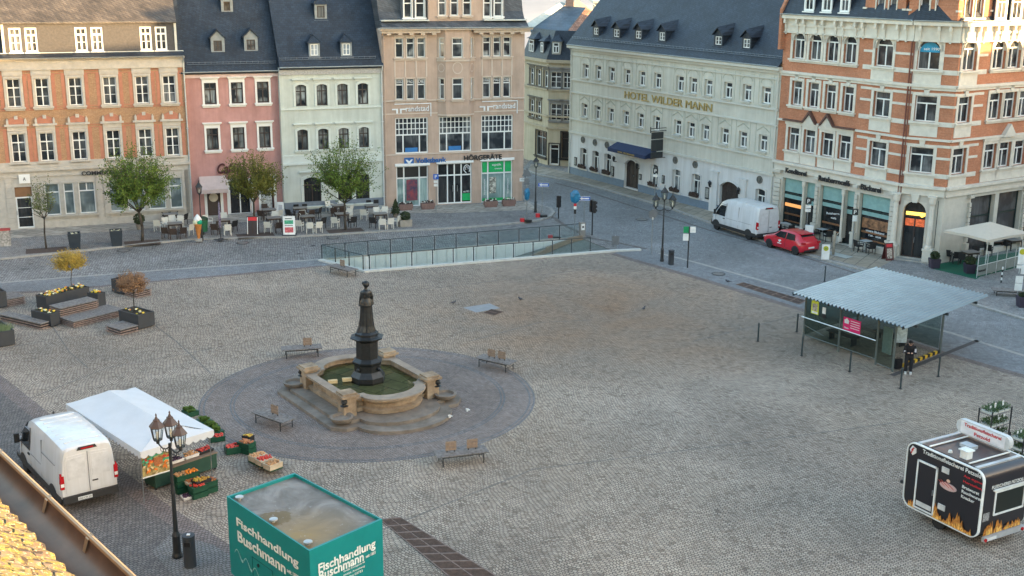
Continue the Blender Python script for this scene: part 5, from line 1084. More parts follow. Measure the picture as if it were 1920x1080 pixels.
# piers and columns of the ground floor
for a, b in ((0.05, shops[0][0]-.12), (shops[1][1]+.12, shops[2][0]-.12), (shops[3][1]+.12, shops[4][0]-.12), (shops[4][1]+.12, L1-.05)):
    mb = MB()
    for k in range(8): mb.box(a, b, -.16, 0, 1.25+k*.33, 1.25+k*.33+.29)
    mb.box(a-.06, b+.06, -.24, 0, 0, 1.05); mb.box(a-.1, b+.1, -.28, 0, 1.05, 1.2); mb.box(a-.08, b+.08, -.3, 0, zs[1]-.75, zs[1]-.55)
    A1.part(mb, 'stone_pier', stw)
for i in (0, 2): u = (shops[i][1]+shops[i+1][0])/2; A1.part(MB().lathe([(.16, .3), (.16, .5), (.1, .6), (.085, zt-.5), (.15, zt-.3), (.15, zt)], 10, u, -.05), 'column', cst)
for u in (dd[0]-.42, dd[1]+.42): A2.part(MB().box(u-.3, u+.3, -.5, 0, 0, .95).box(u-.34, u+.34, -.54, 0, .95, 1.08).lathe([(.24, 1.08), (.24, 1.2), (.18, 1.3), (.155, zs[1]-1.15), (.22, zs[1]-1.), (.25, zs[1]-.6)], 14, u, -.26).box(u-.28, u+.28, -.5, 0, zs[1]-.6, zs[1]-.5), 'column', cst)
A2.part(MB().box(dd[0]-.8, dd[1]+.8, -.5, 0, 0, PH+.1), 'step', granite)
ed = [0.05]+sum([[r[0]-.12, r[1]+.12] for r in gfz], [])+[L3]
for a, b in zip(ed[::2], ed[1::2]):
    if b-a > .2 and b-a < 3:
        mb = MB()
        for k in range(8): mb.box(a, b, -.18, 0, 1.3+k*.34, 1.3+k*.34+.29)
        mb.box(a-.06, b+.06, -.26, 0, 0, 1.2); mb.box(a-.08, b+.08, -.3, 0, zs[1]-.8, zs[1]-.6)
        A3.part(mb, 'stone_pier', stw)
sg_ = M('sign_black', (.02, .02, .022), .5)
ftext(A1, 'Konditorei', 1473, 318, 1512, 327, .38, sg_, y=-.2); ftext(A1, 'Ratsherrncafé', 1535, 331, 1593, 347, .4, sg_, y=-.2); ftext(A1, 'Bäckerei', 1614, 349, 1652, 358, .4, sg_, y=-.2)
for u, Fc in ((L1-.1, A1),): Fc.part(MB().tube((u, -.12, 3.8), (u, -.12, ze-1.3), .05).tube((u+.2, -.1, 3.8), (u+.2, -.1, ze-1.3), .04), 'downpipe', M('brown_pipe', (.16, .05, .035), .6))
gutter(A1, 0, L1, ze+.05, y=-.5); gutter(A2, 0, L2, ze+.05, y=-.5); gutter(A3, 0, L3, ze+.05, y=-.5)
# roof: steep slate slopes over the three faces with brick gables and white dormers
o_ = Vector((c1.x, c1.y, 0))
def lw(Fc, u, y, z): return tuple(Fc.W(u, y, z)-o_)
PT = radians(60); run = 2.6; zt_ = ze+(run+.45)*tan(PT)
lo = [lw(A1, 0, -.45, ze), lw(A1, L1, -.45, ze), lw(A2, L2, -.45, ze), lw(A3, L3, -.45, ze)]; hi = [lw(A1, 0, run, zt_), lw(A1, L1-1.2, run, zt_), lw(A3, 1.3, run, zt_), lw(A3, L3, run, zt_)]
rf = MB(); 
for i in range(3): rf.quad(lo[i], lo[i+1], hi[i+1], hi[i])
bk = [lw(A1, 0, 9, zt_+1), lw(A3, L3, 9, zt_+1)]; rf.add([hi[0], hi[1], hi[2], hi[3], bk[1], bk[0]], [(0, 1, 2, 3, 4, 5)])
rf.quad(lo[3], hi[3], bk[1], lw(A3, L3, 9, ze)); rf.build('roof', slate, cbd)
o = A1.part(MB().box(-.12, .12, -.45, 9, ze-2.5, ze+.4).ex([(-.4, ze+.4), (run, zt_+.25), (9, zt_+1.3), (9, ze+.4)], 'x', -.12, .12), 'party_wall', brick)
def brickgable(Fc, pxs, rects, y=-.05, h=4.2, m=None):
    u0, u1 = Fc.P(pxs[0], 20, y)[0], Fc.P(pxs[1], 20, y)[0]; sv = Fc.holes; Fc.holes = []
    for r in rects: q = Fc.R(r, y); window(Fc, q, cm=cst, case=.08, nt=1, tr=None, nx=1, rec=.12, y=y)
    Fc.wall(u0, u1, ze+.1, ze+h, brick, y=y, depth=.2, back=2.5, name='brick_gable'); Fc.holes = sv; mb = MB()
    for a in (u0-.12, u1-.2):
        for k in range(3): mb.box(a, a+.32, y-.12, y+.1, ze+.6+k*.75, ze+.72+k*.75)
    Fc.part(mb, 'gable_trim', cst)
brickgable(A1, (1622, 1698), sc([(820, -20, 870, 100), (915, -20, 960, 105)], 4, 1440)); brickgable(A2, (1704, 1790), sc([(1148, -20, 1205, 118), (1270, -20, 1325, 122)], 4, 1440))
brickgable(A3, (1797, 1860), sc([(1485, -20, 1525, 130), (1565, -20, 1605, 132)], 4, 1440))
for r in sc([(285, -40, 335, 75), (418, -40, 467, 80), (555, -40, 600, 85)], 4, 1440): dormer(A1, r, ze, PT, -.45, gab=.3, m=.1, nb=1, nx=2, tr=.7, rm=slate, wm=white, flat=True)
for r in sc([(1735, -40, 1780, 138), (1850, -40, 1895, 140)], 4, 1440): dormer(A3, r, ze, PT, -.45, gab=.3, m=.12, nb=1, nx=2, tr=.7, rm=slate, wm=white, flat=True)
# ------------------------------------------------------------------ buildings beyond the frame (they shade the square)
def rowhouse(x, y, az, w, d, h, rh, col, label):
    t = thing('town_house', label, 'building', (x, y, 0), az); MB().box(-w/2, w/2, -d/2, d/2, 0, h).build('wall', col, t)
    MB().ex([(-d/2-.4, h), (0, h+rh), (d/2+.4, h)], 'x', -w/2-.01, w/2+.01).build('roof', slate2, t)
    for s_ in (-1, 1):
        for i in range(int(w/2.4)):
            for j in range(int(h/3.2)): u = -w/2+1.4+i*2.4; z = 1.2+j*3.2; q = MB().box(u-.55, u+.55, s_*d/2-.03, s_*d/2+.05*s_, z, z+1.6).build('window', white, t); MB().box(u-.45, u+.45, s_*d/2+.03*s_, s_*d/2+.06*s_, z+.1, z+1.5).build('pane', pane, q)
OCC = [(62, 77.8, 12.2, 4.2, 16.4), (60, 61.9, 16.2, 4, 15), (58, 43, 13, 4, 24), (57, 19, 12.4, 3.4, 24), (57, -5, 11.6, 3, 24), (58, -29, 12, 3, 24)]  # unseen row, heights set to hold the low sun off the square
for i, (x, y, h, rh, w) in enumerate(OCC):
    rowhouse(x, y, radians(93), w, 11, h, rh, (peach, cream2, hgreen, pink, green, stone)[i], ('peach', 'cream', 'pale green', 'pink', 'mint', 'grey')[i]+' rendered unseen town house shading the square from the east')

for i, (x, y, a, h, w, m_, nm) in enumerate(((-56, 64, 97, 12, 20, cream2, 'cream'), (-55, 42, 92, 13.5, 22, green, 'mint'), (-54, 19, 92, 12, 22, peach, 'peach'))):  # unseen row added to block western sky and deepen the shade
    rowhouse(x, y, radians(a), w, 12, h, 3.5, m_, nm+' rendered unseen town house screening sky on the west side')
wv_ = G(3, 436); rowhouse(wv_.x-10.3*cos(AZ)-5.8*sin(AZ), wv_.y-10.3*sin(AZ)+5.8*cos(AZ), AZ, 16, 11, 12, 4, M('mauve_render', (.2, .16, .17), .9), 'mauve-grey town house at the left edge beside the brick bank building')
# ================================================================== TREES AND PLANTS
def tree(px, py, name, label, h, cr, ch, nshoot, leaf, lm, seed, lsz=.13, trunk=.09, z=PH, zc=None, per=26, loc=None, cat='tree', parent=None, spread=1., group=None):
    rnd = random.Random(seed); g = loc if loc is not None else G(px, py, z); t = thing(name, label, cat, g, 0, group)
    tb = MB(); fork = zc-ch*.52; bend = [(0, 0, 0), (rnd.uniform(-.06, .06), rnd.uniform(-.05, .05), fork*.5), (rnd.uniform(-.1, .1), 0, fork)]
    tb.tube(bend[0], bend[1], trunk*1.15, trunk*.95, 9).tube(bend[1], bend[2], trunk*.95, trunk*.8, 9)
    lb = MB(); F0 = Vector(bend[2]); cen = Vector((0, 0, zc))
    limbs = []
    for i in range(9):
        a = 2*pi*i/9+rnd.uniform(-.3, .3); e = rnd.uniform(.5, 1.2); q = F0+Vector((cos(a)*cos(e), sin(a)*cos(e), sin(e)))*ch*rnd.uniform(.3, .5); tb.tube(F0, q, trunk*.5, trunk*.25, 6); limbs.append(q)
    for i in range(nshoot):
        # direction over the crown ellipsoid, shoots aimed outwards and a little up
        u = rnd.uniform(-.75, 1); a = rnd.uniform(0, 2*pi); s = sqrt(max(0, 1-u*u)); rr = rnd.uniform(.6, 1.08)*(1.18 if rnd.random() < .2 else 1)
        tip = cen+Vector((cos(a)*s*cr, sin(a)*s*cr, u*ch*.5))*rr
        st = min(limbs, key=lambda q: (q-tip).length)*.6+F0*.4; st = st.lerp(tip, rnd.uniform(.1, .4)); tb.tube(st, tip, trunk*.13, trunk*.04, 4, False)
        n = int(per*rnd.uniform(.6, 1.2)); d = tip-st
        for k in range(n):
            f = (k+rnd.random())/n; p = st+d*f+Vector((rnd.gauss(0, 1), rnd.gauss(0, 1), rnd.gauss(0, 1)))*.09*spread
            v1 = Vector((rnd.uniform(-1, 1), rnd.uniform(-1, 1), rnd.uniform(-1, 1))).normalized()*lsz*rnd.uniform(.5, 1.1); v2 = v1.orthogonal().normalized()*lsz*rnd.uniform(.3, .6)
            lb.add([p-v1*.5, p+v2*.5, p+v1*.5, p-v2*.5], [(0, 1, 2, 3)])
    tb.build('trunk', bark, t, smooth=True); lb.build('crown', lm, t); return t
lg = M('leaf_green', (.05, .095, .016), .65, .45, 1.6, col2=(.15, .22, .045), spec=.08); lg2 = M('leaf_olive', (.07, .085, .015), .65, .45, 1.6, col2=(.18, .18, .045), spec=.08); lg3 = M('leaf_pale', (.06, .09, .03), .65, .4, 1.6, col2=(.14, .17, .06), spec=.08)
tree(87, 466, 'pavement_tree', 'small young tree with thin sparse crown in front of the bank door', 5., .95, 2.9, 70, 0, lg3, 1, .13, .06, zc=3.6, per=20)
tree(267, 452, 'pavement_tree', 'big dense green tree in front of the bank windows beside a dark square planter', 6.8, 2.45, 4.7, 400, 0, lg, 2, .17, .1, zc=4.5, per=34)
tree(479, 439, 'pavement_tree', 'olive-green tree standing in front of the pink cafe house', 6., 2.15, 3.8, 350, 0, lg2, 3, .16, .09, zc=4.3, per=32)
tree(648, 431, 'pavement_tree', 'loose spiky green tree in front of the pale green house', 6.8, 2.6, 4.8, 310, 0, lg, 4, .165, .09, zc=4.5, per=28)
for px, py, r in ((87, 469, 1.3), (267, 455, 1.2), (479, 441, 1.3), (648, 433, 1.3)):
    g = G(px, py, PH+.006); struct(MB().add([tuple(Vector((g.x, g.y, g.z))+Vector((cos(AZ)*a-sin(AZ)*b, sin(AZ)*a+cos(AZ)*b, 0))) for a, b in ((-r, -.75), (r, -.75), (r, .75), (-r, .75))], [(0, 1, 2, 3)]).build('tree_bed', M('bed_brown', (.07, .05, .042), .95, .3, 9.)))
# ================================================================== SEATING ISLANDS ON THE LEFT
def pxframe(A, B, Cp, z=0.):
    a, b, c = G(*A, z), G(*B, z), G(*Cp, z); az = azof(b, c); L_ = (c-b).length; d = a-b; W_ = abs(-sin(az)*d.x+cos(az)*d.y); return b, az, L_, W_
def slat_deck(t, x0, x1, y0, y1, z0, z1, name='slatted_side'):
    top = MB(); n = max(3, int((y1-y0)/.16))
    for i in range(n): a = y0+(y1-y0)*i/n; top.box(x0, x1, a+.008, a+(y1-y0)/n-.008, z1-.05, z1)
    top.build('deck_board', wood, t); s = MB(); k = max(2, int((z1-z0-.05)/.1))
    redw = M('red_wood', (.2, .135, .115), .75, .25, 8., col2=(.34, .26, .23))
    for j in range(k): zz = z0+.02+(z1-z0-.07)*j/k; s.box(x0, x1, y0+.02, y1-.02, zz, zz+.045)
    s.build(name, redw, t); MB().box(x0+.08, x1-.08, y0+.1, y1-.1, z0, z1-.06).build('core', black, t)
def s8(x, y): return (x/5.4, y/5.4+470)
def deck(label, A, B, Cp, h, z=0., name='slatted_deck', depth=None, grp='slatted wooden seating decks in the square'):
    b, az, L_, W_ = pxframe(s8(*A), s8(*B), s8(*Cp), z); t = thing(name, label, 'wooden deck', (b.x, b.y, z), az, grp); slat_deck(t, 0, L_, 0, depth or W_, 0, h); return t
def planter(label, A, B, Cp, h, flowers=0, z=0., depth=None, pts=None, mat=None, name='planter', grp='anthracite planters of the seating islands', fcol=None, raw=False):
    f_ = (lambda *a: a) if raw else s8
    b, az, L_, W_ = pxframe(f_(*A), f_(*B), f_(*Cp), z); W_ = depth or W_; t = thing(name, label, 'planter', (b.x, b.y, z), az, grp); mt = mat or anth; w = .06
    MB().box(0, L_, 0, w, .06, h).box(0, L_, W_-w, W_, .06, h).box(0, w, w, W_-w, .06, h).box(L_-w, L_, w, W_-w, .06, h).box(.1, L_-.1, .1, W_-.1, 0, .07).build('box', mt, t)
    MB().box(w, L_-w, w, W_-w, .07, h-.06).build('soil', soil, t)
    if flowers:
        fl_ = MB(); gr = MB(); rnd = random.Random(int(b.x*100)); fl_.mi = 0
        for i in range(flowers):
            x, y = rnd.uniform(.12, L_-.12), rnd.uniform(.12, W_-.12); fl_.mi = rnd.choice((0, 0, 1, 2)); fl_.ball((x, y, h+rnd.uniform(0, .1)), rnd.uniform(.05, .09), 5, .6)
            for k in range(3): a = rnd.uniform(0, 6); p = Vector((x+rnd.uniform(-.1, .1), y+rnd.uniform(-.1, .1), h-.05)); q = p+Vector((cos(a)*.1, sin(a)*.1, rnd.uniform(.04, .14))); gr.add([p, p+Vector((.04, .04, .02)), q], [(0, 1, 2)])
        fl_.build('flowers', [M('pansy_yellow', (.7, .5, .05), .7, .2), M('pansy_orange', (.55, .2, .04), .7, .2), M('pansy_white', (.7, .68, .5), .7)], t); gr.build('foliage', leafg, t)
    t['L'] = L_; t['W'] = W_; t['az'] = az; return t
deck('low slatted deck at the left edge of the picture, behind the left seating island', (65, 560), (75, 572), (262, 535), .45, depth=1.5)
deck('long low slatted deck leaning out to the left, in front of the small planter', (60, 680), (415, 803), (520, 772), .34)
deck('wide low slatted deck forming the front of the seating island', (610, 742), (750, 785), (1265, 655), .36, depth=1.6)
deck('raised slatted bench deck at the back of the seating island below the long planter', (480, 720), (622, 735), (1010, 640), .82, depth=1.1)
deck('small slatted deck beside the planter with the rusty-brown little tree', (1068, 812), (1222, 863), (1405, 815), .33)
deck('slatted deck behind the rusty-brown little tree, near the paved strip', (1240, 452), (1380, 485), (1540, 447), .42)
planter('square planter cut by the left edge of the picture, behind the decks', (-160, 560), (-90, 600), (78, 572), .95, 0, depth=1.)
pl1 = planter('long planter full of orange and yellow flowers behind the raised bench', (360, 585), (478, 612), (915, 500), .82, 70, depth=.95)
planter('small planter with pale flowers between the left deck and the bench', (392, 715), (520, 780), (615, 752), .74, 16)
planter('small planter with pale flowers at the right end of the raised bench', (905, 560), (1000, 605), (1078, 580), .95, 10, depth=.8)
pl2 = planter('square planter carrying the rusty-brown little tree and pale flowers', (1255, 735), (1408, 805), (1572, 760), .82, 10)
pl3 = planter('tall empty-looking planter beyond the rusty-brown little tree', (1125, 425), (1245, 450), (1420, 405), .85, 0)
planter('planter with tufts of pale grass at the left edge, nearest of the planters', (-190, 900), (-10, 985), (158, 955), .82, 0)
g = G(*s8(0, 975)); gt = thing('grass_tuft', 'tuft of pale green grass growing in the nearest planter', 'plant', (g.x+.1, g.y+.5, .76)); gb_ = MB(); rnd = random.Random(5)
for i in range(420): x, y = rnd.uniform(-.6, .35), rnd.uniform(-.35, .35); a = rnd.uniform(0, 6.3); q = Vector((x+cos(a)*.14, y+sin(a)*.14, rnd.uniform(.15, .42))); gb_.add([(x, y, 0), (x+.02, y, 0), tuple(q)], [(0, 1, 2)])
gb_.build('blades', M('grass_pale', (.2, .26, .13), .8, .3, 5.), gt)
yel = M('leaf_yellow', (.32, .2, .02), .7, .4, 3., col2=(.5, .36, .06)); rus = M('leaf_rust', (.2, .095, .04), .75, .4, 3., col2=(.33, .19, .1)); bare = M('twig_grey', (.1, .08, .075), .9, .3, 6.)
def inpl(p, fx, fy, h): return Vector((p.location.x, p.location.y, h))+Vector((cos(p['az'])*fx*p['L']-sin(p['az'])*fy*p['W'], sin(p['az'])*fx*p['L']+cos(p['az'])*fy*p['W'], 0))
tree(0, 0, 'ornamental_tree', 'little round-crowned tree with golden yellow leaves in the long flower planter', 2.6, .98, 1.3, 330, 0, yel, 11, .085, .025, zc=1.75, per=30, loc=inpl(pl1, .72, .55, .75), spread=.5)
tree(0, 0, 'ornamental_tree', 'little round-crowned tree with rusty brown leaves in the square planter', 2.6, .9, 1.25, 290, 0, rus, 12, .08, .03, zc=1.72, per=28, loc=inpl(pl2, .38, .5, .75), spread=.5)
tree(0, 0, 'bare_shrub', 'low bare grey-brown shrub in the planter behind the rusty tree', .9, .62, .85, 130, 0, bare, 13, .03, .012, zc=.42, per=10, loc=inpl(pl3, .45, .5, .7), cat='shrub', spread=.5)
for p in (pl1, pl2, pl3):
    pass
def strip_props():
    for o in bpy.data.objects:
        for k in ('L', 'W', 'az'):
            if k in o: del o[k]
# tall square planters and pots on the pavement
def tallpot(px, py, label):
    g = G(px, py, PH); t = thing('square_planter', label, 'planter', g, AZ, 'tall dark square planters before the bank'); 
    MB().loft([[(-a, -a, z), (a, -a, z), (a, a, z), (-a, a, z)] for a, z in ((.33, 0), (.42, 1.02), (.42, 1.1), (.37, 1.1), (.36, .98))]).build('box', M('blue_black', (.02, .03, .042), .5), t)
    b = MB(); rnd = random.Random(px)
    for i in range(14): b.ball((rnd.uniform(-.3, .3), rnd.uniform(-.3, .3), 1.06), .06, 5, .6)
    b.build('flowers', M('pale_flowers', (.4, .4, .3), .8, .5, 9.), t)
tallpot(141, 466, 'tall dark square planter, nearer the small tree'); tallpot(219, 460, 'tall dark square planter, nearer the big dense tree')
def potplant(px, py, label, kind, r=.3, h=.9, pot=None, z=PH, ph=.42):
    g = G(px, py, z); t = thing('pot_plant', label, 'potted plant', g); b = MB(); rnd = random.Random(px)
    if pot == 'trough': MB().cbox(0, 0, .25, .95, .6, .5, AZ, .04).build('pot', M('concrete', (.3, .27, .23), .9, .15, 4.), t)
    elif pot == 'square': MB().loft([[(-a, -a, z_), (a, -a, z_), (a, a, z_), (-a, a, z_)] for a, z_ in ((.26, 0), (.33, .62))]).build('pot', M('plum_pot', (.04, .03, .05), .5), t)
    else: MB().lathe([(.2, 0), (.27, ph), (.23, ph)], 14).build('pot', M('clay_pot', (.2, .17, .14), .8), t)
    top = {'trough': .45, 'square': .58}.get(pot, ph-.04)
    for i in range(520):
        u = rnd.random(); a = rnd.uniform(0, 2*pi)
        if kind == 'cone': zz = u; rad = r*(1-u)**.8*sqrt(rnd.random())*1.1; p = Vector((cos(a)*rad, sin(a)*rad, top+h*zz))
        else: e = rnd.uniform(-1, 1); s_ = sqrt(1-e*e)*r*rnd.uniform(.7, 1.1); p = Vector((cos(a)*s_, sin(a)*s_, top+h*.5+e*h*.5))
        v1 = Vector((rnd.uniform(-1, 1), rnd.uniform(-1, 1), rnd.uniform(-1, 1))).normalized()*.07; v2 = v1.orthogonal().normalized()*.05; b.add([p-v1, p+v2, p+v1, p-v2], [(0, 1, 2, 3)])
    b.build('foliage', M('conifer', (.02, .035, .012), .8, .4, 5., col2=(.05, .07, .025)), t); return t
potplant(262, 430, 'round dark bush in a clay pot against the bank wall behind the big tree', 'ball', .38, .8)
potplant(742, 407, 'cone-shaped dark conifer in a pot at the corner of the peach building', 'cone', .4, 1.15, ph=.3)
potplant(760, 424, 'dark bush in a concrete trough at the end of the cafe tables', 'ball', .36, .65, 'trough')
potplant(1751, 502, 'round bush in a plum-coloured square pot beside the bakery corner door', 'ball', .28, .5, 'square')
potplant(1817, 512, 'flowering bush in a dark square pot at the corner of the cafe terrace', 'ball', .33, .5, 'square')
potplant(1917, 575, 'low plant in a dark pot at the right edge beside the bus stop bench', 'ball', .25, .25, 'square')
for i, (px, py, l) in enumerate(((761, 394, 'first from the left'), (802, 392, 'left of the glass doors'), (920, 388, 'just right of the glass doors'), (954, 386, 'rightmost, nearest the street corner'))):
    g = G(px, py, PH); t = thing('flower_trough', 'reddish flower trough at the peach building, '+l, 'flower trough', g, radians(17.5), 'reddish flower troughs at the peach building')
    MB().box(-.48, .48, -.18, .18, 0, .16).box(-.55, .55, -.22, .22, .16, .5).build('trough', M('red_granite_trough', (.19, .115, .1), .7, .2, 8.), t); b = MB(); rnd = random.Random(i+50)
    for k in range(30): b.mi = rnd.choice((0, 0, 0, 1)); b.ball((rnd.uniform(-.48, .48), rnd.uniform(-.15, .15), .5+rnd.uniform(0, .16)), rnd.uniform(.04, .08), 5)
    b.build('flowers', [flow, M('white_bloom', (.6, .6, .55), .8)], t)
# ================================================================== FOUNTAIN
ft = thing('fountain', 'large sandstone fountain basin with corner pillars, stepped base and shallow green water', 'fountain', (FC.x, FC.y, 0))
def L2(p): return Vector((p[0]-FC.x, p[1]-FC.y))
ctr = Vector((-.05, -.02))
# plan frame: long straight sides run between front/left and right/back pillars
pF, pR, pL, pB = [L2(G(x, y, 1.35)) for x, y in ((650, 734), (805.5, 701), (578, 684), (725, 655.6))]
cen = (pF+pR+pL+pB)/4; ex_ = ((pR-pF)+(pB-pL)).normalized(); ey_ = Vector((-ex_.y, ex_.x)); wx = ((pR-pF).length+(pB-pL).length)/4; wy = ((pL-pF).length+(pB-pR).length)/4
faz = atan2(ex_.y, ex_.x); print('fountain', cen, math.degrees(faz), wx, wy)
def plan(off, n=14):
    pts = []; bx_, by = wx+off+.18, wy+off+.12; rb = wx*.72+off*.75
    def arc(sgn):
        out = []
        for i in range(n+1):
            a = -pi/2+pi*i/n; out.append((rb*sin(a)*sgn*-1 if sgn > 0 else rb*sin(a), sgn*(by-.05)+sgn*(rb*.72)*cos(a)))
        return out
    lowr = [(rb*sin(-pi/2+pi*i/n), -by-(rb*.72)*cos(-pi/2+pi*i/n)) for i in range(n+1)]
    hi_ = [(-x, -y) for x, y in lowr]
    c = .0
    pts = [(-bx_, -by+.5), (-bx_+.5, -by)]+lowr+[(bx_-.5, -by), (bx_, -by+.5)]+[(bx_, by-.5), (bx_-.5, by)]+hi_+[(-bx_+.5, by), (-bx_, by-.5)]
    return [tuple(cen+ex_*x+ey_*y) for x, y in pts]
def ringwall(mb, prof, n=14):
    secs = [plan(o, n) for o, z in prof]; N = len(secs[0]); vs = [(p[0], p[1], prof[k][1]) for k, s in enumerate(secs) for p in s]; K = len(prof)
    mb.add(vs, [(k*N+i, k*N+(i+1) % N, ((k+1) % K)*N+(i+1) % N, ((k+1) % K)*N+i) for k in range(K) for i in range(N)]); return mb
sand = M('sandstone', (.27, .19, .12), .85, .3, 1.8, bump=.15, col2=(.38, .29, .2)); sandt = M('sandstone_top', (.27, .215, .165), .8, .2, 1.5, bump=.1); basem = M('step_stone', (.15, .125, .1), .85, .22, 1.2, bump=.1, col2=(.24, .2, .165))
ringwall(MB(), [(-.08, .32), (-.04, .5), (-.2, .55), (-.2, .72), (-.06, .82), (-.08, .88), (.06, .94), (.06, 1.0), (-.26, 1.0), (-.26, .3)]).build('basin_wall', sand, ft)
ringwall(MB(), [(.08, 1.002), (.08, 1.06), (-.32, 1.06), (-.32, 1.002)]).build('coping', sandt, ft)
o = poly('basin_floor', plan(-.4), .62, M('x', (1, 1, 1)))
bpy.data.objects.remove(o)
def flat(pts, z, name, mat, par):
    tris = tessellate_polygon([[Vector((*p, 0)) for p in pts]]); o = MB().add([(*p, z) for p in pts], tris).build(name, mat, par)
    for p in o.data.polygons:
        if p.normal.z < 0: p.flip()
    return o
floor_m = paving('basin_slabs', [(.17, .16, .07), (.27, .235, .12), (.38, .24, .12)], (.07, .065, .04), 1.2, .9, faz, mort=.03, jit=.02)
flat(plan(-.25), .72, 'basin_floor', floor_m, ft)
wm_, nt, b = node_mat('water'); tr = nt.nodes.new('ShaderNodeBsdfTransparent'); tr.inputs[0].default_value = (.84, .85, .7, 1); gl = nt.nodes.new('ShaderNodeBsdfGlossy'); gl.inputs['Roughness'].default_value = .03
fr_ = nt.nodes.new('ShaderNodeFresnel'); fr_.inputs[0].default_value = 1.33; mx = nt.nodes.new('ShaderNodeMixShader'); tc = nt.nodes.new('ShaderNodeTexCoord'); nz = noise(nt, tc.outputs['Object'], 6., 3); bp = nt.nodes.new('ShaderNodeBump'); bp.inputs['Strength'].default_value = .05
nt.links.new(nz, bp.inputs['Height']); nt.links.new(bp.outputs[0], gl.inputs['Normal']); nt.links.new(fr_.outputs[0], mx.inputs[0]); nt.links.new(tr.outputs[0], mx.inputs[1]); nt.links.new(gl.outputs[0], mx.inputs[2]); nt.links.new(mx.outputs[0], nt.nodes['Material Output'].inputs[0])
flat(plan(-.24), .8, 'water', wm_, ft)
for k, (off, z0, z1) in enumerate(((1.02, 0, .15), (.58, .15, .3))):
    pts = plan(off); n = len(pts); tris = tessellate_polygon([[Vector((*p, 0)) for p in pts]]); MB().add([(*p, z1) for p in pts]+[(*p, z0) for p in pts], [tuple(t) for t in tris]+[(i, (i+1) % n, n+(i+1) % n, n+i) for i in range(n)]).build('step', basem, ft)
bronze = M('bronze', (.022, .024, .026), .42, .3, 6., metal=.35)
for i, p in enumerate((pF, pR, pL, pB)):
    mb = MB().cbox(p.x, p.y, .72, .6, .6, .88, faz, 0).cbox(p.x, p.y, 1.21, .82, .82, .1, faz, 0).cbox(p.x, p.y, 1.3, .66, .66, .08, faz, 0)
    o = mb.build('corner_pillar', sand, ft); d = (p-cen).normalized()
    q = p+d*.34; MB().ball((q.x, q.y, 1.0), .14, 10, 1.1).ball((q.x+d.x*.1, q.y+d.y*.1, .96), .07, 8).lathe([(.17, .8), (.19, .82), (.1, .86)], 10, q.x, q.y).build('lion_spout', bronze, o)
    b_ = p+d*.72; MB().lathe([(.42, .3), (.5, .42), (.52, .5), (.4, .5), (.34, .4), (.02, .38)], 20, b_.x, b_.y).build('shell_bowl', basem, o)
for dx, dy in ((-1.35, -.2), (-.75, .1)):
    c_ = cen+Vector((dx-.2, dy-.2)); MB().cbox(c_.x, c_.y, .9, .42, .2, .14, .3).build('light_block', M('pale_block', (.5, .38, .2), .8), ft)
# plinth and statue
st_ = G(690, 717, .62); sx, sy = st_.x-FC.x, st_.y-FC.y
st = thing('statue', 'dark bronze statue of a woman in long dress on a tall octagonal plinth', 'statue', (st_.x, st_.y, .7))
MB().lathe([(.8, 0), (.8, .3), (.7, .43), (.62, .54), (.62, .84), (.68, .9), (.7, 1.0), (.6, 1.08), (.52, 1.14), (.51, 1.92), (.58, 1.98), (.76, 2.07), (.78, 2.12), (.58, 2.17), (.54, 2.2), (.54, 2.3), (.44, 2.38)], 8, ph=pi/8).build('plinth', bronze, st)
sp_ = MB()
for k in range(4): a = pi/2*k+pi/4+.2; sp_.ball((.64*cos(a), .64*sin(a), .68), .09, 8); sp_.tube((.64*cos(a), .64*sin(a), .68), (.78*cos(a), .78*sin(a), .62), .025)
sp_.build('water_spout', bronze, st)
H0 = 2.36; fg = MB()
prof = [(.38, 0), (.37, .05), (.32, .3), (.285, .7), (.265, 1.1), (.26, 1.3), (.29, 1.33), (.26, 1.5), (.19, 1.7), (.2, 1.85), (.2, 1.98), (.16, 2.06), (.075, 2.12), (.058, 2.24)]
fg.lathe([(r, z+H0) for r, z in prof], 40, fn=lambda t, z: 1+(.07*sin(9*t)+.04*sin(17*t+1)) * max(0, min(1, (H0+1.35-z)*1.2))+(.3*max(0, cos(t+2.6))**3 * max(0, (H0+.35-z)*2)), sx=1., sy=.86)
fg.ball((.02, 0, H0+2.38), .15, 14, 1.15); fg.ball((-.09, -.03, H0+2.44), .08, 10); fg.ball((.13, .02, H0+2.35), .03, 6)
def limb(mb, pts, rs):
    for a, b, ra, rb in zip(pts, pts[1:], rs, rs[1:]): mb.tube(a, b, ra, rb, 10); mb.ball(b, rb, 8)
    mb.ball(pts[0], rs[0], 8)
limb(fg, [(.16, .02, H0+2.), (.25, .06, H0+1.74), (.24, .2, H0+1.64), (.12, .26, H0+1.66)], [.085, .07, .055, .045]); limb(fg, [(-.15, .02, H0+1.98), (-.22, -.02, H0+1.7), (-.27, .04, H0+1.42), (-.29, .08, H0+1.28)], [.085, .065, .05, .04])
for k in range(4): fg.tube((-.24+.02*k, .1, H0+1.32), (-.24+.02*k, .13, H0+1.2), .012, .01, 6)
fg.tube((.24, .16, H0+1.6), (.25, .14, H0+1.3), .05, .07, 8); fg.cbox(.1, .28, H0+1.66, .22, .1, .16, .2)
fg.v = [(x*1.05, y*1.05, H0+(z-H0)*.92) for x, y, z in fg.v]; o = fg.build('figure', bronze, st); bake(o, ('REMESH', dict(mode='VOXEL', voxel_size=.017)), ('SMOOTH', dict(factor=.5, iterations=3))); o.data.materials.clear() if False else None
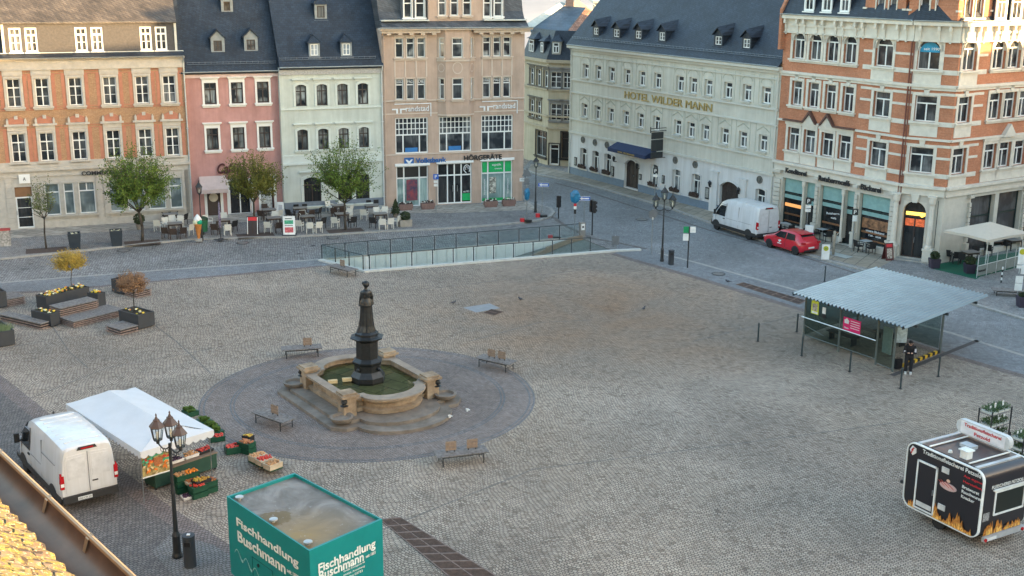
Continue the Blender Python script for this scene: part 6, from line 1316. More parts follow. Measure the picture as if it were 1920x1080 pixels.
# ================================================================== BENCHES
def bench(px, py, az, label, backs, grp='flat wooden benches round the fountain', L_=2.0):
    g = G(px, py); t = thing('bench', label, 'bench', g, az, grp); s = MB()
    for i in range(6): y = -.38+i*.13; s.box(-L_/2, L_/2, y, y+.11, .42, .46)
    s.build('seat', wood, t)
    for sx_ in (-1, 1):
        for sy_ in (-1, 1): MB().tube((sx_*(L_/2-.22), sy_*.33, 0), (sx_*(L_/2-.22), sy_*.33, .42), .022, n=6).build('leg', dark, t)
    MB().box(-L_/2+.2, L_/2-.2, -.33, -.29, .36, .42).box(-L_/2+.2, L_/2-.2, .29, .33, .36, .42).tube((-L_/2+.22, -.33, .2), (-L_/2+.22, .33, .2), .012).tube((L_/2-.22, -.33, .2), (L_/2-.22, .33, .2), .012).build('frame', dark, t)
    for x in backs:
        b = MB(); 
        for k in range(3): b.box(x-.22, x+.22, -.0, .03, .54+k*.13, .54+k*.13+.115)
        o = b.build('backrest', M('backrest_wood', (.26, .18, .13), .75, .25, 8., col2=(.3, .22, .16)), t); MB().box(x-.17, x-.13, .03, .06, .42, .93).box(x+.13, x+.17, .03, .06, .42, .93).build('bracket', dark, o)
    return t
bench(566, 667, radians(14), 'wooden bench with one backrest behind the fountain to the left', [.3])
bench(930, 690, radians(-33), 'wooden bench with two dark backrests right of the fountain', [-.28, .32])
bench(514, 797, radians(-38), 'wooden bench with one small backrest on the ring left of the fountain', [.05])
bench(865, 866, radians(18), 'wooden bench with two tall backrests on the ring right in front of the fountain', [-.42, .45], L_=2.1)
bench(643, 514, radians(-42), 'wooden bench with one backrest at the end of the glass ramp railing', [-.05], L_=2.1)
bench(1893, 557, radians(-10), 'dark metal bench at the bus stop near the right edge', [], L_=2.1)
# ================================================================== RAMP RAILING
rl = thing('glass_railing', 'glass and steel railing round the sunken ramp of the underpass', 'railing', (p1[0], p1[1], 0))
glass = glassmat('railing_glass', (.78, .87, .86), .16)
teald = M('railing_paint', (.03, .045, .05), .5)
o0 = Vector(p1)
def rail(a, b, n, h=1.08, glassy=True, first=0):
    a, b = Vector(a), Vector(b); d = (b-a)
    for i in range(first, n+1):
        p = a+d*i/n-o0; q = MB().box(p.x-.035, p.x+.035, p.y-.035, p.y+.035, 0, h).build('post', teald, rl); MB().box(p.x-.06, p.x+.06, p.y-.02, p.y+.02, .2, .24).box(p.x-.06, p.x+.06, p.y-.02, p.y+.02, h-.2, h-.16).build('clamp', steel, q)
    MB().tube((*(a-o0), h), (*(b-o0), h), .03, n=6).build('handrail', teald, rl)
    if glassy:
        for i in range(n):
            p = a+d*(i+.06)/n-o0; q = a+d*(i+.94)/n-o0; MB().quad((p.x, p.y, .1), (q.x, q.y, .1), (q.x, q.y, h-.08), (p.x, p.y, h-.08)).build('glass_panel', glass, rl)
nr = inr(p1, p2, .9)
rail(inr(p1, p2, .02), nr, 11); rail(p0, inr(p0, p3, .995), 12, h=1.05); rail(p0, inr(p0, p1, .98), 3, h=1.05, first=1)
# ================================================================== SHELTER
sF, sR = G(1483, 548, 2.8), G(1697, 614, 2.8); sC = G(1853, 553, 2.8); sB = G(1640, 500, 2.8)
sh = thing('waiting_shelter', 'glass waiting shelter with corrugated metal roof at the edge of the square', 'shelter', (sR.x, sR.y, 0))
def loc_(v): return Vector((v.x-sR.x, v.y-sR.y, v.z))
cF, cR, cC, cB = [loc_(v) for v in (sF, sR, sC, sB)]
cor = M('corrugated_zinc', (.2, .28, .335), .34, .1, 1., .4); n = 60; rv = []
for i in range(n*4+1):
    f = i/(n*4); z = -.09 if i % 8 in (0, 1, 2) else -.045 if i % 8 in (3, 7) else 0; a = cF.lerp(cR, f); b = cB.lerp(cC, f); rv += [(a.x, a.y, 2.84+z), (b.x, b.y, 2.84+z)]
m_ = MB().add(rv, [(2*i, 2*i+2, 2*i+3, 2*i+1) for i in range(n*4)]); m_.add([(x, y, z-.03) for x, y, z in rv], [(2*i, 2*i+2, 2*i+3, 2*i+1) for i in range(n*4)])
m_.build('roof', cor, sh, smooth=False)
steelp = M('shelter_paint', (.1, .12, .115), .5)
fb = MB()
def beam(mb, a, b, w, h, z):
    d = (b-a); d.z = 0; d.normalize(); nn = Vector((-d.y, d.x, 0))*w/2; mb.add([(*(a-nn).xy, z-h), (*(b-nn).xy, z-h), (*(b+nn).xy, z-h), (*(a+nn).xy, z-h), (*(a-nn).xy, z), (*(b-nn).xy, z), (*(b+nn).xy, z), (*(a+nn).xy, z)], [(3, 2, 1, 0), (4, 5, 6, 7), (0, 1, 5, 4), (1, 2, 6, 5), (2, 3, 7, 6), (3, 0, 4, 7)])
for f in (.02, .34, .66, .98): beam(fb, cF.lerp(cR, f), cB.lerp(cC, f), .05, .08, 2.73)
for f in (.14, .5, .86): beam(fb, cF.lerp(cB, f), cR.lerp(cC, f), .08, .12, 2.65)
fb.build('roof_frame', M('frame_dark', (.05, .06, .065), .5), sh)
# post positions from the photo
PW = [(1510, 630), (1640, 684), (1673, 697), (1763, 662)]
q0, q1, q2, q3 = [loc_(G(x, y)) for x, y in ((1506, 637), (1641, 684), (1673, 697), (1762, 661))]
back_l = q0+(cB-cF)*.72; back_r = q3+(q0-q2)*.93
for p in (q0, q1, q2, q3, back_l, back_r, q0.lerp(q1, .5)+(cB-cF)*.0, q3.lerp(back_r, .5)):
    MB().box(p.x-.045, p.x+.045, p.y-.045, p.y+.045, 0, 2.62).build('post', steelp, sh)
sg2 = glassmat('shelter_glass', (.38, .46, .43), .0)
def gp(a, b, z0, z1, name='glass_panel', m=None): return MB().quad((a.x, a.y, z0), (b.x, b.y, z0), (b.x, b.y, z1), (a.x, a.y, z1)).build(name, m or sg2, sh)
gp(q0, q1, .25, 2.45); gp(q1, q2, .15, 2.45); gp(q0, back_l, .25, 2.45); gp(back_l, back_r, .25, 2.45); gp(q3.lerp(back_r, .02), q3.lerp(back_r, .5), .2, 2.45)
rb = MB(); ofs = (q1-q0).normalized(); nrm = Vector((ofs.y, -ofs.x, 0))
rb.tube(q0+nrm*.12-ofs*.1+Vector((0, 0, 1.28)), q1+nrm*.12+Vector((0, 0, 1.28)), .03).build('handrail', M('bright_steel', (.6, .62, .62), .3, metal=.7), sh)
MB().tube(q0+Vector((0, 0, .3)), q1+Vector((0, 0, .3)), .025).tube(q1+Vector((0, 0, .12)), q2+Vector((0, 0, .12)), .025).tube(q0+Vector((0, 0, 2.45)), q1+Vector((0, 0, 2.45)), .03).tube(q0+Vector((0, 0, .85))+nrm*.05, q0.lerp(q1, .3)+Vector((0, 0, .6))+nrm*.05, .02).build('rail', steelp, sh)
fac_ = atan2(ofs.y, ofs.x)
def onpane(f, z, w, h, mat, nm, dy=.03):
    p = q0.lerp(q1, f)+nrm*dy; o = MB().box(-w/2, w/2, -.008, .008, -h/2, h/2).build(nm, mat, sh); o.location = (p.x, p.y, z); o.rotation_euler.z = fac_; return o
pst = onpane(.14, 1.95, .5, .72, M('yellow_poster', (.6, .62, .04), .6), 'poster'); MB().box(-.17, .17, -.012, -.008, -.18, .2).build('poster_print', M('poster_print', (.1, .09, .06), .6, .9, 7., col2=(.7, .6, .5)), pst); MB().box(-.2, .2, -.012, -.009, -.32, -.22).build('poster_stripe', sgm, pst)
o = onpane(.27, 1.93, .22, .34, sgm, 'notice')
o = onpane(.275, 1.62, .24, .2, black, 'notice_plate')
mg = onpane(.66, 1.62, 1.12, .68, M('magenta', (.62, .01, .13), .5), 'banner')
MB().box(-.48, -.2, -.014, -.008, .02, .16).ex([(-.52, .16), (-.16, .16), (-.34, .3)], 'y', -.014, -.008).build('house_symbol', sgm, mg)
for k in range(4): MB().box(-.08, .5, -.014, -.008, .2-k*.12, .23-k*.12).build('print_line', sgm, mg)
text('Zuhause', .3, .09, mg, (-.34, -.014, -.2), sgm, depth=.01)
# timetable board and benches inside
p_ = q2.lerp(q3, .06)+Vector((0, .25, 0)); MB().box(p_.x-.02, p_.x+.5, p_.y, p_.y+.06, 1.35, 2.35).build('map_board', M('map_print', (.4, .46, .46), .5, .3, 8.), sh)
p_ = q1.lerp(q2, .55)+Vector((.05, .1, 0)); o = MB().box(-.3, .3, -.02, .02, .75, 2.1).build('timetable', M('timetable_paper', (.5, .52, .5), .6, .15, 9.), sh); o.location = (p_.x, p_.y, 0); o.rotation_euler.z = azof(q1, q2)
def shbench(a, b, label, w=.5):
    bt = thing('shelter_bench', label, 'bench', a+Vector((sR.x, sR.y, 0)), azof(a, b), 'benches inside the waiting shelter'); L_ = (b-a).length; s = MB()
    for i in range(4): s.box(0, L_, -w/2+i*w/4, -w/2+i*w/4+w/4-.02, .43, .47)
    s.build('seat', M('dark_slats', (.06, .045, .04), .7), bt)
    for x in (.2, L_-.2): MB().box(x-.025, x+.025, -w/2+.05, w/2-.05, 0, .43).build('leg', dark, bt)
shbench(q0.lerp(back_l, .25)+ofs*.7, q0.lerp(back_l, .25)+ofs*2.6+Vector((0, 0, 0)), 'dark slatted bench behind the front glass of the waiting shelter')
e_ = (back_r-q3).normalized(); shbench(q3+e_*1.2-ofs*0+Vector((-.9, -.2, 0)), q3+e_*3.2+Vector((-.9, -.2, 0)), 'dark slatted bench on the street side inside the waiting shelter')
kb2 = MB(); a, b = q2.lerp(q3, .22), q2.lerp(q3, .97); yb_ = thing('warning_kerb', 'low yellow and black striped guard kerb across the shelter entrance', 'guard kerb', (a.x+sR.x, a.y+sR.y, 0), azof(a, b)); L_ = (b-a).length; n = 14
for i in range(n): MB().box(L_*i/n, L_*(i+1)/n, -.07, .07, .02, .18).build('stripe', M('warn_yellow', (.6, .36, .03), .6) if i % 2 == 0 else black, yb_)
strip('threshold', [tuple((q2.lerp(q3, t)+Vector((sR.x, sR.y, 0))).xy) for t in (-.12, 1.75)], .28, .012, M('threshold_dark', (.06, .055, .055), .8), -.3)
# bollards round the square
for px, py, l in ((1421, 640, 'leftmost, standing alone before the shelter'), (1494, 622, 'just left of the shelter corner'), (1503, 667, 'at the left end of the shelter glass'), (1593, 697, 'in front of the middle of the shelter glass'), (1688, 729, 'nearest the camera, below the person'), (1759, 706, 'at the right corner of the shelter'), (1546, 528, 'beyond the shelter roof, at the side street')):
    g = G(px, py); t = thing('bollard', 'thin dark steel bollard, '+l, 'bollard', g, 0, 'thin steel bollards round the shelter'); MB().lathe([(.045, 0), (.045, .99), (.03, 1.02)], 10).build('post', teald, t); MB().lathe([(.09, 0), (.09, .02), (.05, .03)], 10).build('base_plate', dark, t)
# ================================================================== PERSON
def blobmesh(name, par, mat, fn, vox=.012, sm=4):
    mb = MB(); fn(mb); o = mb.build(name, mat, par); bake(o, ('REMESH', dict(mode='VOXEL', voxel_size=vox)), ('SMOOTH', dict(factor=.5, iterations=sm))); return o
pg = G(1702, 700); pr_ = thing('person', 'person in black clothes with dark cap and backpack, head bent, standing at the shelter entrance', 'person', pg, radians(-15))
skin = M('skin', (.5, .3, .22), .6, .06)
def body(mb):
    for s in (-1, 1):
        limb(mb, [(s*.1, .02, .88), (s*.12, .0, .5), (s*.12, .06, .1)], [.095, .07, .045])
        mb.ball((s*.13, -.03, .05), .05, 8, .7, 1., 2.2)
    mb.loft([[(rx*cos(t), dy+ry*sin(t), z) for t in [2*pi*i/14 for i in range(14)]] for rx, ry, z, dy in ((.16, .11, .84, .02), (.175, .12, .95, .02), (.15, .1, 1.1, .0), (.18, .115, 1.28, -.04), (.19, .11, 1.38, -.08), (.09, .07, 1.46, -.11), (.055, .055, 1.5, -.14))])
    limb(mb, [(0, -.13, 1.46), (0, -.2, 1.53)], [.055, .05]); mb.ball((0, -.24, 1.6), .1, 12, 1.18, .92, 1.05); mb.ball((0, -.345, 1.575), .02, 6); mb.ball((.095, -.23, 1.59), .024, 6); mb.ball((-.095, -.23, 1.59), .024, 6)
    for s in (-1, 1):
        el = (s*.25, -.12, 1.1); ha = (s*.09, -.36, 1.14); limb(mb, [(s*.19, -.08, 1.37), el, ha], [.06, .048, .034]); mb.ball((s*.07, -.4, 1.15), .038, 8, .6)
        for k in range(4): mb.tube((s*.07, -.41, 1.13+.018*k), (s*.03, -.47+.01*abs(k-1), 1.13+.018*k), .009, .008, 5)
        mb.tube((s*.08, -.38, 1.17), (s*.05, -.43, 1.21), .011, .009, 5)
blobmesh('body', pr_, skin, body, .011, 3)
blk = M('black_cloth', (.012, .012, .016), .9, .3, 9.)
def trous(mb):
    for s in (-1, 1): limb(mb, [(s*.1, .02, .88), (s*.12, .0, .5), (s*.12, .06, .12)], [.115, .09, .075])
    mb.ball((0, .02, .9), .17, 12, .8)
blobmesh('trousers', pr_, blk, trous, .014)
def jack(mb):
    mb.loft([[(rx*cos(t), dy+ry*sin(t), z) for t in [2*pi*i/16 for i in range(16)]] for rx, ry, z, dy in ((.2, .15, .82, .02), (.2, .145, 1.0, .02), (.18, .13, 1.15, -.01), (.21, .14, 1.3, -.05), (.21, .13, 1.4, -.09), (.1, .09, 1.48, -.12))])
    for s in (-1, 1): limb(mb, [(s*.2, -.08, 1.37), (s*.27, -.12, 1.09), (s*.12, -.32, 1.13)], [.08, .065, .05])
blobmesh('jacket', pr_, blk, jack, .014)
MB().box(-.29, -.2, -.2, -.02, 1.05, 1.2).box(.2, .29, -.2, -.02, 1.15, 1.32).build('pale_sleeve', M('pale_sleeve', (.5, .5, .54), .9), pr_)
MB().cbox(0, .16, 1.2, .32, .2, .46, 0, .05).cbox(0, .28, 1.1, .24, .08, .22, 0, .03).build('backpack', blk, pr_)
MB().lathe([(.108, 1.62), (.108, 1.7), (.07, 1.74), (.01, 1.75)], 14, 0, -.23).box(-.07, .07, -.44, -.3, 1.6, 1.62).build('cap', black, pr_)
MB().cbox(.12, -.05, .045, .095, .27, .09, 0, .03).cbox(-.12, -.05, .045, .095, .27, .09, 0, .03).build('shoes', M('white_shoe', (.6, .6, .58), .6), pr_)
cl = MB(); n0 = G(1683, 692); bg = thing('suitcase', 'small black bag standing on the ground just left of the person', 'bag', n0); MB().cbox(0, 0, .28, .4, .25, .46, .3, .06).build('shell', blk, bg); MB().tube((-.08, 0, .5), (-.08, 0, .6), .012).tube((.08, 0, .5), (.08, 0, .6), .012).tube((-.08, 0, .6), (.08, 0, .6), .015).build('handle', dark, bg)
# pigeons
for px, py, a, l in ((850, 571, .5, 'nearest the pale cover plate on its left'), (976, 564, 2.5, 'to the right beyond the pale cover plate'), (1207, 582, 1., 'alone in the middle of the open square'), (1365, 531, 3., 'near the rust-brown grille by the street')):
    g = G(px, py); t = thing('pigeon', 'small dark pigeon on the setts, '+l, 'pigeon', g, a, 'pigeons on the square'); b = MB(); b.ball((0, 0, .13), .08, 10, .8, 1.6, 1.); b.ball((.13, 0, .2), .045, 8); b.tube((.08, 0, .14), (.13, 0, .2), .05, .035); b.ball((-.16, 0, .13), .05, 8, .4, 2., 1.)
    b.tube((.17, 0, .195), (.2, 0, .188), .012, .003); b.tube((0, .03, 0), (0, .03, .09), .008).tube((0, -.03, 0), (0, -.03, .09), .008); o = b.build('body', M('pigeon_grey', (.06, .06, .07), .8, .4, 20.), t); bake(o, ('REMESH', dict(mode='VOXEL', voxel_size=.008)), ('SMOOTH', dict(factor=.4, iterations=2)))
# ================================================================== LAMPS, SIGNS
lampglass = glassmat('lamp_glass', (.88, .89, .88), .08, .15)
def lantern(t, x, y, z, s=1., roofm=None, name='lantern'):
    rm = roofm or dark; w0, w1, h = .13*s, .2*s, .42*s; f = MB()
    for i in range(6):
        a = 2*pi*i/6; f.tube((x+w0*cos(a), y+w0*sin(a), z), (x+w1*cos(a), y+w1*sin(a), z+h), .011*s+.004, n=4)
    f.lathe([(.05*s, z-.12*s), (.06*s, z-.04*s), (w0+.015, z), (w0+.015, z+.025*s)], 6, x, y); f.lathe([(w1+.015, z+h-.01), (w1+.02, z+h+.02)], 6, x, y); o = f.build(name, dark, t)
    MB().lathe([(w1*1.25, z+h+.02), (w1*1.1, z+h+.07*s), (w1*.55, z+h+.2*s), (w1*.5, z+h+.25*s), (w1*.3, z+h+.27*s), (.02*s, z+h+.36*s), (.03*s, z+h+.4*s), (.004, z+h+.46*s)], 6, x, y).build('lantern_roof', rm, o)
    MB().lathe([(w0*.95, z+.02), (w1*.95, z+h)], 6, x, y).build('lantern_glass', lampglass, o)
    MB().lathe([(.03*s, z+.02), (.045*s, z+.15*s), (.03*s, z+.26*s)], 8, x, y).build('bulb', M('bulb', (.7, .68, .6), .4), o); return o
def lamppost(px, py, label, h, arms, z=0., roofm=None, az=0., s=1., base=.1):
    g = G(px, py, z); t = thing('street_lamp', label, 'street lamp', g, az); hp = h-(.95*s if arms else .5*s)-.0
    MB().lathe([(base*1.5, 0), (base*1.6, .1), (base*1.25, .2), (base*1.2, .75), (base*1.35, .8), (base*.75, .95), (base*.55, h*.45), (base*.7, h*.46), (base*.5, h*.5), (base*.42, hp)], 12).build('pole', dark, t)
    if not arms: lantern(t, 0, 0, hp+.1, s, roofm)
    else:
        n = len(arms)
        for a in arms:
            if a is None: MB().tube((0, 0, hp), (0, 0, hp+.35*s), base*.35).build('arm', dark, t); lantern(t, 0, 0, hp+.45*s, s, roofm); continue
            R_ = .5*s; b = MB(); pts = [(R_*f*cos(a), R_*f*sin(a), hp-.1*s-.14*s*sin(pi*f)) for f in [i/8 for i in range(9)]]; b.path(pts, .022*s, 6)
            for k in range(3): c_ = R_*(.25+.22*k); b.path([(c_*cos(a)+.07*s*cos(w)*cos(a), c_*sin(a)+.07*s*cos(w)*sin(a), hp-.28*s+.07*s*sin(w)) for w in [j*.9 for j in range(8)]], .009*s, 4)
            b.build('arm', dark, t); lantern(t, R_*cos(a), R_*sin(a), hp, s, roofm)
    return t
lamppost(333, 1045, 'tall street lamp with three brown-roofed lanterns in the foreground beside a cylinder bin', 5.05, (radians(150), radians(100), radians(-35)), roofm=M('lantern_brown', (.07, .045, .04), .5), s=1.05, base=.11)
lamppost(1241, 490, 'ornate street lamp with three lanterns at the far edge of the square', 4.75, (radians(180), None, 0.), s=1.1, base=.09)
lamppost(1004, 398, 'slim street lamp with a single lantern on the corner beside the peach building', 4.05, (), z=PH, s=1.0, base=.08)
lamppost(379, 451, 'slim street lamp with a single lantern before the pink cafe house', 3.8, (), z=PH, s=1.05, base=.075)
g = G(357, 1062); t = thing('cylinder_bin', 'dark grey cylinder bin at the foot of the foreground street lamp', 'litter bin', g); MB().lathe([(.2, 0), (.2, 1.05), (.21, 1.06), (.21, 1.12), (.17, 1.13), (.05, 1.1)], 22).build('body', anth, t, smooth='auto'); MB().box(-.1, .1, -.22, -.195, .8, .95).build('slot', black, t); MB().box(-.05, .05, -.05, .05, 1.12, 1.15).build('sticker', sgm, t)
def binc(px, py, label, z=0.):
    g = G(px, py, z); t = thing('cylinder_bin', label, 'litter bin', g); MB().lathe([(.19, 0), (.19, .9), (.2, .92), (.2, .98), (.04, 1.)], 18).build('body', anth, t, smooth='auto'); MB().box(-.1, .1, -.21, -.185, .7, .82).build('slot', black, t)
binc(1258, 496, 'dark cylinder bin beside the ornate lamp at the far edge of the square')
def post(t, x, y, h, r=.03, m=None, z=0): MB().tube((x, y, z), (x, y, h), r, n=8).build('post', m or steel, t)
blue = M('traffic_blue', (.01, .09, .42), .5); sgw = M('sign_white', (.72, .73, .72), .5); rd_ = M('sign_red', (.55, .02, .03), .5); bluebag = M('blue_bag', (.02, .16, .3), .35, .35, 4.)
def signpost(px, py, label, h, items, z=0., name='sign_post', cat='road sign', yaw=0., r=.03, pm=None, group=None):
    g = G(px, py, z); t = thing(name, label, cat, g, yaw, group); post(t, 0, 0, h, r, pm)
    for it in items:
        k = it[0]
        if k == 'P': o = MB().box(-.21, .21, -.05, -.03, it[1]-.21, it[1]+.21).build('parking_sign', blue if len(it) < 3 else it[2], t); text('P', .18, .28, o, (0, -.06, it[1]), sgw, depth=.01)
        elif k == 'box': o = MB().box(-it[2]/2, it[2]/2, -.05, -.03, it[1]-it[3]/2, it[1]+it[3]/2).build(it[5] if len(it) > 5 else 'plate', it[4], t)
        elif k == 'round': o = MB().ex([(it[2]*cos(a), it[1]+it[2]*sin(a)) for a in [2*pi*i/20 for i in range(20)]], 'y', -.05, -.03).build('round_sign', it[3], t)
        elif k == 'roundc': o = MB().ex([(it[2]*cos(a), it[1]+it[2]*sin(a)) for a in [2*pi*i/20 for i in range(20)]], 'y', -.056, -.05).build('sign_face', it[3], t)
        elif k == 'tri': MB().ex([(-.4, it[1]), (.4, it[1]), (0, it[1]+.7)], 'y', -.05, -.03).build('warning_sign_back', M('sign_back', (.12, .13, .14), .6), t)
        elif k == 'arrow':
            w = .82; o = MB().box(-w/2+it[2], w/2+it[2], -.05, -.03, it[1]-.15, it[1]+.15).build('one_way_sign', blue, t); ar = MB(); x = it[2]
            ar.ex([(x-.36, it[1]), (x-.16, it[1]+.11), (x-.16, it[1]+.05), (x+.34, it[1]+.05), (x+.34, it[1]-.05), (x-.16, it[1]-.05), (x-.16, it[1]-.11)], 'y', -.06, -.05).build('arrow', sgw, o)
            MB().box(x-w/2, x+w/2, -.055, -.05, it[1]+.13, it[1]+.15).box(x-w/2, x+w/2, -.055, -.05, it[1]-.15, it[1]-.13).build('rim', sgw, o)
        elif k == 'bag':
            rnd = random.Random(it[1]); b = MB().lathe([(.05, it[1]-.5), (.26, it[1]-.38), (.36, it[1]), (.33, it[1]+.25), (.18, it[1]+.42), (.03, it[1]+.48)], 12, fn=lambda a, z: 1+.14*sin(3*a+z*9)+.1*sin(7*a), sy=.5); b.build('sign_cover', bluebag, t)
    return t
signpost(818, 398, 'parking sign on a thin pole with two white plates before the glass shop doors', 3.05, [('P', 2.85), ('box', 2.45, .34, .2, sgw), ('box', 2.18, .34, .2, sgw)], z=PH)
signpost(988, 412, 'traffic sign wrapped in a blue cover on the kerb corner with red-footed stand', 2.5, [('bag', 2.0)], z=PH, yaw=1.2)
signpost(987, 404, 'pole carrying the back of a triangular warning sign by the peach building corner', 3.9, [('tri', 3.1), ('box', 2.7, .4, .5, M('sign_back', (.12, .13, .14), .6), 'sign_back')], z=PH, r=.035)
signpost(1016, 403, 'one-way arrow sign on a thin pole on the kerb corner', 2.55, [('arrow', 2.4, .1)], z=PH)
signpost(1077, 448, 'traffic sign wrapped in a blue cover behind the ramp railing', 3.55, [('bag', 3.1), ('box', 2.5, .2, .2, rd_), ('box', 2.3, .2, .2, sgw), ('box', 2.0, .16, .3, black)], yaw=0)
signpost(1094, 446, 'one-way arrow sign with a pale thin pole beside the blue-covered sign', 3.1, [('arrow', 2.9, 0)])
signpost(979, 382, 'small white street-name plate on a pole at the edge of the peach building', 2.2, [('box', 2.0, .45, .28, sgw), ('box', 2.0, .3, .06, black, 'print')], z=PH)
sb_ = M('sign_back', (.12, .13, .14), .6)
signpost(1221, 478, 'round no-entry sign seen from behind on a thin pole near the ornate lamp', 3.2, [('round', 2.85, .31, sb_), ('box', 2.55, .1, .16, sgw)], yaw=.2)
t = signpost(1153, 466, 'low double dark traffic sign seen from behind at the ramp end of the railing', .95, [('box', .58, .5, .62, sb_, 'sign_back')], yaw=.1)
t = signpost(1289, 502, 'dark bus-stop post with green and white plates on the square edge', 2.75, [('box', 2.55, .34, .42, M('stop_green', (.0, .22, .08), .5)), ('box', 2.05, .36, .45, sgw)], r=.045, pm=dark); [put(k_, (-.21, 0, 0)) for k_ in kids(t) if k_.name.startswith('plate')]; o = MB().box(.06, .42, -.03, -.01, 2.35, 2.75).build('stop_plate', sgw, t)
def signal(px, py, label, h, heads, name='traffic_light', z=0., yaw=0.):
    g = G(px, py, z); t = thing(name, label, 'traffic light', g, yaw); post(t, 0, 0, h, .05, dark)
    for x, zz in heads:
        o = MB().box(x-.14, x+.14, -.12, .1, zz-.45, zz+.45).build('signal_head', black, t)
        for k in range(3): put(MB().lathe([(.1, 0), (.1, .12), (.085, .12), (.085, 0)], 10).build('visor', black, o), (x, -.12, zz-.28+k*.28), (pi/2, 0, 0))
signal(1110, 441, 'dark traffic light with two signal heads at the end of the ramp', 2.6, [(.24, 2.15), (-.2, 2.15)], z=0, yaw=1.9)
signal(1047, 410, 'short dark signal seen from behind in the road by the kerb corner', 1.75, [(0, 1.35)], z=0, yaw=2.6)
t = signpost(1094, 276+45, 'no-stopping sign with a parking plate in front of the hotel', 3.2, [('round', 2.95, .3, rd_), ('roundc', 2.95, .23, blue), ('P', 2.25, dark), ('box', 1.88, .36, .22, sgw)], z=PH); 
signpost(1227, 382, 'pair of dark parking signs with white plates before the hotel windows', 3.0, [('P', 2.75, dark), ('box', 2.35, .36, .22, sgw)], z=PH, yaw=-.3)
signpost(1510, 459, 'dark parking sign with two white plates before the first bakery window', 3.4, [('P', 3.15, dark), ('box', 2.75, .38, .22, sgw), ('box', 2.48, .38, .22, sgw)], z=PH)
signpost(1597, 472, 'dark parking sign on a pole before the bakery pillar', 3.0, [('P', 2.8, dark), ('box', 2.35, .3, .4, sgw)], z=PH)
g = G(1547, 487, PH); t = thing('bus_stop_sign', 'white board with round yellow-green bus stop sign standing at the kerb', 'bus stop sign', g, -.1); o = MB().box(-.26, .26, -.03, .03, .02, 1.05).build('board', sgw, t); MB().ex([(.17*cos(2*pi*i/18), .78+.17*sin(2*pi*i/18)) for i in range(18)], 'y', -.045, -.03).build('round_sign', M('stop_yellow', (.45, .42, .02), .5), o); text('H', .15, .17, o, (0, -.055, .78), M('stop_green', (.0, .22, .08), .5), depth=.01)
t = signpost(1905, 572, 'tall bus stop post with yellow round sign and timetable boxes near the right edge', 3.6, [('box', 2.95, .42, 1.0, sgw), ('roundc', 3.2, .17, M('stop_yellow', (.45, .42, .02), .5)), ('box', 2.3, .46, .18, sgw), ('box', 1.55, .42, .42, sgw), ('box', 1.1, .42, .42, sgw)], r=.04, z=PH, name='bus_stop_post', cat='bus stop sign', yaw=-.15)
MB().box(.21, .27, -.05, -.03, 2.45, 3.45).build('purple_edge', M('purple', (.12, .02, .25), .5), t)
g = G(1915, 540, PH); t = thing('stop_case', 'timetable case on legs at the right edge behind the bus stop post', 'timetable case', g); MB().box(-.25, .25, -.06, .06, .9, 1.45).build('case', sgw, t); MB().box(-.22, -.18, -.02, .02, 0, .9).box(.18, .22, -.02, .02, 0, .9).build('leg', dark, t)
g = G(1877, 530, PH); t = thing('striped_post', 'short red-white-black striped post near the cafe terrace fence', 'marker post', g)
for k in range(6): MB().tube((0, 0, k*.17), (0, 0, (k+1)*.17), .05).build('ring', sgw if k % 2 else dark, t)
g = G(1091, 447); t = thing('meter_box', 'grey ticket machine with white front at the end of the ramp railing', 'ticket machine', g, AZ); MB().box(-.2, .2, -.15, .15, 0, 1.2).build('case', M('meter_grey', (.2, .19, .18), .6), t); MB().box(-.13, .13, -.17, -.15, .65, 1.1).build('front', sgw, t); MB().box(-.06, .06, -.18, -.17, .8, .95).build('slot', black, t)
for px, py, l in ((984, 416, 'nearest the peach building corner'), (1013, 407, 'under the one-way arrow sign'), (1037, 448, 'behind the ramp railing')):
    z = PH if px != 1037 else 0; g = G(px, py, z); t = thing('weighted_stand', 'red and dark weighted sign stand with dead flowers, '+l, 'sign stand', g, 0, 'red weighted sign stands'); MB().cbox(-.2, 0, .14, .3, .3, .28, .2, .03).build('red_block', rd_, t); MB().cbox(.25, 0, .09, .55, .35, .18, .2, .03).build('dark_block', black, t); MB().tube((0, 0, 0), (0, 0, .4), .03).build('socket', steel, t)
# ================================================================== CAFE FURNITURE
wick_w = M('white_wicker', (.62, .6, .54), .8, .08, 20.); wick_b = M('brown_wicker', (.05, .032, .025), .8, .2, 20.); wick_d = M('black_wicker', (.018, .018, .02), .8, .2, 20.)
def make_chair(m, label):
    t = thing('cafe_chair', label, 'chair', (0, 0, 0), 0, 'armchairs on the cafe terraces')
    MB().cbox(0, 0, .43, .5, .48, .07, 0, .04).build('seat', m, t); MB().add([(-.24, .2, .44), (.24, .2, .44), (.24, .3, .86), (-.24, .3, .86), (-.24, .24, .44), (.24, .24, .44), (.24, .34, .86), (-.24, .34, .86)], [(0, 1, 2, 3), (7, 6, 5, 4), (3, 2, 6, 7), (0, 3, 7, 4), (1, 5, 6, 2), (0, 4, 5, 1)]).build('backrest', m, t)
    for s in (-1, 1):
        MB().box(s*.25-.025, s*.25+.025, -.22, .28, .62, .66).box(s*.25-.02, s*.25+.02, -.22, -.18, .44, .62).build('armrest', m, t)
        for y in (-.2, .2): MB().box(s*.23-.02, s*.23+.02, y-.02, y+.02, 0, .4).build('leg', m, t)
    return t
